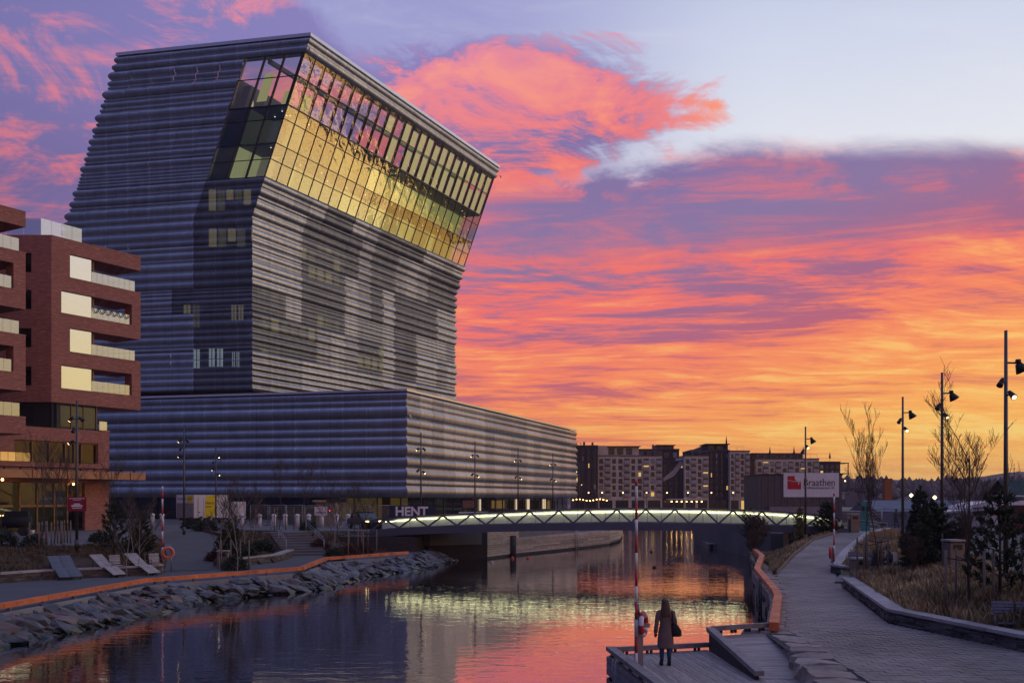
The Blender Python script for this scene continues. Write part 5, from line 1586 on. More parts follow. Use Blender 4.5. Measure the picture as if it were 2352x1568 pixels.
# white machine cab
EX = empty('wheel_loader', (*at(1079, 1190, 104).xy, ZS), 0, 'white wheel loader with a glazed cab parked before the podium', 'loader')
mb = MB(); mb.box((.4, 0, .95), (3.0, 1.3, .6)); mb.build('body', M['white'], EX)
mb = MB()
for x_ in (-.75, .55):
    for y_ in (-.5, .5): mb.box((x_, y_, 1.85), (.09, .09, 1.2))
mb.box((-.1, 0, 2.5), (1.5, 1.15, .12)); cb = mb.build('cab_frame', M['dark'], EX)
mb = MB(); mb.box((-.1, 0, 1.85), (1.26, .98, 1.16)); mb.build('cab_glass', glass('cab_glass', (.2, .25, .25), .15), cb)
for x_ in (-.8, 1.3):
    for y_ in (-.65, .65): mb = MB(); mb.tube((x_, y_ - .18, .5), (x_, y_ + .18, .5), .5, .5, 16); mb.build('wheel', M['dark'], EX)
mb = MB(); mb.box((.45, -.3, 2.62), (.12, .12, .14)); mb.build('beacon', M['buoy_orange'], EX)
# parked car near the bridge
def car(loc, rz, label, paint, lights=True, group=None):
    o = empty('parked_car', loc, rz, label, 'car', group)
    sec = lambda pts, y: [Vector((x_, y, z_)) for x_, z_ in pts]
    low = [(-2.1, .35), (-2.15, .75), (-1.9, .92), (1.0, .95), (1.95, .82), (2.1, .6), (2.08, .35)]
    mb = MB(); mb.loft([sec(low, -.85), sec([(a, b_ + .02) for a, b_ in low], 0), sec(low, .85)], True, True, False); mb.build('body', paint, o)
    cabn = [(-1.75, .9), (-1.35, 1.38), (-.2, 1.46), (.45, 1.38), (1.15, .93)]
    mb = MB(); mb.loft([sec(cabn, -.72), sec(cabn, .72)], True, True, False); mb.build('cabin', M['dark_glass'], o)
    mb = MB(); mb.box((-.4, 0, 1.46), (1.5, 1.3, .05)); mb.build('roof', paint, o)
    for x_ in (-1.3, 1.35):
        for y_ in (-.82, .82): mb = MB(); mb.tube((x_, y_ - .1, .32), (x_, y_ + .1, .32), .32, .32, 14); wh = mb.build('wheel', M['dark'], o); mb = MB(); mb.tube((x_, y_ - .11, .32), (x_, y_ + .11, .32), .18, .18, 10); mb.build('rim', M['steel'], wh)
    for y_ in (-.6, .6): mb = MB(); mb.box((2.06, y_, .68), (.06, .3, .12)); mb.build('headlight', M['lamp_dim'] if lights else M['white'], o)
    return o
car((*at(838, 1200, 87).xy, ZS), -1.05, 'dark car with its headlights on, waiting beside the bridge', pm('car_dark', (.02, .022, .03), .3))
# red notice on the lamp post
RS = empty('notice_board', (*at(177, 1157, 53.75).xy, 2.2), .06, 'small dark red notice with white print strapped to a lamp post', 'sign')
mb = MB(); mb.box((0, 0, 2.42), (.98, .03, .76)); mb.build('board', pm('notice_red', (.28, .01, .025), .5), RS)
for z_, w_, h_ in ((2.72, .8, .035), (2.64, .42, .03), (2.42, .34, .07), (2.32, .58, .1), (2.2, .5, .04)):
    mb = MB(); mb.box((0, -.02, z_), (w_, .008, h_)); mb.build('white_print', M['white'], RS)
mb = MB(); mb.box((0, .12, 2.4), (.2, .2, .08)); mb.build('clamp', M['steel'], RS)
# black grill and boxes before the shop
GR = empty('barrel_grill', (*at(40, 1232, 70).xy, ZS), .2, 'black barrel grill with a hood standing before the shop', 'grill')
mb = MB(); mb.tube((-.9, 0, 1.0), (.9, 0, 1.0), .42, .42, 14); mb.build('drum', M['black'], GR)
mb = MB(); mb.box((0, 0, 1.55), (1.5, .5, .4)); mb.build('hood', M['black'], GR)
for x_ in (-.7, .7):
    for y_ in (-.3, .3): mb = MB(); mb.tube((x_, y_, 0), (x_, y_, .9), .04); mb.build('leg', M['dark'], GR)
mb = MB(); mb.tube((.4, -.2, .35), (.4, .2, .35), .35, .35, 12); mb.build('wheel', M['dark'], GR)
PL = empty('pallet', (*at(88, 1232, 71).xy, ZS), .1, 'low wooden pallet lying before the shop window', 'pallet')
for i in range(5): mb = MB(); mb.box((0, -.4 + i * .2, .13), (1.2, .12, .025)); mb.build('slat', M['stake'], PL)
for x_ in (-.5, 0, .5): mb = MB(); mb.box((x_, 0, .06), (.1, .9, .11)); mb.build('runner', M['stake'], PL)
BX = empty('crate', (*at(66, 1232, 70.5).xy, ZS), .1, 'pale plastic crate beside the black grill', 'crate')
mb = MB(); mb.loft([[Vector((x_, y_, 0)) for x_, y_ in ((-.28, -.2), (.28, -.2), (.28, .2), (-.28, .2))], [Vector((x_, y_, .35)) for x_, y_ in ((-.33, -.24), (.33, -.24), (.33, .24), (-.33, .24))]], True, True, False); mb.build('tub', M['white'], BX)
mb = MB(); mb.box((0, 0, .37), (.7, .52, .04)); mb.build('rim', M['white'], BX)
# ================================================================ right bank: path, edge stones, planters, road
random.seed(31)
PLft = [(7.0, 8, 1.0), (7.4, 16, 1.0), (7.6, 21.2, 1.0), (7.9, 25, 1.0), (8.25, 30.2, 1.0), (9.9, 36, 1.05), (10.9, 40, 1.12), (12.9, 48.8, 1.22), (16.3, 57.5, 1.68), (20, 66.3, 2.15), (23.2, 71, 2.5), (24.2, 73, 2.55)]
PRgt = [(17, 8, 1.0), (16, 16, 1.0), (14.2, 21.5, 1.03), (12.9, 25.2, 1.05), (11.5, 30.6, 1.1), (12.6, 36, 1.15), (13.8, 41.7, 1.22), (15.5, 48, 1.3), (19, 57, 1.7), (23.5, 66.7, 2.2), (26.4, 71, 2.5), (27.5, 73, 2.55)]
BEAM = [(7.65, 29.2), (10.0, 37.6), (10.5, 39.9), (12.3, 50.2), (14.75, 59), (16.0, 66)]
ROADL = [(11.5, 8), (14.2, 20), (17, 33.5), (20, 43), (23.0, 53), (27, 66), (29, 73), (32, 90)]
ZR = 2.2
def path_z(x, y):
    a, b_ = poly_y(PLft, y), poly_y(PRgt, y); t_ = (x - a[0]) / (b_[0] - a[0]); return a[2] + (b_[2] - a[2]) * t_
mb = MB(); ys = [8 + i for i in range(66)]
for y0, y1 in zip(ys, ys[1:]):
    a0, a1, b0, b1 = poly_y(PLft, y0), poly_y(PLft, y1), poly_y(PRgt, y0), poly_y(PRgt, y1)
    mb.face([(a0[0] - .8 if y0 < 30 else a0[0] - .1, y0, a0[2] - .035), (b0[0] + .1, y0, b0[2] - .035), (b1[0] + .1, y1, b1[2] - .035), (a1[0] - .8 if y1 < 30 else a1[0] - .1, y1, a1[2] - .035)])
PTH = mb.build('path', pm('path_joint', (.055, .05, .052), .95), kind='structure')
# paving slabs
PD, PW_ = .28, .42
mb = MB(); mb.v = []
def slab(mb_, x0, x1, y0, y1, zf, dz_=0.0):
    p = [(x0, y0), (x1, y0), (x1, y1), (x0, y1)]; hi_ = [(a, b_, zf(a, b_) + dz_) for a, b_ in p]; lo_ = [(a, b_, zf(a, b_) - .04) for a, b_ in p]
    mb_.face(hi_)
    for i in range(4): mb_.face([lo_[i], lo_[(i + 1) % 4], hi_[(i + 1) % 4], hi_[i]])
mbp = MB(); mbp.box((0, 0, -.03), (PW_ - .014, PD - .016, .06)); pav_me = mbp.mesh('paving_slab', M['paver'])
rest = MB(); n_p = 0; row = 0; y = 13.96
while y < 72.5:
    a, b_ = poly_y(PLft, y + PD / 2), poly_y(PRgt, y + PD / 2)
    x = a[0] + (0 if row % 2 else PW_ / 2) * 1.0 - PW_
    x = math.floor(a[0] / PW_) * PW_ - (PW_ / 2 if row % 2 else 0)
    while x < b_[0]:
        x0, x1 = max(x, a[0]), min(x + PW_, b_[0])
        if x1 - x0 > .06:
            vis = uv_of((x0, y, 1.0))[0] < 2900
            if vis:
                if n_p < 300 and x1 - x0 > PW_ - .01 and y > 20.3 and uv_of((x0, y, 1.0))[0] < 2352:
                    xm, ym = (x0 + x1) / 2, y + PD / 2; n_p += 1
                    inst('paving_slab', pav_me, PTH, loc=(xm, ym, path_z(xm, ym) + random.uniform(-.004, .004)), rot=(random.uniform(-.006, .006), random.uniform(-.006, .006), 0))
                else: slab(rest, x0 + .007, x1 - .007, y + .008, y + PD - .008, path_z, random.uniform(-.004, .004))
        x += PW_
    y += PD; row += 1
rest.build('paving_slabs', M['paver'], PTH, kind='stuff')

# quay wall of rough blocks under the orange beam
QW = empty('quay_wall', (10, 38, 0), 0, 'rough stone quay wall under the orange edge beam beside the path', 'quay wall')
wl_pts = [Vector((x - .15, y_, 0)) for x, y_ in BEAM] + [Vector((18.6, 78, 0))]
random.seed(4)
for a, b_ in zip(wl_pts, wl_pts[1:]):
    d = (b_ - a).normalized(); n = Vector((-d.y, d.x, 0)); L = (b_ - a).length
    mb = MB(); mb.obox(a, d, n, UPV, (0, L), (-1.2, -.12), (-.6, .82)); mb.build('wall_core', M['dark'], QW, True)
    for r in range(3):
        s = 0
        while s < L - .05:
            l_ = min(L - s, random.uniform(.5, 1.1)); mb = MB()
            mb.obox(a, d, n, UPV, (s + .015, s + l_ - .015), (-.3, random.uniform(-.06, .1)), (-.5 + r * .44 + .01, -.5 + (r + 1) * .44 - .01))
            mb.v = [tuple(Vector(v) + Vector((random.uniform(-.04, .04), random.uniform(-.04, .04), random.uniform(-.03, .03)))) for v in mb.v]
            mb.build('wall_stone', M['granite'], QW, True); s += l_
# edge slabs between beam and paving
for a, b_ in zip(wl_pts[:4], wl_pts[1:4]):
    d = (b_ - a).normalized(); n = Vector((-d.y, d.x, 0)); L = (b_ - a).length; s = 0
    while s < L - .05:
        l_ = min(L - s, random.uniform(.45, .8)); w_ = random.uniform(.75, 1.05); m_ = a + d * (s + l_ / 2)
        zt = poly_y(PLft, m_.y)[2]
        mb = MB(); mb.obox(a, d, n, UPV, (s + .012, s + l_ - .012), (-w_, .12), (.78, zt - .005 + random.uniform(-.012, .012))); mb.build('edge_slab', M['granite'], QW, True); s += l_
OB2 = empty('edge_beam', (7.65, 29.2, .9), 0, 'orange timber edge beam bending along the quay beside the paved path', 'edge beam')
bpts = [Vector((x, y_, 0)) for x, y_ in BEAM]
BZ = [1.3, 1.3, 1.32, 1.45, 1.6, 1.62]          # top of the beam, rising with the path
nrm_ = []
for i in range(len(bpts)):
    d = (bpts[min(i + 1, len(bpts) - 1)] - bpts[max(i - 1, 0)]).normalized(); nrm_.append(Vector((-d.y, d.x, 0)) * .145)
for i, (a, b_) in enumerate(zip(bpts, bpts[1:])):
    rings = [[up(p - nrm_[k], BZ[k] - .24), up(p + nrm_[k], BZ[k] - .24), up(p + nrm_[k], BZ[k]), up(p - nrm_[k], BZ[k])] for k, p in ((i, a), (i + 1, b_))]
    kb = max(1, int(round((b_ - a).length / 3.2)))
    for k2 in range(kb):
        f0, f1 = k2 / kb + (.004 if k2 else 0), (k2 + 1) / kb - (.004 if k2 < kb - 1 else 0)
        seg = [[rings[0][m2].lerp(rings[1][m2], f) for m2 in range(4)] for f in (f0, f1)]
        mb = MB(); mb.loft(seg[::-1], True, True, False); mb.build('beam', M['orange'], OB2, True)
    d = (b_ - a).normalized(); L = (b_ - a).length
    for k in range(int(L / 2) + 1):
        p = a + d * (.4 + k * 2)
        if (p - a).length < L: mb = MB(); mb.box((p.x, p.y, (BZ[i] + BZ[i + 1]) / 2 - .36), (.12, .12, .3)); mb.build('bracket', M['steel'], OB2, True)
mb = MB()
for s_ in (-.16, .16): mb.tube((10.3, 41.5 + s_, -.5), (10.3, 41.5 + s_, 1.6), .03)
for i in range(7): mb.tube((10.3, 41.34, i * .25), (10.3, 41.66, i * .25), .02)
tag(mb.build('quay_ladder', M['dark']), 'steel ladder going down the stone quay wall into the water', 'ladder')

# big rough blocks along the pontoon ramp
RBk = empty('boulder_edge', (8, 26, .6), 0, 'row of big rough granite blocks between the pontoon and the path', 'stone edge')
edge = [(7.55, 30.6), (8.1, 29.0), (8.05, 27.2), (7.75, 25.4), (7.45, 23.6), (7.2, 21.8), (7.05, 20.0), (6.95, 18.0)]
random.seed(9)
for a, b_ in zip(edge, edge[1:]):
    a = Vector((*a, 0)); b_ = Vector((*b_, 0)); d = (b_ - a).normalized(); n = Vector((-d.y, d.x, 0)); L = (b_ - a).length
    for k in range(2):
        s0, s1 = L * k / 2 + .03, L * (k + 1) / 2 - .03; rings = []
        for z_, ins in ((.1, .0), (.55, -.05), (.86, 0.0), (1.0, .1)):
            rg = []
            for fx, fy in ((0, 0), (.5, -.1), (1, 0), (1.02, .5), (1, 1), (.5, 1.06), (0, 1), (-.03, .5)):
                p = a + d * (s0 + (s1 - s0) * fx) + n * (-.62 + .95 * fy)
                c_ = a + d * ((s0 + s1) / 2) + n * (-.15); p = p.lerp(c_, ins)
                rg.append(up(p, z_) + Vector((random.uniform(-.06, .06), random.uniform(-.06, .06), random.uniform(-.05, .03))))
            rings.append(rg)
        mb = MB(); mb.loft(rings, True, True, False); mb.build('block', M['granite'], RBk, True)

# planters between path and road
def planter_z(x, y):
    a = poly_y(PRgt, y); r = poly_y(ROADL, y); lo_ = a[2] + .3; t_ = (x - a[0] - .4) / max(.5, r[0] - a[0] - .4)
    nk = smooth(min(x - 14.2, 18.9 - x, y - 43.6, 47.9 - y) / .5)       # paved niche with seats
    if nk > 0: return (lo_ + (ZR + .03 - lo_) * smooth(t_)) * (1 - nk) + 1.3 * nk
    return lo_ + (ZR + .03 - lo_) * smooth(t_) + .06 * vnoise(x, y, 2.0, .8) * (1 if .1 < t_ < .9 else 0)
mb = MB(); ys = [14 + i * .75 for i in range(76)]
for y0, y1 in zip(ys, ys[1:]):
    for k in range(10):
        q4 = []
        for y_, f in ((y0, k), (y0, k + 1), (y1, k + 1), (y1, k)):
            a = poly_y(PRgt, y_)[0] + .25; r = poly_y(ROADL, y_)[0]; x = a + (r - a) * f / 10; q4.append((x, y_, planter_z(x, y_) if f < 10 else ZR - .02))
        mb.face(q4, True)
mb.build('planting_bed', M['dry_grass_ground'], kind='structure')
mb = MB(); poly = [(x, y_) for x, y_ in ROADL] + [(32, 110), (260, 110), (260, 0), (11, 0)]
mb.prism(poly, 0.2, ZR); mb.build('road', M['asphalt'], kind='structure')
mb = MB(); poly = [(24.2, 72.9), (27.6, 72.9), (29.1, 73), (32.1, 90), (32.1, 110), (20, 110), (20.2, 78), (22.6, 76.5)]
mb.prism(poly, -.3, ZR + .04); mb.build('pavement', M['paving'], kind='structure')
mb = MB(); KB = [(x + .02, y_) for x, y_ in ROADL]
for a, b_ in zip(KB, KB[1:]):
    a = Vector((*a, 0)); b_ = Vector((*b_, 0)); d = (b_ - a).normalized(); n = Vector((-d.y, d.x, 0)); mb.obox(a, d, n, UPV, (0, (b_ - a).length), (-.12, .05), (ZR - .1, ZR + .11))
mb.build('kerb', M['cap'], kind='structure')
mb = MB(); p4 = [on(2150, 1304, 2.1), on(2260, 1330, 2.05), on(2280, 1318, 2.1), on(2200, 1298, 2.15)]
mb.face([(p.x, p.y, max(p.z, planter_z(p.x, p.y) + .05)) for p in p4]); mb.build('concrete_slab', M['concrete'], kind='structure')
# bank on the water side of the upper path
mb = MB(); ys = [40 + i for i in range(34)]
for y0, y1 in zip(ys, ys[1:]):
    for k in range(6):
        q4 = []
        for y_, f in ((y0, k), (y0, k + 1), (y1, k + 1), (y1, k)):
            bx = poly_y([(10.5, 39.9), (12.3, 50.2), (14.75, 59), (16, 66), (18.4, 78)], y_)[0] + .55; r = poly_y(PLft, y_); x = bx + (max(bx + .05, r[0] - .05) - bx) * f / 6; t_ = f / 6
            z_ = .95 + (r[2] - .95) * smooth(t_) - (.03 if f < 6 else .0) + (.07 * vnoise(x, y_, 5, .9) if 0 < f < 6 else 0); q4.append((x, y_, z_))
        mb.face(q4, True)
mb.build('grass_bank', M['dry_grass_ground'], kind='structure')
EDG = empty('path_edging', (16, 57, 1.6), 0, 'timber edging board along the upper path', 'edging')
el_ = [(12.95, 48.8, 1.22), (16.25, 57.5, 1.68), (19.95, 66.3, 2.15), (23.1, 71, 2.5)]
for a, b_ in zip(el_, el_[1:]):
    a = Vector(a); b_ = Vector(b_); d = (b_ - a).normalized(); n = Vector((-d.y, d.x, 0)).normalized(); mb = MB(); mb.obox(a, d, n, d.cross(n) * 1.0, (0, (b_ - a).length), (0, .06), (-.1, .13)); mb.build('board', M['stake'], EDG, True)

random.seed(22)
stone_wall('seat_wall', [(13.8, 41.7), (11.6, 30.75), (12.85, 25.4), (14.2, 21.5), (16, 16)], 'long low stone seat wall bending along the paved path', path_z, side=1, maxn=298, slen=.52)
stone_wall('seat_wall', [(26.3, 70.6), (23.5, 66.7), (19.0, 57.0), (16.6, 51.2), (15.5, 48.6), (15.9, 47.6), (18.6, 47.2)], 'pale curved seat wall beside the upper path', lambda x, y: path_z(poly_y(PRgt, y)[0], y), side=1, maxn=295, slen=.95, h=.4)
mb = MB(); mb.prism([(14.0, 43.4), (19.0, 43.4), (19.0, 47.6), (15.6, 47.6)], 1.2, 1.315); mb.build('niche_paving', M['paving'], kind='structure')
mb = MB(); a = Vector((13.8, 41.7, 0)); b_ = Vector((17.5, 43.5, 0)); d = (b_ - a).normalized(); n = Vector((-d.y, d.x, 0)); mb.obox(a, d, n, UPV, (0, 4), (-.4, -.02), (1.1, 1.65)); tag(mb.build('niche_wall', M['slate']), 'short dark wall at the back of the bench niche', 'wall')

# ================================================================ pontoon
PT = empty('pontoon', (4.5, 24, 0), 0, 'timber pontoon deck with kerb rails and a sloping ramp', 'pontoon')
e0, e1 = Vector((2.7, 27.75)), Vector((3.55, 19.5)); pdv = (e1 - e0).normalized(); pacr = Vector((-pdv.y, pdv.x))
if pacr.x < 0: pacr = -pacr
ZD = .58
far0, far1 = Vector((2.7, 27.75)), Vector((5.75, 28.75)); fdir = (far1 - far0)
npl = 36; wpl = .142
for i in range(npl):
    s0, s1 = i * wpl + .004, (i + 1) * wpl - .006
    def fend(s):
        p = e0 + pacr * s
        if s < 3.0: t_ = ((far0 - p).x * fdir.y - (far0 - p).y * fdir.x) / (pdv.x * fdir.y - pdv.y * fdir.x); return t_ + .02
        return (28.3 - 24.0) * .985
    f0 = fend(s0) if i * wpl < 2.95 else 4.1
    f1 = fend(s1) if i * wpl < 2.95 else 4.1
    P = [e0 + pacr * s0 + pdv * f0, e0 + pacr * s1 + pdv * f1, e0 + pacr * s1 + pdv * 9.5, e0 + pacr * s0 + pdv * 9.5]
    mb = MB(); z_ = ZD + random.uniform(-.003, .003); mb.prism([(p.x, p.y) for p in P], z_ - .04, z_); mb.build('plank', M['deck'], PT, True)
mb = MB(); mb.prism([(2.74, 27.7), (5.7, 28.65), (7.6, 29.2), (8.0, 27), (7.2, 19.5), (3.6, 19.5)], -.35, ZD - .06); mb.build('float', M['old_timber'], PT, True)
# ramp: near edge on the deck, far edge up at the quay
r_nl, r_nr, r_fl, r_fr = Vector((5.95, 24.0, ZD + .015)), Vector((7.75, 23.9, ZD + .015)), Vector((5.72, 28.62, .97)), Vector((7.62, 29.5, .97))
nrp = 34
for i in range(nrp):
    t0, t1 = i / nrp + .0012, (i + 1) / nrp - .0012
    a, b_ = r_nl.lerp(r_fl, t0), r_nr.lerp(r_fr, t0); c, d = r_nr.lerp(r_fr, t1), r_nl.lerp(r_fl, t1)
    lo_ = [p - Vector((0, 0, .04)) for p in (a, b_, c, d)]; mb = MB(); mb.loft([lo_, [a, b_, c, d]], True, True, False); mb.build('ramp_plank', M['deck_x'], PT, True)
def kerb_rail(a, b_, w_=.14, h=.11, name='kerb_rail', blocks=0, ext=0.0):
    a = Vector(a); b_ = Vector(b_); d = (b_ - a).normalized(); n = Vector((-d.y, d.x, 0)).normalized(); k = d.cross(n); k = k if k.z > 0 else -k; L = (b_ - a).length
    mb = MB(); mb.obox(a, d, n, k, (-ext, L + ext), (-w_ / 2, w_ / 2), (0, h)); mb.build(name, M['curb'], PT, True)
    for i in range(blocks):
        p = a + d * L * (i + .5) / blocks
        for s_ in (-.06, .06): mb = MB(); mb.obox(p + d * s_, d, n, k, (-.025, .025), (-w_ / 3, w_ / 3), (-.1, 0)); mb.build('rail_block', M['old_timber'], PT, True)
kerb_rail((2.78, 27.68, ZD + .09), (5.62, 28.6, ZD + .09), h=.13, blocks=4)
kerb_rail((2.72, 27.7, ZD + .13), (3.5, 20, ZD + .13), w_=.24, blocks=7)
kerb_rail((5.72, 28.6, 1.13), (7.55, 29.45, 1.13), w_=.13, h=.13, blocks=4)
kerb_rail((5.88, 23.75, ZD + .12), (5.66, 28.6, 1.12), w_=.22, h=.12)
mb = MB(); mb.loft([[Vector((5.80, 23.9, ZD - .05)), Vector((5.62, 28.55, ZD - .05)), Vector((5.70, 28.55, ZD - .05)), Vector((5.9, 23.9, ZD - .05))], [Vector((5.80, 23.9, ZD + .1)), Vector((5.62, 28.55, 1.1)), Vector((5.70, 28.55, 1.1)), Vector((5.9, 23.9, ZD + .1))]], True, True, False)
mb.build('ramp_side', M['old_timber'], PT, True)
for i in range(3):
    mb = MB(); d = (e1 - e0).normalized(); mb.obox((e0.x - .06, e0.y, 0), Vector((d.x, d.y, 0)), Vector((pacr.x, pacr.y, 0)), UPV, (0, 8), (-.02, .05), (.05 + i * .17, .2 + i * .17)); mb.build('side_board', M['curb'], PT, True)
    mb = MB(); fd = fdir.normalized(); mb.obox((far0.x, far0.y + .03, 0), Vector((fd.x, fd.y, 0)), Vector((-fd.y, fd.x, 0)), UPV, (0, 3.1), (0, .05), (.05 + i * .17, .2 + i * .17)); mb.build('side_board', M['curb'], PT, True)
mb = MB()
for s_ in (0, .35): mb.tube((2.72 + s_ * .1, 26.9 - s_, -.5), (2.72 + s_ * .1, 26.9 - s_, .62), .03)
for i in range(4): mb.tube((2.72, 26.9, -.2 + i * .22), (2.755, 26.55, -.2 + i * .22), .022)
mb.build('ladder', M['steel'], PT, True)
# lifebuoy station on the pontoon
pl_ = at(1460, 1512, 25.3)
L2 = empty('lifebuoy_station', (pl_.x + .03, pl_.y, ZD), 0, 'red and white lifebuoy on a tall striped pole standing on the pontoon', 'lifebuoy')
striped_pole(L2, -.02, -.06, .02, 4.78, .035, .42)
mb = MB(); mb.box((.05, .0, .72), (.22, .03, 1.44)); mb.build('stand', M['steel'], L2)
mb = MB(); mb.path([(.05, 0, 1.4), (.04, 0, 1.62), (.0, 0, 1.7), (-.05, 0, 1.62)], .035); mb.build('stand_top', M['steel'], L2)
mb = MB(); torus(mb, (.17, .02, 1.15), .27, .065, (.28, .75, 0), (0, 0, 1), cols=lambda f: 1 if int(f * 8) % 2 else 0); mb.build('lifebuoy', [M['red'], M['white']], L2)
mb = MB(); mb.box((.2, -.06, 1.13), (.24, .05, .1)); mb.build('bracket', M['steel'], L2)
# lifebuoy station on the upper path
pu = on(1912, 1308, 1.42)
L3 = empty('lifebuoy_station', pu, 0, 'red lifebuoy and striped pole at the end of the curved seat wall', 'lifebuoy')
striped_pole(L3, .08, 0, 0, 3.75, .04, .4)
mb = MB(); mb.box((-.0, .03, .55), (.1, .04, 1.1)); mb.build('stand', M['steel'], L3)
mb = MB(); torus(mb, (-.1, 0, .85), .25, .06, (.3, .75, 0), (0, 0, 1)); mb.build('lifebuoy', M['red'], L3)

# bins, wall seats, benches on the right bank
b4 = on(1966, 1318, 1.28); bin_((15.6, 44.9, 1.3), 'dark litter bin at the bench niche beside the path', .95, .62, .2)
p = on(1960, 1222, 2.5); bin_((p.x, p.y, 2.5), 'tall tan litter bin at the top of the path by the footbridge', 1.35, .62, .1)
p = on(2217, 1312, 2.05); bin_((17.3, 39.2, 2.05), 'litter bin with a pale lid standing by the road behind the bare tree', 1.25, .6, .15)
wall_seat((13.05, 27.0, 1.5), -.25 + math.pi * 0, 'slatted double seat with armrests behind the seat wall', True, mat_=M['slat_dark'])
wall_seat((13.55, 25.75, 1.5), -.3, 'slatted single seat with an armrest behind the seat wall', mat_=M['slat_dark'])
for i, (x, y_, lb) in enumerate(((16.1, 47.55, 'slatted seat in the niche, nearest the litter bin'), (16.95, 47.45, 'slatted seat in the niche, beside the sitting man'))):
    wall_seat((x, y_, 1.76), -.1, lb, mat_=M['slat_dark'])
# ================================================================ far shore: apartment blocks across the water
random.seed(17)
ZF = 1.9
mb = MB(); mb.prism([(14, 246), (92, 238), (120, 236), (120, 420), (0, 420)], -.5, ZF); mb.build('far_quay', M['paving'], kind='structure')
fw = {}
def shared(key, fn):
    if key not in fw: fw[key] = fn()
    return fw[key]
M['pane_dark'] = pm('far_window_pane', (.03, .032, .04), .12, var=.2)
M['pane_lit'] = em('far_window_lit', (1.0, .6, .18), .75)
M['pane_pale'] = pm('far_window_blind', (.35, .33, .3), .5, var=.2)
M['far_frame'] = pm('far_window_frame', (.10, .09, .09), .6)
M['far_rail'] = pm('far_balcony_rail', (.42, .40, .40), .5, var=.15)
def win_mesh(w_, h, mat_):
    mb = MB(); mb.box((0, 0, h / 2), (w_, .16, h)); return mb.mesh('window', mat_)
def pane_mesh(w_, h, mat_):
    mb = MB(); mb.face([(-w_ / 2, 0, 0), (w_ / 2, 0, 0), (w_ / 2, 0, h), (-w_ / 2, 0, h)]); return mb.mesh('pane', mat_)
def far_block(label, u0, u1, vt, Y, wall, cols, floors, depth=14, z0=5.2, balc=(), dark_part=None, lit=.05, wide=.62, u0b=None, pale=.12, parapet=True):
    x0, x1 = (u0 - U0) / F * Y, (u1 - U0) / F * Y; zt = CZ + (V0 - vt) / F * Y
    o = empty('apartment_block', (x0, Y, ZF), 0, label, 'building', 'apartment blocks across the water')
    W = x1 - x0; H = zt - ZF
    mb = MB(); mb.obox((0, 0, 0), (1, 0, 0), (0, 1, 0), UPV, (0, W), (0, depth), (0, H)); mb.build('wall', wall, o)
    mb = MB(); mb.obox((0, 0, 0), (1, 0, 0), (0, 1, 0), UPV, (-.12, W + .12), (-.12, depth), (H + .003, H + .22)); mb.build('roof', M['far_frame'], o)
    fh = (H - (z0 - ZF) - .5) / floors; cw = W / cols
    for f in range(floors):
        for c in range(cols):
            if (c in balc):
                w_, h = cw * .90, fh * .78
            else:
                w_, h = cw * (wide if (c + f) % 3 else wide * .8), fh * .72
            xc = (c + .5) * cw; zc = (z0 - ZF) + f * fh + fh * .16
            r_ = random.random(); mt = 'pane_lit' if r_ < lit else ('pane_pale' if r_ < lit + pale and c not in balc else 'pane_dark')
            wn = inst('window', shared(('w', round(w_, 2), round(h, 2)), lambda: win_mesh(w_, h, M['far_frame'])), o, loc=(xc, .06, zc))
            inst('pane', shared(('p', round(w_, 2), round(h, 2), mt), lambda: pane_mesh(w_ - .16, h - .16, M[mt])), wn, loc=(0, -.085, .08))
            if c in balc:
                def rail_m():
                    m_ = MB(); m_.box((0, -.45, .42), (cw * .9, .06, .8)); m_.box((0, -.2, 0), (cw * .92, .55, .12)); return m_.mesh('balcony', M['far_rail'])
                inst('balcony', shared(('b', round(cw, 2)), rail_m), o, loc=(xc, -.03, zc))
    # shop storey
    k = max(2, int(W / 3.2))
    for i in range(k):
        r_ = random.random(); w_ = W / k * .8
        mt = 'pane_lit' if r_ < .12 else 'pane_dark'
        wn = inst('shop_window', shared(('w', round(w_, 2), 2.4), lambda: win_mesh(w_, 2.4, M['far_frame'])), o, loc=((i + .5) * W / k, .05, .25))
        inst('pane', shared(('p', round(w_, 2), 2.4, mt), lambda: pane_mesh(w_ - .2, 2.2, M[mt])), wn, loc=(0, -.085, .1))
    return o, W, H
def add_box(o, name, mat_, x, y, z):
    mb = MB(); mb.obox((0, 0, 0), (1, 0, 0), (0, 1, 0), UPV, x, y, z); return mb.build(name, mat_, o)
def pent(o, W, H, x0, x1, h, mat_=None):
    add_box(o, 'penthouse', mat_ or M['far_frame'], (x0, x1), (2.0, 9), (H + .2, H + .2 + h)); add_box(o, 'penthouse_roof', M['dark'], (x0 - .4, x1 + .4), (1.4, 9.5), (H + .2 + h, H + .4 + h))
    n = int((x1 - x0) / 2.2)
    for i in range(n): add_box(o, 'penthouse_window', M['pane_dark'], (x0 + .4 + i * 2.2, x0 + 1.9 + i * 2.2), (1.93, 2.02), (H + .5, H + h - .1))
def roof_rail(o, W, H, x0, x1):
    mb = MB(); mb.box(((x0 + x1) / 2, .3, H + 1.2), (x1 - x0, .05, .06))
    n = int((x1 - x0) / 1.5)
    for i in range(n + 1): mb.box((x0 + (x1 - x0) * i / n, .3, H + .7), (.05, .05, 1.0))
    mb.build('roof_railing', M['far_rail'], o)
def chimney(o, x, y, z, h, w_=.5): add_box(o, 'chimney', M['far_frame'], (x, x + w_), (y, y + w_), (z, z + h))
def parasol(o, x, y, z, h=2.6):
    mb = MB(); mb.tube((x, y, z), (x, y, z + h), .04, n=5); mb.tube((x, y, z + h * .35), (x, y, z + h), .28, .03, 6); mb.build('folded_parasol', M['facade_dark'], o)
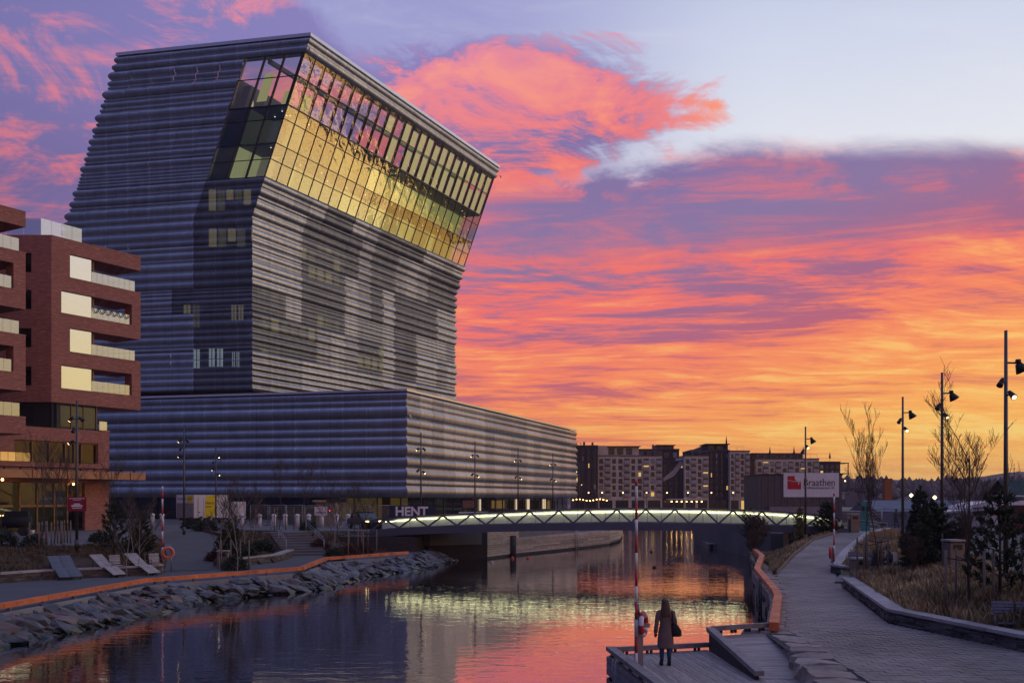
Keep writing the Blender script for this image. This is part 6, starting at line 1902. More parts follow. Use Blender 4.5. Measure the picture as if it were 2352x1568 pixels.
o, W, H = far_block('dark brick block with few windows next to the museum podium', 1318, 1373, 1024, 246, M['brick_dark'], 4, 7, lit=.08, wide=.36)
chimney(o, 2.5, 3, H, 1.2); chimney(o, 4.6, 3, H, 1.1)
o, W, H = far_block('long pale brick block with rows of glass balconies', 1373.4, 1521, 1047, 248, M['brick_pale'], 10, 6, balc=(1, 4, 7, 9), lit=.03)
pent(o, W, H, 2.4, 10.4, 2.2, M['brick_pale']); add_box(o, 'stair_tower', M['brick_pale'], (0, 2.35), (.2, 9), (H + .2, H + 2.6)); roof_rail(o, W, H, 2.6, W - .2)
o, W, H = far_block('low dark block behind the pale terraces', 1463, 1560, 1032, 276, M['brick_dark'], 5, 6, lit=.02); chimney(o, 4.5, 2, H, 1.5); pent(o, W, H, 6, 10.5, 1.0)
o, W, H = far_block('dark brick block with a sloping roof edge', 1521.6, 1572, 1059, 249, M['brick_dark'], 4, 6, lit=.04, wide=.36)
mb = MB(); mb.face([(.2, -.05, H - 4.2), (2.6, -.05, H - 2.2), (5.4, -.05, H + 1.4), (5.4, -.05, H - .4), (2.9, -.05, H - 3.6), (.2, -.05, H - 5.0)]); mb.build('sloping_eave', M['far_rail'], o)
o, W, H = far_block('narrow pale brick block with balconies and a roof railing', 1572.4, 1627.6, 1047, 247, M['brick_pale'], 4, 6, balc=(1, 3), lit=.04); roof_rail(o, W, H, .2, W - .3)
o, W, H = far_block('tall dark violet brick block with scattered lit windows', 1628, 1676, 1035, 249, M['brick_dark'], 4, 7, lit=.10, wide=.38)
pent(o, W, H, -.2, 5.2, 1.5, M['brick_dark']); parasol(o, 4.6, 1, H + .2, 3.6)
o, W, H = far_block('tall narrow pale block with stacked projecting balconies', 1676.4, 1722, 1036, 247, M['brick_pale'], 4, 7, balc=(1, 3), lit=.10); roof_rail(o, W, H, .1, 3.5)
o, W, H = far_block('dark rooftop block with a slanted glass roof', 1588, 1672, 1034, 270, M['brick_dark'], 4, 6, lit=.02)
mb = MB(); mb.prism([(1.0, 2), (5.0, 2), (5.0, 8), (1.0, 8)], H + .2, lambda p: H + .3 + (p[0] - 1.0) * .4); mb.build('slanted_roof', M['far_frame'], o); chimney(o, 5.6, 2.5, H, 2.0)
o, W, H = far_block('narrow tan brick stair block between two pale blocks', 1722.4, 1737, 1056, 250, M['brick_tan'], 1, 5, lit=0, wide=.1)
o, W, H = far_block('long pale block with loggias and folded parasols on its roof', 1737.4, 1881, 1054, 248, M['brick_pale'], 10, 6, balc=(1, 3, 5, 7, 9), lit=.06)
pent(o, W, H, -.5, W * .78, 1.2); roof_rail(o, W, H, .4, W - .4)
for x in (3.6, 9.6, 11.9): parasol(o, x, 1.0, H + .3, 2.9)
o, W, H = far_block('dark end block with open corner balconies over the water', 1881.4, 1930, 1061, 250, M['brick_dark'], 4, 6, lit=.05)
for i in range(4): add_box(o, 'corner_balcony', M['far_frame'], (W, W + 2.3), (.2, 5), (H - .3 - i * 2.6, H - .1 - i * 2.6)); 
add_box(o, 'balcony_post', M['far_frame'], (W + 2.0, W + 2.2), (.3, .5), (H - 8, H - .3)); parasol(o, 3, 1, H + .2, 2.4)
# quay terrace lamps and awning at the foot of the blocks
for i, u in enumerate((1352, 1383, 1431, 1485, 1532, 1580, 1634, 1684)):
    p = at(u, 1160, 240)
    o = empty('quay_lamp', (p.x, p.y, ZF), 0, 'small lit lamp post on the far quay', 'street lamp', 'lamp posts on the far quay')
    mb = MB(); mb.tube((0, 0, 0), (0, 0, 4.6), .07, .05, 6); mb.build('pole', M['dark'], o)
    mb = MB(); mb.lathe([(.04, 4.3), (.15, 4.36), (.17, 4.5), (.05, 4.66)], n=8); mb.build('lantern', M['lamp_dim'], o)
o = empty('terrace_awning', (*at(1575, 1160, 241).xy, ZF), 0, 'white restaurant awning with hanging bulbs on the far quay', 'awning')
mb = MB(); mb.box((0, 0, 2.9), (9, 3, .25)); mb.build('canvas', M['white'], o)
for x in (-4.2, 0, 4.2): mb = MB(); mb.tube((x, -1.4, 0), (x, -1.4, 2.9), .05); mb.build('post', M['dark'], o)
for x in range(-3, 4): mb = MB(); mb.lathe([(.02, 2.2), (.2, 2.3), (.02, 2.5)], (x * 1.2, -1.3, 0), 6); mb.build('hanging_bulb', M['bulb'], o)
o = empty('light_string', (*at(1355, 1158, 238).xy, ZF), 0, 'string of warm bulbs over a cafe terrace beside the podium', 'string light')
for x in range(11): mb = MB(); mb.lathe([(.02, 2.6), (.17, 2.7), (.02, 2.85)], (-4 + x * .8, 0, .2 * math.sin(x)), 6); mb.build('bulb', M['bulb'], o)
mb = MB(); mb.tube((-4.4, 0, 0), (-4.4, 0, 3.1), .05); mb.tube((4.4, 0, 0), (4.4, 0, 3.1), .05); mb.tube((-4.4, 0, 3.0), (4.4, 0, 3.0), .03); mb.build('frame', M['dark'], o)

# ================================================================ site cabins with the company banner
CB = empty('site_cabin', (23.4, 95, ZR), 0, 'dark grey stack of site cabins carrying a white company banner', 'cabin')
p0, p1 = at(1742, 1090, 95), at(1934, 1088, 95); W = p1.x - p0.x; H = at(1742, 1090, 95).z - ZR
CB.location = (p0.x, 95, ZR)
M['cabin'] = pm('cabin_metal', (.10, .095, .105), .55, .2, var=.12)
n = 26
mb = MB()
for i in range(n): mb.obox((0, 0, 0), (1, 0, 0), (0, 1, 0), UPV, (W * i / n + .01, W * (i + 1) / n - .01), (-.03 * (i % 2), .1), (.1, H - .05))
mb.obox((0, 0, 0), (1, 0, 0), (0, 1, 0), UPV, (.02, W - .02), (.101, 6), (0, H - .06)); mb.build('cabin_wall', M['cabin'], CB)
mb = MB(); mb.obox((0, 0, 0), (1, 0, 0), (0, 1, 0), UPV, (-.06, W + .06), (-.06, 6.05), (H - .05, H + .08)); mb.build('cabin_roof', M['dark'], CB)
mb = MB(); mb.obox((0, 0, 0), (1, 0, 0), (0, 1, 0), UPV, (.9, 6.4), (-.6, -.06), (0, 1.95)); mb.build('lower_cabin', M['truck_grey'], CB)
xb0, xb1 = at(1799, 1088, 95).x - p0.x, at(1926, 1088, 95).x - p0.x; zb1, zb0 = at(1799, 1088, 95).z - ZR + .1, at(1799, 1141, 95).z - ZR
mb = MB(); mb.obox((0, 0, 0), (1, 0, 0), (0, 1, 0), UPV, (xb0, xb1), (-.12, -.07), (zb0, zb1)); bnr = mb.build('banner', M['white'], CB)
s_ = (xb1 - xb0) / 127.0; fz = lambda v: zb1 - (v - 1087) * s_; fx = lambda u: xb0 + (u - 1799) * s_
M['logo_red'] = pm('logo_red', (.55, .015, .03), .6)
def flat(name, pts, mat_, yy=-.135):
    mb = MB(); mb.face([(fx(u), yy, fz(v)) for u, v in pts]); ob = mb.build(name, mat_, bnr); return ob
flat('logo_square', [(1808, 1104.5), (1839, 1109), (1839, 1124.5), (1808, 1124.5)], M['logo_red'])
flat('logo_square', [(1808, 1094), (1839, 1094), (1839, 1107.5), (1808, 1103)], M['logo_red'])
flat('logo_circle', [(1833.5 + 9.2 * math.cos(a), 1097.5 + 9.2 * math.sin(a)) for a in [2 * math.pi * i / 24 for i in range(24)]], M['white'], -.14)
flat('logo_stem', [(1832.6, 1105), (1834.4, 1105), (1834.4, 1114), (1832.6, 1114)], M['white'], -.142)
fd_ = pm('banner_ink', (.02, .02, .022), .6)
def fit_text(body, size, u, v, width):
    me = text_mesh(body, size, fd_, .002); xs = [vv.co.x for vv in me.vertices]; k = width * s_ / (max(xs) - min(xs))
    ob = put_text(me, bnr, (fx(u), -.14, fz(v)), (1, 0, 0), (0, -1, 0)); ob.scale = (k, 1, 1); return ob
fit_text('Braathen', 24 * s_, 1844, 1116.5, 71); fit_text('Landskapsentreprenør AS', 8.4 * s_, 1844, 1123.5, 71)
o = empty('gangway', (32.6, 94, ZR), 0, 'dark timber stairway leaning against the end of the site cabins', 'stairs')
for i in range(8): mb = MB(); mb.box((.3 + i * .3, 0, 2.1 - i * .25), (.34, 1.0, .08)); mb.build('tread', M['old_timber'], o)
mb = MB(); mb.tube((0, -.5, 2.4), (2.6, -.5, .1), .07); mb.tube((0, .5, 2.4), (2.6, .5, .1), .07); mb.build('stringer', M['corten'], o)

# ================================================================ marina, tents, road furniture on the right
o = empty('teal_sign', (*on(1985, 1189 + 8, ZR).xy, ZR), 0, 'teal information pillar with two dark pictures by the fence', 'sign'); o.location = (27.9, 79, ZR)
mb = MB(); mb.box((0, 0, 1.25), (.72, .14, 2.5)); mb.build('panel', pm('teal', (.01, .22, .22), .5), o)
for x in (-.18, .18): mb = MB(); mb.box((x, -.08, 1.95), (.26, .02, .36)); mb.build('picture', M['dark'], o)
mb = MB(); mb.box((.2, -.08, 1.6), (.14, .02, .1)); mb.build('plate', M['hivis'], o)
for i in range(6):
    x = 30.0 + i * 1.75
    fence_panel(x, 86 - i * .2, -.1, 'mesh fence panel standing before the blue grey marquee', 1.7, 1.85, ZR, 'fence before the tent', 20, 7)
TN = empty('marquee', (*at(2080, 1180, 100).xy, ZR), 0, 'wide blue grey tarpaulin marquee roof behind the fence', 'tent')
M['tarp'] = pm('tarpaulin', (.12, .14, .19), .7, var=.2, scale=.8)
mb = MB(); mb.loft([[Vector((x, y_, z_)) for y_, z_ in ((-4, 1.5), (0, 2.55), (4, 1.5))] for x in (-4.3, 8.5)], False, False, False); mb.face([(-4.3, -4, 1.5), (-4.3, 0, 2.55), (-4.3, 4, 1.5)]); mb.build('roof', M['tarp'], TN)
mb = MB(); mb.box((2.1, -3.95, .75), (12.6, .05, 1.5)); mb.build('side_wall', M['tarp'], TN)
TW = empty('chimney_tower', (*at(2038, 1147, 170).xy, ZR), 0, 'plain orange brown square tower behind the marquee', 'tower')
mb = MB(); mb.box((0, 0, 3.0), (1.25, 1.25, 6.0)); mb.build('shaft', pm('rust_panel', (.33, .11, .035), .7, var=.15), TW); mb = MB(); mb.box((0, 0, 6.05), (1.32, 1.32, .1)); mb.build('cap', M['corten'], TW)
BT = empty('tour_boat', (*at(2270, 1190, 88).xy, .2), 0, 'white passenger boat with a long sloping cabin moored beside the road', 'boat')
M['boat'] = pm('boat_white', (.62, .64, .70), .35, var=.06)
def ringb(pts, y_): return [Vector((x, y_, z_)) for x, z_ in pts]
hull = [(-6.5, 2.3), (-3.5, 1.0), (12, 1.0), (12, 3.0), (-4, 3.0)]
mb = MB(); mb.loft([ringb(hull, -2), ringb([(a - (.8 if a < 0 else 0), b_) for a, b_ in hull], 0), ringb(hull, 2)], True, True, False); mb.build('hull', M['boat'], BT)
cab_ = [(-4.2, 3.0), (-2.6, 4.1), (-1.0, 4.45), (12, 4.65), (12, 3.0)]
mb = MB(); mb.loft([ringb(cab_, -1.8), ringb(cab_, 1.8)], True, True, False); mb.build('cabin', M['boat'], BT)
mb = MB(); mb.obox((0, 0, 0), (1, 0, 0), (0, 1, 0), UPV, (-4.9, 12), (-2.3, 2.3), (4.35, 4.5)); mb.v = [(v[0], v[1], v[2] - (.9 if v[0] < 0 else 0) + (.35 if v[0] > 0 else 0)) for v in mb.v]; mb.build('awning_roof', M['boat'], BT)
up_ = [(1.2, 4.9), (2.0, 5.9), (6.4, 6.0), (6.4, 4.9)]
mb = MB(); mb.loft([ringb(up_, -1.2), ringb(up_, 1.2)], True, True, False); wh_ = mb.build('wheelhouse', M['boat'], BT)
mb = MB(); mb.obox((0, 0, 0), (1, 0, 0), (0, 1, 0), UPV, (1.9, 6.2), (-1.23, -1.205), (5.05, 5.8)); mb.build('wheelhouse_window', M['sunset_glass'], wh_)
for i in range(9): mb = MB(); mb.obox((0, 0, 0), (1, 0, 0), (0, 1, 0), UPV, (-2.2 + i * 1.5, -.95 + i * 1.5), (-1.83, -1.805), (3.25, 3.95)); mb.build('cabin_window', M['pane_pale'] if i % 3 else M['pane_dark'], BT)
mb = MB(); torus(mb, (2.0, -1.95, 3.6), .34, .07, (1, 0, 0), (0, 0, 1), 16, 6); mb.build('lifebuoy', M['buoy_orange'], BT)
o = empty('shelter', (*at(2375, 1150, 80).xy, ZR), 0, 'dark green canvas shelter at the edge of the road', 'shelter')
mb = MB(); mb.loft([[Vector((x, y_, z_)) for y_, z_ in ((-2, 3.0), (0, 4.2), (2, 3.0))] for x in (-2.9, 3)], False, False, False); mb.build('canvas', pm('canvas_green', (.02, .05, .045), .8), o)
for x in (-2.8, 2.8): mb = MB(); mb.tube((x, -1.9, 0), (x, -1.9, 3.05), .06); mb.build('post', M['dark'], o)
mb = MB(); mb.box((0, 0, 1.1), (4.6, 2.4, 2.2)); mb.build('stall', pm('stall_red', (.06, .012, .012), .7), o)
o = empty('road_marker', (*on(2338, 1217, ZR).xy, ZR), 0, 'red and yellow striped road marker board by the kerb', 'road sign'); 
mb = MB(); mb.box((0, 0, .55), (.26, .05, .95)); mb.build('board', M['red'], o)
for i in range(3): mb = MB(); mb.face([(-.12, -.03, .2 + i * .3), (.12, -.03, .32 + i * .3), (.12, -.03, .45 + i * .3), (-.12, -.03, .33 + i * .3)]); mb.build('stripe', M['hivis'], o)
mb = MB(); mb.box((0, 0, .05), (.45, .3, .1)); mb.build('foot', M['black'], o)
for i, (u, v, lb) in enumerate(((1975, 1208, 'small red and white marker post by the teal sign'), (2222, 1226, 'small hi-vis marker post beside the walking person'))):
    p = on(u, v, ZR + .04); o = empty('marker_post', (p.x, p.y, ZR + .03), 0, lb, 'marker post')
    mb = MB(); mb.lathe([(.2, 0), (.08, .1), (.06, .8), (.02, .82)], n=8); mb.build('post', M['red'], o); mb = MB(); mb.lathe([(.075, .5), (.072, .65)], n=8, cap=False); mb.build('band', M['hivis'] if i else M['white'], o)
o = empty('road_barrier', (*on(2130, 1217, ZR).xy, ZR), 0, 'long low red barrier across the end of the road', 'barrier')
mb = MB(); mb.box((3, 0, .75), (8, .08, .22)); mb.build('rail', M['corten'], o)
for x in (-.6, 2, 4.6, 6.6): mb = MB(); mb.box((x, 0, .35), (.3, .3, .7)); mb.build('block', M['concrete'], o)
for i, (u, v, Y) in enumerate(((1941, 1104, 380), (2093, 1137, 160), (2147, 1142, 150))):
    p = at(u, v, Y)
    o = empty('far_floodlight', (p.x, p.y, 1.5), 0, ('distant lit lamp below the wooded hill', 'bright floodlight over the marquee', 'small lit lamp behind the road lamp post')[i], 'lamp')
    mb = MB(); mb.tube((0, 0, 0), (0, 0, p.z - 1.5), .1, .06, 6); mb.build('mast', M['dark'], o); mb = MB(); mb.lathe([(.05, -.3), (.34, 0), (.05, .3)], (0, 0, p.z - 1.5), 8); mb.build('lamp', M['lamp_on'], o)
# floating things
o = empty('raft', (*on(1655, 1256, 0).xy, 0), -.1, 'low mooring raft with a green worn deck floating beyond the bridge', 'raft')
rw = 70 / F * o.location.y
mb = MB(); mb.box((0, 0, .18), (rw, 6.5, .5)); mb.build('float', M['curb'], o); mb = MB(); mb.box((0, 0, .45), (rw + .1, 6.6, .06)); mb.build('deck', pm('raft_deck', (.14, .2, .18), .8, var=.3), o)
for x in (-.4, .0, .4): mb = MB(); mb.box((x * rw, -3.3, .2), (.3, .1, .4)); mb.build('fender', M['black'], o)
for i, (u, v, c, lb) in enumerate(((1130, 1291, 'white', 'pale mooring buoy beside the timber quay'), (1177, 1282, 'buoy_orange', 'orange buoy beside the dark mooring pile'), (1213, 1282, 'buoy_orange', 'orange buoy off the timber quay steps'), (1496, 1267, 'corten', 'dark red buoy lying beyond the bridge'), (1503, 1303, 'corten', 'rusty round buoy floating before the bridge'))):
    p = on(u, v, 0); o = empty('buoy', p, 0, lb, 'buoy', 'mooring buoys')
    mb = MB(); mb.lathe([(.03, -.12), (.12, -.06), (.15, .03), (.11, .12), (.04, .15)], n=12); mb.build('float', M[c], o); mb = MB(); torus(mb, (0, 0, .18), .04, .012, (1, 0, 0), (0, 0, 1), 10, 5); mb.build('eye', M['steel'], o)

# ================================================================ hills and far woods
random.seed(2)
M['hill'] = pm('wooded_hill', (.09, .072, .066), 1.0, var=.4, scale=.01)
def ridge(name, Y, xa, xb, hf, n=260, dep=600):
    mb = MB(); rows = []
    for i in range(n + 1):
        x = xa + (xb - xa) * i / n; h = hf(x); rows.append(((x, Y, -2), (x, Y + dep * .35, h * .75), (x, Y + dep, h), (x, Y + dep * 2, -2)))
    for a, b_ in zip(rows, rows[1:]):
        for k in range(3): mb.face([a[k], b_[k], b_[k + 1], a[k + 1]], True)
    return mb.build(name, M['hill'], kind='structure')
def prof_h(pts, Y):
    q_ = [((u - U0) / F * Y, CZ + (V0 - v) / F * Y) for u, v in pts]
    def f(x):
        if x <= q_[0][0]: b0 = q_[0][1]
        elif x >= q_[-1][0]: b0 = q_[-1][1]
        else:
            for a, b_ in zip(q_, q_[1:]):
                if a[0] <= x <= b_[0]: b0 = a[1] + (b_[1] - a[1]) * smooth((x - a[0]) / (b_[0] - a[0])); break
        return b0 + 2.2 * vnoise(x, 0, 1, .03) + 1.3 * vnoise(x, 0, 2, .12)
    return f
ridge('hill', 1300, -1500, 2600, prof_h([(-1500, 1125), (1300, 1128), (1900, 1106), (1960, 1098), (2080, 1104), (2180, 1101), (2352, 1083), (2700, 1075), (4500, 1110)], 1700), dep=400)
ridge('near_hill', 900, 330, 850, prof_h([(1950, 1143), (2010, 1122), (2060, 1116), (2160, 1117), (2300, 1112), (2380, 1100), (2900, 1090), (6000, 1110)], 1100), dep=200)
mb = MB()
for i in range(1500):
    x = random.uniform(230, 900); y_ = random.uniform(560, 800); b0 = 1.0 + (y_ - 560) * .05; h = random.uniform(5, 12); r_ = random.uniform(2.0, 4.5)
    n = 6; prof_ = [(r_ * .35, h * .15), (r_, h * .4), (r_ * .8, h * .7), (.2, h)]
    base = len(mb.v); a0 = random.random()
    mb.loft([[Vector((x + rr_ * random.uniform(.7, 1.2) * math.cos(2 * math.pi * (j + a0) / n), y_ + rr_ * math.sin(2 * math.pi * (j + a0) / n), b0 + z_)) for j in range(n)] for rr_, z_ in prof_], True, True, False)
mb.build('far_wood', M['hill'], kind='stuff', label='dark far wood along the opposite shore', cat='wood')
mb = MB(); mb.prism([(210, 540), (1200, 540), (1200, 900), (300, 900)], -1, lambda p: .8 + (p[1] - 540) * .05); mb.build('far_shore', M['hill'], kind='structure')

# ================================================================ air
hz = bpy.data.materials.new('haze'); hz.use_nodes = True
t = NT(hz.node_tree); t.n.clear()
pv_ = t.new('ShaderNodeVolumePrincipled'); pv_.inputs['Color'].default_value = (0.90, 0.80, 0.92, 1); pv_.inputs['Density'].default_value = HAZE
oo = t.new('ShaderNodeOutputMaterial'); t.l.new(pv_.outputs[0], oo.inputs['Volume'])
if HAZE > 0:
    mb = MB(); mb.obox((0, 0, 0), (1, 0, 0), (0, 1, 0), UPV, (-2600, 2900), (-150, 2400), (-6, 74)); mb.build('haze', hz, kind='stuff')
# ================================================================ trees and shrubs
def bare_tree_meshes(seed, h, levels=4, spread=.55, r0=.05, bark=None, twig=None, upness=.35, first=.3, nb=(4, 6), thin=.009):
    random.seed(seed); trunk, crown = MB(), MB()
    def grow(p, d, L, r, lev):
        n = 4 if lev <= 1 else 3; pts = [Vector(p)]; dd = Vector(d)
        for i in range(n):
            dd = (dd + Vector((random.gauss(0, .07), random.gauss(0, .07), random.gauss(0, .05) + upness * .12))).normalized(); pts.append(pts[-1] + dd * L / n)
        rs = [max(thin, r * (1 - .6 * i / n)) for i in range(n + 1)]
        tgt = trunk if lev <= 1 else crown
        for i in range(n): tgt.tube(pts[i], pts[i + 1], rs[i], rs[i + 1], 6 if lev == 0 else (4 if lev == 1 else 3), caps=False)
        if lev >= levels: return
        k = random.randint(*nb) + (4 if lev == 0 else 0)
        for j in range(k):
            f = random.uniform(first if lev == 0 else .2, 1.0); idx = min(n - 1, int(f * n)); q_ = pts[idx].lerp(pts[idx + 1], f * n - idx)
            a = random.uniform(0, 6.28); side = Vector((math.cos(a), math.sin(a), 0)); nd = (dd * (1 - spread) + side * spread + Vector((0, 0, upness * .5))).normalized()
            grow(q_, nd, L * random.uniform(.38, .6) * (1.15 - .45 * f if lev == 0 else 1), max(thin, r * .5 * (1.1 - .5 * f)), lev + 1)
    grow((0, 0, -.1), (0, 0, 1), h, r0, 0)
    return trunk.mesh('trunk', bark or M['bark']), crown.mesh('crown', twig or M['twig'])
def tree_from(name, ms, loc, rz, s, label, group=None, cat='tree'):
    o = empty(name, loc, rz, label, cat, group); o.scale = (s,) * 3 if not hasattr(s, '__len__') else s
    inst('trunk', ms[0], o); inst('crown', ms[1], o); return o
def quad(mb_, c, d, w_, L):
    d = Vector(d).normalized(); a = d.orthogonal().normalized(); a = (Matrix.Rotation(random.uniform(0, 6.28), 3, d) @ a) * w_ / 2
    mb_.face([c - a, c + a, c + a * .4 + d * L, c - a * .4 + d * L])
def pine_meshes(seed, h, wid, whorls=7, tufts=5, needle=.16, mat_=None, dense=14, lift=.45, spiky=False):
    random.seed(seed); trunk, crown = MB(), MB()
    trunk.tube((0, 0, -.1), (0, 0, h * .97), h * .016 + .012, .012, 7)
    def tuft(c, d, n=dense, L=needle):
        for i in range(n):
            v = (Vector(d) * 1.0 + Vector((random.gauss(0, .6), random.gauss(0, .6), random.gauss(0, .6)))).normalized(); quad(crown, Vector(c) + Vector((random.gauss(0, .03),) * 3), v, .05, L * random.uniform(.8, 1.4))
    for k in range(whorls):
        f = (k + .4) / whorls; z = h * (.08 + .87 * f); R_ = wid * (1 - f) ** .8 * random.uniform(.8, 1.1) + .1
        nb = random.randint(4, 6) if not spiky else 7
        a0 = random.uniform(0, 6)
        for j in range(nb):
            a = a0 + 6.28 * j / nb + random.uniform(-.3, .3); L = R_ * random.uniform(.75, 1.15); lf = lift * L if not spiky else -.1 * L
            p0 = Vector((0, 0, z)); p1 = Vector((math.cos(a) * L, math.sin(a) * L, z + lf)); trunk.tube(p0, p1, .018, .008, 4, caps=False)
            m = max(2, int(tufts * L / wid) + 1)
            for i in range(m):
                t_ = (i + 1) / m if not spiky else (i + .6) / m; c = p0.lerp(p1, .25 + .75 * t_); tuft(c + Vector((random.gauss(0, .05), random.gauss(0, .05), random.gauss(0, .03))), (p1 - p0).normalized() + Vector((0, 0, .5 if not spiky else 0)))
    tuft((0, 0, h * .95), (0, 0, 1), dense * 2, needle * 1.2); tuft((0, 0, h * .85), (0, 0, 1), dense, needle)
    return trunk.mesh('trunk', M['bark']), crown.mesh('crown', mat_ or M['needle'])
def bush_mesh(seed, r_, n, mat_, flat_=.8, L=.1):
    random.seed(seed); mb = MB()
    for i in range(n):
        v = Vector((random.gauss(0, 1), random.gauss(0, 1), random.gauss(0, 1))).normalized() * random.uniform(.55, 1.0) * r_ * (1 + .25 * vnoise(i * .37, 2.1, seed)); v.z = abs(v.z) * flat_ * 1.4
        quad(mb, v, v.normalized() + Vector((random.gauss(0, .5), random.gauss(0, .5), random.gauss(0, .4))), .06, L * random.uniform(.7, 1.5))
    return mb.mesh('foliage', mat_)
def bush(loc, r_, label, kind, rz=0.0):
    me = BUSH[kind]; o = empty('shrub', loc, rz, label, 'shrub', 'low dark shrubs'); o.scale = (r_,) * 3
    inst('foliage', me, o); inst('stem', STEM, o); return o
BUSH = [bush_mesh(1, 1.0, 1500, M['bush'], .85, .16), bush_mesh(2, 1.0, 1500, M['bush'], .7, .2), bush_mesh(3, 1.0, 1500, M['heather'], .6, .2)]
m_ = MB(); [m_.tube((0, 0, -.1), (math.cos(a) * .5, math.sin(a) * .5, .6), .03, .01, 4) for a in (0, 1.3, 2.5, 3.9, 5.2)]; STEM = m_.mesh('stem', M['bark'])
def stake(x, y, z, h, label, lean_=(0, 0), group='wooden tree stakes'):
    o = empty('tree_stake', (x, y, z), 0, label, 'stake', group); mb = MB(); mb.tube((0, 0, -.2), (lean_[0], lean_[1], h), .045, .04, 7); mb.build('post', M['stake'], o); return o
def staked(x, y, z, h, what, r_=.45, n=3, a0=.4, strap=True):
    for i in range(n):
        a = a0 + 2 * math.pi * i / n; stake(x + r_ * math.cos(a), y + r_ * math.sin(a), z, h, 'wooden stake holding the ' + what)
        if strap:
            mb = MB(); mb.tube((x + r_ * math.cos(a), y + r_ * math.sin(a), z + h * .86), (x, y, z + h * .8), .022, .022, 4); tag(mb.build('tree_tie', M['strap']), 'black tie from a stake to the ' + what, 'tree tie', 'black tree ties')

BT_ = [bare_tree_meshes(s, 4.6, 3, .45, .04, upness=.5, thin=.006) for s in (1, 2, 3)]
BIG = bare_tree_meshes(7, 4.6, 4, .5, .05, upness=.6, first=.25, nb=(4, 6), thin=.0045)
BIG2 = bare_tree_meshes(8, 4.9, 4, .36, .035, upness=.6, first=.35, nb=(4, 5), thin=.005)
BIRCH = bare_tree_meshes(9, 3.4, 3, .42, .026, M['birch'], M['twig_red'], .5, .25, (4, 6), .006)
SHR = bare_tree_meshes(12, 1.5, 3, .6, .02, M['twig_red'], M['twig_red'], .5, .05, (6, 9), .01)
PINE = [pine_meshes(4, 2.9, 1.1, 8, 5, .14, dense=18), pine_meshes(5, 2.7, 1.0, 9, 8, .15, dense=22)]
SPR = pine_meshes(6, 3.6, 1.1, 16, 8, .13, None, 13, 0, True); SPRL = pine_meshes(6, 2.4, .55, 11, 5, .1, M['needle_lit'], 9, 0, True)
# left bank
for i, (u, v) in enumerate(((93, 1279), (124, 1274), (155, 1270))):
    x, y = on(u, v, 1.7).xy; z = left_h(x, y)
    tree_from('bare_sapling', BT_[i], (x, y, z - .03), i * 1.7, 1.0, ('bare staked sapling nearest the brick shop corner bin', 'bare staked sapling between two others before the brick shop', 'bare staked sapling beside the lamp post with the red notice')[i] if i else 'bare staked sapling standing above the dark grey lounger', 'bare saplings before the brick shop')
    staked(x, y, z, 1.35, ('sapling above the grey lounger', 'middle sapling before the shop', 'sapling beside the red notice')[i], .55, 4, .3 + i)
x, y = on(262, 1283, 1.6).xy; tree_from('pine', PINE[0], (x, y, left_h(x, y)), 1.0, (1.0, 1.0, 1.02), 'dense young pine on the bank above the pale loungers', cat='tree')
x, y = on(252, 1262, 2.0).xy; tree_from('bare_sapling', BT_[1], (x, y, left_h(x, y)), 2.0, .95, 'bare sapling rising behind the young pine by the brick corner'); staked(x, y, left_h(x, y), 1.6, 'sapling by the brick corner', .45, 2, 2.8)
for i, (u, v) in enumerate(((292, 1292), (306, 1284), (318, 1290), (334, 1280))):
    x, y = on(u, v, 1.55).xy; tree_from('birch', BIRCH, (x, y, left_h(x, y)), i * 2.1, (.85, .85, .75 + .1 * (i % 2)), 'thin birch stem in the brown thicket beside the paved ramp', 'birch stems beside the ramp')
x, y = on(325, 1270, 1.8).xy; tree_from('pine', PINE[1], (x, y, left_h(x, y)), .4, .85, 'young pine half hidden in the birch thicket beside the ramp')
for u, v, r_, k, lb in ((12, 1288, .72, 0, 'round dark shrub at the end of the garden wall'), (75, 1287, .62, 0, 'round dark shrub behind the grey lounger'), (228, 1274, .62, 1, 'spreading dark shrub behind the pale lounger'), (350, 1278, .6, 2, 'reddish heather clump beside the ramp edge')):
    x, y = on(u, v, 1.5).xy; bush((x, y, left_h(x, y) - .05), r_, lb, k, u)
# right of the ramp
for u, v, r_, k, lb in ((438, 1222, .85, 0, 'dark shrub below the lamp post by the truck'), (474, 1226, 1.0, 1, 'broad dark shrub before the box truck'), (540, 1282, .75, 0, 'dark shrub behind the low wall by the bin'), (558, 1270, .85, 1, 'dark shrub below the steps on the slope'), (602, 1262, .9, 1, 'dark shrub beside the stone stairs'), (708, 1226, .75, 0, 'ball shaped shrub at the head of the stairs'), (768, 1264, .75, 0, 'ball shaped shrub on the slope right of the stairs'),
                       (856, 1222, .8, 0, 'dark shrub at the foot of the bridge ramp'), (640, 1255, .6, 2, 'brown heather left of the handrail'), (800, 1255, .9, 2, 'brown heather on the slope by the bridge'), (830, 1250, .9, 2, 'brown heather under the staked saplings by the bridge'), (735, 1250, .8, 2, 'brown heather beside the right handrail'), (500, 1270, .8, 2, 'brown heather beside the rusty edging')):
    zz_ = 2.0 if v < 1240 else 1.5; x, y = on(u, v, zz_).xy; bush((x, y, left_h(x, y) - .05), r_, lb, k, u)
for i, (u, v) in enumerate(((505, 1280), (522, 1272), (545, 1284), (560, 1268), (580, 1262))):
    x, y = on(u, v, 1.5).xy; tree_from('birch', BIRCH, (x, y, left_h(x, y)), i * 1.3, (1.05, 1.05, .95 + .1 * (i % 2)), 'thin birch stem in the thicket behind the low wall', 'birch stems behind the low wall')
for u in (508, 530, 552, 572): x, y = on(u, 1283, 1.45).xy; stake(x, y, left_h(x, y), 1.7, 'wooden stake in the thicket behind the low wall')
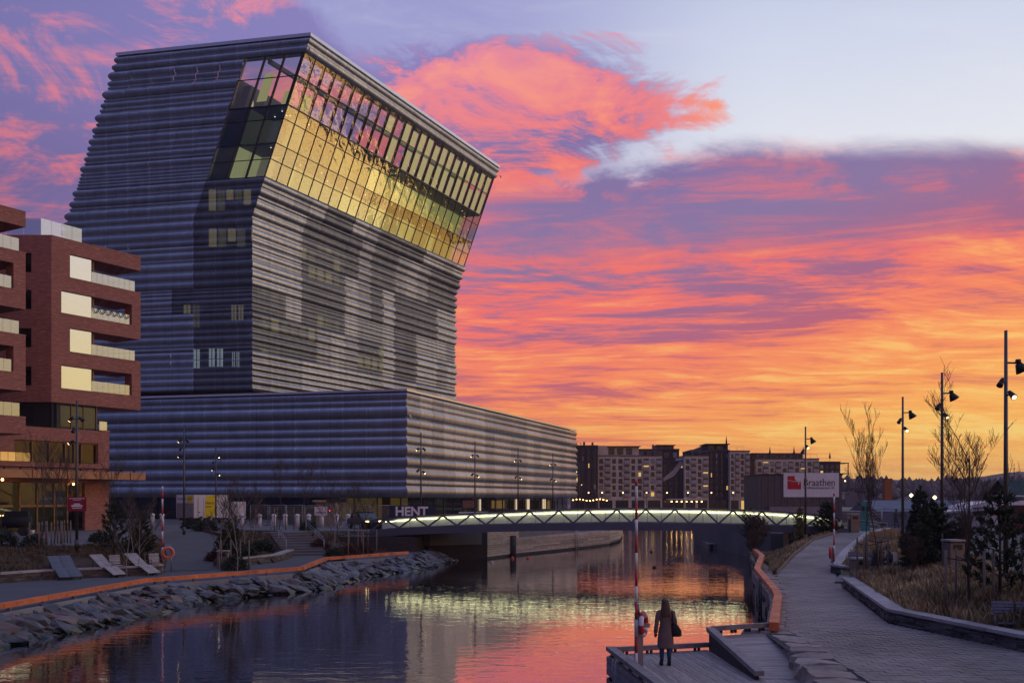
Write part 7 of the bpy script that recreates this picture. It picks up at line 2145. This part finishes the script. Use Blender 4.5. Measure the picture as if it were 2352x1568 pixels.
x, y = on(528, 1262, 1.8).xy; tree_from('pine', PINE[1], (x, y, left_h(x, y)), 2.4, .9, 'young pine in the thicket behind the low wall')
for i, (u, v, s) in enumerate(((641, 1222, 1.0), (690, 1222, 1.05), (782, 1238, 1.0), (818, 1232, .9), (848, 1236, .9))):
    x, y = on(u, v, 2.1).xy; z = left_h(x, y); lb = ('sapling left of the stair head', 'sapling beside the ball shaped shrub', 'sapling before the turnstile', 'sapling by the waiting car', 'sapling at the bridge end')[i]
    tree_from('bare_sapling', BT_[i % 3], (x, y, z - .03), i * 1.1, s, 'bare staked ' + lb, 'bare saplings above the bank'); staked(x, y, z, 1.9, lb, .55, 3, i)
# right bank
x, y = 13.62, 29.75; tree_from('bare_tree', BIG, (x, y, planter_z(x, y) - .03), .6, 1.0, 'bare spreading tree held by stakes in the dry grass bed')
staked(x, y, planter_z(x, y), 1.75, 'bare spreading tree in the grass bed', .75, 4, .1)
for i, (u, dx_) in enumerate(((1990, 0), (2009, 0))):
    x = (u - U0) / F * 43.8; y = 43.8 - i * .5; tree_from('bare_tree', BIG2, (x, y, planter_z(max(x, 15.6), y) - .03), i * 2.3, (.8, .8, 1.0 if i else .85), ('slim bare tree beside the litter bin of the niche', 'taller slim bare tree behind the niche seats')[i])
    staked(x, y, planter_z(max(x, 15.6), y), 1.7, ('slim bare tree by the bin', 'slim bare tree by the seats')[i], .5, 3, i)
for (x, y, ms, s, rz, lb) in ((17.15, 42.0, SPR, (.85, .85, 1.0), 0, 'tall dark spruce at the middle of the planting bed'), (17.9, 42.6, PINE[1], (1.1, 1.1, 1.05), 1, 'bushy pine beside the tall spruce'), (16.75, 41.0, PINE[1], (.7, .7, .75), 2.2, 'low bushy pine before the tall spruce'), (18.7, 41.5, PINE[0], (.8, .8, .7), 3, 'low pine between the spruce and the road lamp'),
                              (14.35, 29.4, PINE[0], (1.05, 1.05, 1.12), .7, 'open young pine with tufted branches by the road lamp post'), (15.3, 28.0, PINE[1], (.8, .8, .7), 2, 'small pine at the edge of the grass bed by the seats')):
    tree_from('pine', ms, (x, y, planter_z(x, y) - .03), rz, s, lb)
for x, y in ((17.1, 41.2), (17.9, 41.6), (14.8, 29.0), (14.0, 29.1)): stake(x, y, planter_z(x, y), 1.4, 'wooden stake under the pines of the planting bed')
x, y = on(1837, 1243, 1.9).xy; tree_from('spruce', SPRL, (x, y, 1.85), 0, 1.05, 'small spruce painted with golden light beside the footbridge lamp'); staked(x, y, 1.85, .9, 'small spruce painted with golden light', .4, 2, .3, False)
x, y = on(1899, 1232, 2.2).xy; tree_from('pine', PINE[1], (x, y, 2.15), 1.4, .95, 'young pine at the end of the footbridge railing'); stake(x - .4, y, 2.15, 1.0, 'wooden stake by the young pine at the footbridge')
x, y = on(1870, 1238, 2.05).xy; bush((x, y, 1.95), .5, 'low dark shrub between the spruce and the footbridge pine', 1)
for i, (x, y, s) in enumerate(((16.4, 67.5, 1.5), (16.9, 70, 1.6), (17.6, 72, 1.3), (16.0, 65.6, 1.1))): tree_from('red_shrub', SHR, (x, y, .85), i * 1.9, s, 'reddish bare shrub on the bank under the footbridge', 'red shrubs under the footbridge', 'shrub')
for i, (x, y, s) in enumerate(((18.6, 41.0, 1.0), (15.9, 39.8, .9), (19.3, 44.8, .9), (16.6, 45.2, .7))): tree_from('red_shrub', SHR, (x, y, planter_z(x, y) - .02), i * 1.9, s, 'bare brown shrub among the pines of the planting bed', 'brown shrubs in the planting bed', 'shrub')
o = empty('red_brace', (18.3, 40.6, planter_z(18.3, 40.6)), 0, 'leaning bright red brace post beside the pines', 'post'); mb = MB(); mb.tube((-.35, 0, 1.0), (.1, 0, -.1), .045, .045, 6); mb.build('post', M['red'], o); mb = MB(); mb.tube((-.36, 0, .98), (-.38, 0, 1.05), .055, .055, 6); mb.build('cap', M['dark'], o)

# ---------------------------------------------------------------- dry grass
def tufts(name, pts, zf, mats, hmin, hmax, label, nb=7):
    mb = MB()
    for x, y in pts:
        z = zf(x, y) - .03
        for i in range(nb):
            a = random.uniform(0, 6.28); d = Vector((math.cos(a) * random.uniform(.1, .6), math.sin(a) * random.uniform(.1, .6), 1)).normalized(); h = random.uniform(hmin, hmax); w_ = random.uniform(.012, .028)
            b_ = Vector((x + random.gauss(0, .06), y + random.gauss(0, .06), z)); s_ = Vector((-math.sin(a), math.cos(a), 0)) * w_
            m_ = b_ + d * h * .6; t_ = b_ + d * h + Vector((d.x * h * .3, d.y * h * .3, -.06 * h))
            mb.face([b_ - s_, b_ + s_, m_ + s_ * .7, m_ - s_ * .7]); mb.face([m_ - s_ * .7, m_ + s_ * .7, t_])
    mb.build(name, mats, kind='stuff', label=label, cat='grass')
random.seed(77); P1 = []
while len(P1) < 6000:
    y = 17 + 52 * random.random() ** 1.5; a = poly_y(PRgt, y)[0] + .55; r_ = poly_y(ROADL, y)[0] - .25
    if r_ - a < .3: continue
    x = random.uniform(a, r_)
    if vnoise(x, y, 9, .5) > -.25 and not (15.2 < x < 18.8 and 44.0 < y < 47.4): P1.append((x, y))
tufts('dry_grass', P1, planter_z, M['grass'], .18, .55, 'tall dry yellow grass in the bed between path and road')
P2 = []
while len(P2) < 1500:
    y = random.uniform(50, 71); bx = poly_y([(12.3, 50.2), (14.75, 59), (16, 66), (18.4, 78)], y)[0] + .6; r_ = poly_y(PLft, y); 
    if r_[0] - bx < .2: continue
    x = random.uniform(bx, r_[0] - .15); P2.append((x, y))
def bank_z(x, y):
    bx = poly_y([(10.5, 39.9), (12.3, 50.2), (14.75, 59), (16, 66), (18.4, 78)], y)[0] + .55; r_ = poly_y(PLft, y); return .95 + (r_[2] - .95) * smooth((x - bx) / (r_[0] - bx))
tufts('dry_grass', P2, bank_z, M['grass'], .12, .38, 'dry grass on the bank below the upper path')
P3 = []
while len(P3) < 3600:
    x, y = random.uniform(-32, -8), random.uniform(48, 80); d = poly_sd((x, y), INNER)
    if .5 < d < 9 and left_h(x, y) < ZS - .04 and ramp_info(x, y)[0] > .3 and seg_dist((x, y), STAIR_A, STAIR_B)[0] > 1.7 and vnoise(x, y, 4, .35) > -.3: P3.append((x, y))
M['grass_dull'] = pm('grass_dull', (.13, .09, .045), .95, var=.6, scale=.5)
tufts('dry_grass', P3, left_h, M['grass_dull'], .08, .3, 'short brown grass on the planted slope before the museum')

# ================================================================ people
def skin_body(name, joints, edges, mat_, parent, root=0):
    me = bpy.data.meshes.new(name); me.from_pydata([j[0] for j in joints], edges, []); me.materials.append(mat_)
    o = bpy.data.objects.new(name, me); link(o, parent)
    md = o.modifiers.new('Skin', 'SKIN'); md.use_smooth_shade = True
    if not me.skin_vertices: return o
    for i, (p, r_) in enumerate(joints):
        sv = me.skin_vertices[0].data[i]; sv.radius = r_ if hasattr(r_, '__len__') else (r_, r_); sv.use_root = (i == root)
    o.modifiers.new('Sub', 'SUBSURF').levels = 2; o.modifiers['Sub'].render_levels = 2
    return o
def oval(c, rx, ry, n=18, wob=0.0, ph=0.0): return [Vector((c[0] + rx * math.cos(2 * math.pi * i / n) * (1 + wob * math.sin(5 * 2 * math.pi * i / n + ph)), c[1] + ry * math.sin(2 * math.pi * i / n) * (1 + wob * math.sin(5 * 2 * math.pi * i / n + ph)), c[2])) for i in range(n)]
# woman on the pontoon, seen from behind, looking out over the water
WM = empty('person', (3.99, 26.0, ZD + .003), 0, 'person in a long grey brown coat with a dark shoulder bag looking over the water', 'person')
J = [((0, 0, .92), (.15, .11)), ((0, 0, 1.12), (.125, .09)), ((0, -.01, 1.33), (.15, .095)), ((0, 0, 1.45), (.055, .055)), ((0, .02, 1.54), (.07, .085)), ((0, .025, 1.63), (.075, .09)),
     ((-.085, 0, .85), (.085, .09)), ((-.095, .01, .48), (.055, .06)), ((-.10, -.01, .1), (.036, .042)), ((-.115, .10, .045), (.036, .03)),
     ((.085, 0, .85), (.085, .09)), ((.09, .01, .48), (.055, .06)), ((.095, -.01, .1), (.036, .042)), ((.11, .10, .045), (.036, .03)),
     ((-.17, -.01, 1.38), (.055, .055)), ((-.225, -.03, 1.1), (.043, .043)), ((-.25, .0, .86), (.032, .032)), ((-.25, .02, .79), (.034, .022)),
     ((.17, -.01, 1.38), (.055, .055)), ((.235, -.05, 1.12), (.043, .043)), ((.20, .12, .98), (.034, .034)), ((.17, .2, 1.0), (.03, .024))]
Ed = [(0, 1), (1, 2), (2, 3), (3, 4), (4, 5), (0, 6), (6, 7), (7, 8), (8, 9), (0, 10), (10, 11), (11, 12), (12, 13), (2, 14), (14, 15), (15, 16), (16, 17), (2, 18), (18, 19), (19, 20), (20, 21)]
skin_body('body', J, Ed, M['skin'], WM)
mb = MB()     # coat
mb.loft([oval((0, -.0, .46), .215, .165, 22, .03, 1), oval((0, -.0, .60), .21, .16, 22, .025, 1), oval((0, 0, .80), .195, .15, 22, .02, 1), oval((0, 0, .95), .175, .135, 22, .012, 1), oval((0, 0, 1.04), .148, .115, 22), oval((0, 0, 1.1), .143, .11, 22), oval((0, 0, 1.22), .163, .118, 22), oval((0, -.005, 1.34), .185, .115, 22), oval((0, -.005, 1.40), .165, .095, 22), oval((0, 0, 1.45), .09, .075, 22), oval((0, 0, 1.485), .07, .065, 22)], True, False)
ct = mb.build('coat', M['coat'], WM)
def sleeve(name, pts, rs, mat_, parent, n=10):
    mb = MB()
    rings = []
    for i, p in enumerate(pts):
        p = Vector(p); d = (Vector(pts[min(i + 1, len(pts) - 1)]) - Vector(pts[max(i - 1, 0)])).normalized(); a = d.cross(Vector((0, 1, .1))).normalized(); b_ = d.cross(a)
        rings.append([p + (a * math.cos(6.2832 * k / n) + b_ * math.sin(6.2832 * k / n)) * rs[i] for k in range(n)])
    mb.loft(rings, True, True); return mb.build(name, mat_, parent)
sleeve('sleeve', [(-.13, -.005, 1.39), (-.185, -.01, 1.37), (-.21, -.025, 1.25), (-.232, -.035, 1.1), (-.247, -.015, .96), (-.255, .0, .855)], [.055, .07, .064, .058, .054, .055], M['coat'], ct)
sleeve('sleeve', [(.13, -.005, 1.39), (.185, -.01, 1.37), (.21, -.03, 1.25), (.245, -.055, 1.12), (.225, .03, 1.04), (.20, .13, .985)], [.055, .07, .064, .06, .056, .05], M['coat'], ct)
mb = MB(); mb.loft([oval((0, 0, 1.045), .156, .122, 20), oval((0, 0, 1.095), .152, .118, 20)], True, False); mb.build('belt', M['coat'], ct)
for s_ in (-1, 1):
    x = .093 * s_
    sleeve('jeans_leg', [(x * .9, 0, .8), (x, .01, .48), (x * 1.02, 0, .3), (x * 1.04, -.01, .14)], [.095, .068, .062, .047], M['jeans'], WM)
    mb = MB(); mb.loft([oval((x * 1.1, .045, .0), .05, .135, 14), oval((x * 1.1, .045, .025), .053, .138, 14), oval((x * 1.1, .03, .07), .048, .11, 14), oval((x * 1.05, -.005, .12), .048, .055, 14), oval((x * 1.04, -.01, .19), .05, .055, 14)]); mb.build('boot', M['black'], WM)
mb = MB(); mb.loft([oval((-.252, .012, .87), .034, .036, 10), oval((-.255, .018, .83), .04, .03, 10), oval((-.252, .02, .79), .042, .026, 10)], True, True); gv = mb.build('glove', M['black'], WM)
for k, (dx_, L) in enumerate(((-.028, .062), (-.010, .075), (.010, .07), (.027, .055))):
    mb = MB(); p = Vector((-.252 + dx_, .022, .79)); mb.tube(p, p + Vector((0, .008, -L * .55)), .0105, .010, 6); mb.tube(p + Vector((0, .008, -L * .55)), p + Vector((.003, .028, -L)), .010, .008, 6); mb.build('finger', M['black'], gv)
mb = MB(); mb.tube((-.225, .035, .83), (-.215, .06, .785), .012, .010, 6); mb.tube((-.215, .06, .785), (-.222, .07, .755), .010, .008, 6); mb.build('thumb', M['black'], gv)
mb = MB()     # hair falling over the shoulders
hr = [oval((0, .03, 1.725), .02, .02, 18), oval((0, .025, 1.712), .062, .075, 18), oval((0, .018, 1.67), .095, .108, 18, .01), oval((0, .01, 1.60), .106, .112, 18, .015), oval((0, -.02, 1.52), .115, .088, 18, .02), oval((-.003, -.045, 1.44), .128, .078, 18, .03), oval((-.005, -.065, 1.35), .135, .065, 18, .04), oval((-.005, -.075, 1.265), .125, .05, 18, .06), oval((-.005, -.078, 1.24), .10, .035, 18, .08)]
mb.loft(hr); mb.build('hair', M['hair'], WM)
BG = empty('shoulder_bag', (WM.location.x + .27, WM.location.y - .03, ZD + .76), .15, 'soft black shoulder bag hanging at the side of the coat', 'bag')
mb = MB(); mb.loft([oval((0, 0, -.01), .12, .06, 16), oval((.005, 0, .02), .15, .085, 16), oval((.0, 0, .14), .145, .09, 16), oval((-.03, 0, .26), .10, .07, 16, .03), oval((-.055, 0, .34), .06, .03, 16)]); mb.build('bag_body', M['black'], BG)
mb = MB()
for y_ in (-.04, .045): mb.path([(-.10, y_, .30), (-.115, y_ - .02, .45), (-.115, y_ - .03, .58), (-.11, 0, .645)], .012, 6)
mb.build('strap', M['black'], BG)
# sitting man in the bench niche
SM_ = empty('person', (17.85, 46.95, 1.62), 0, 'person in dark clothes sitting bent forward on a slatted seat in the niche', 'person')
J2 = [((0, 0, .5), (.15, .12)), ((-.05, 0, .72), (.14, .11)), ((-.12, 0, .95), (.15, .11)), ((-.16, 0, 1.06), (.06, .06)), ((-.21, 0, 1.17), (.085, .085)), ((-.22, 0, 1.26), (.085, .085)),
      ((-.12, -.1, .5), (.09, .08)), ((-.52, -.12, .52), (.065, .065)), ((-.5, -.12, .12), (.045, .05)), ((-.62, -.12, .05), (.04, .035)), ((-.12, .1, .5), (.09, .08)), ((-.5, .14, .52), (.065, .065)), ((-.44, .14, .12), (.045, .05)), ((-.56, .14, .05), (.04, .035)),
      ((-.12, -.2, .95), (.06, .06)), ((-.2, -.25, .72), (.05, .05)), ((-.42, -.1, .68), (.04, .04)), ((-.12, .2, .95), (.06, .06)), ((-.2, .25, .72), (.05, .05)), ((-.42, .08, .68), (.04, .04))]
E2 = [(0, 1), (1, 2), (2, 3), (3, 4), (4, 5), (0, 6), (6, 7), (7, 8), (8, 9), (0, 10), (10, 11), (11, 12), (12, 13), (2, 14), (14, 15), (15, 16), (2, 17), (17, 18), (18, 19)]
SM_.location.z = 1.36
skin_body('body', J2, E2, M['jacket'], SM_)
mb = MB(); mb.lathe([(.1, 1.2), (.105, 1.27), (.08, 1.34), (.02, 1.37)], (-.21, 0, 0), 12); mb.build('cap', M['black'], SM_)
wall_seat((17.75, 47.3, 1.76), -.15, 'slatted seat carrying the sitting man in the niche')
# walkers
def walker(loc, rz, label, mat_, phase=1):
    o = empty('person', loc, rz, label, 'person')
    J3 = [((0, 0, .95), (.16, .12)), ((0, 0, 1.18), (.15, .11)), ((0, 0, 1.38), (.18, .11)), ((0, 0, 1.5), (.06, .06)), ((0, .02, 1.6), (.08, .09)), ((0, .02, 1.69), (.08, .09)),
          ((-.09, 0, .88), (.1, .1)), ((-.1, .1 * phase, .5), (.07, .07)), ((-.1, .02 * phase, .1), (.045, .05)), ((-.11, .12 + .02 * phase, .045), (.045, .035)), ((.09, 0, .88), (.1, .1)), ((.1, -.06 * phase, .5), (.07, .07)), ((.1, -.26 * phase, .14), (.045, .05)), ((.11, -.14 * phase, .06), (.045, .035)),
          ((-.22, 0, 1.4), (.065, .065)), ((-.26, -.08 * phase, 1.12), (.055, .055)), ((-.25, .02, .88), (.04, .04)), ((.22, 0, 1.4), (.065, .065)), ((.26, .06 * phase, 1.12), (.055, .055)), ((.24, .18 * phase, .92), (.04, .04))]
    skin_body('body', J3, E2, mat_, o)
    mb = MB(); mb.loft([oval((0, 0, .84), .2, .15), oval((0, 0, 1.0), .185, .14), oval((0, 0, 1.2), .19, .14), oval((0, 0, 1.4), .215, .13), oval((0, 0, 1.5), .08, .07)], True, False); mb.build('jacket', mat_, o)
    mb = MB(); mb.lathe([(.085, 1.62), (.095, 1.7), (.07, 1.77), (.02, 1.79)], (0, .02, 0), 12); mb.build('hair', M['black'], o)
    return o
p = on(2050, 1214, ZR); walker((p.x, 89, ZR + .01), .2, 'person in dark clothes walking by the fence, on the marquee side', M['jacket'])
walker((p.x + .75, 89.4, ZR + .01), .1, 'second dark dressed person walking beside the first at the fence', M['black'], -1)
p = on(2226, 1225, ZR); walker((p.x, p.y, ZR + .01), 0, 'person in a dark jacket standing on the road before the boat', M['jacket'])
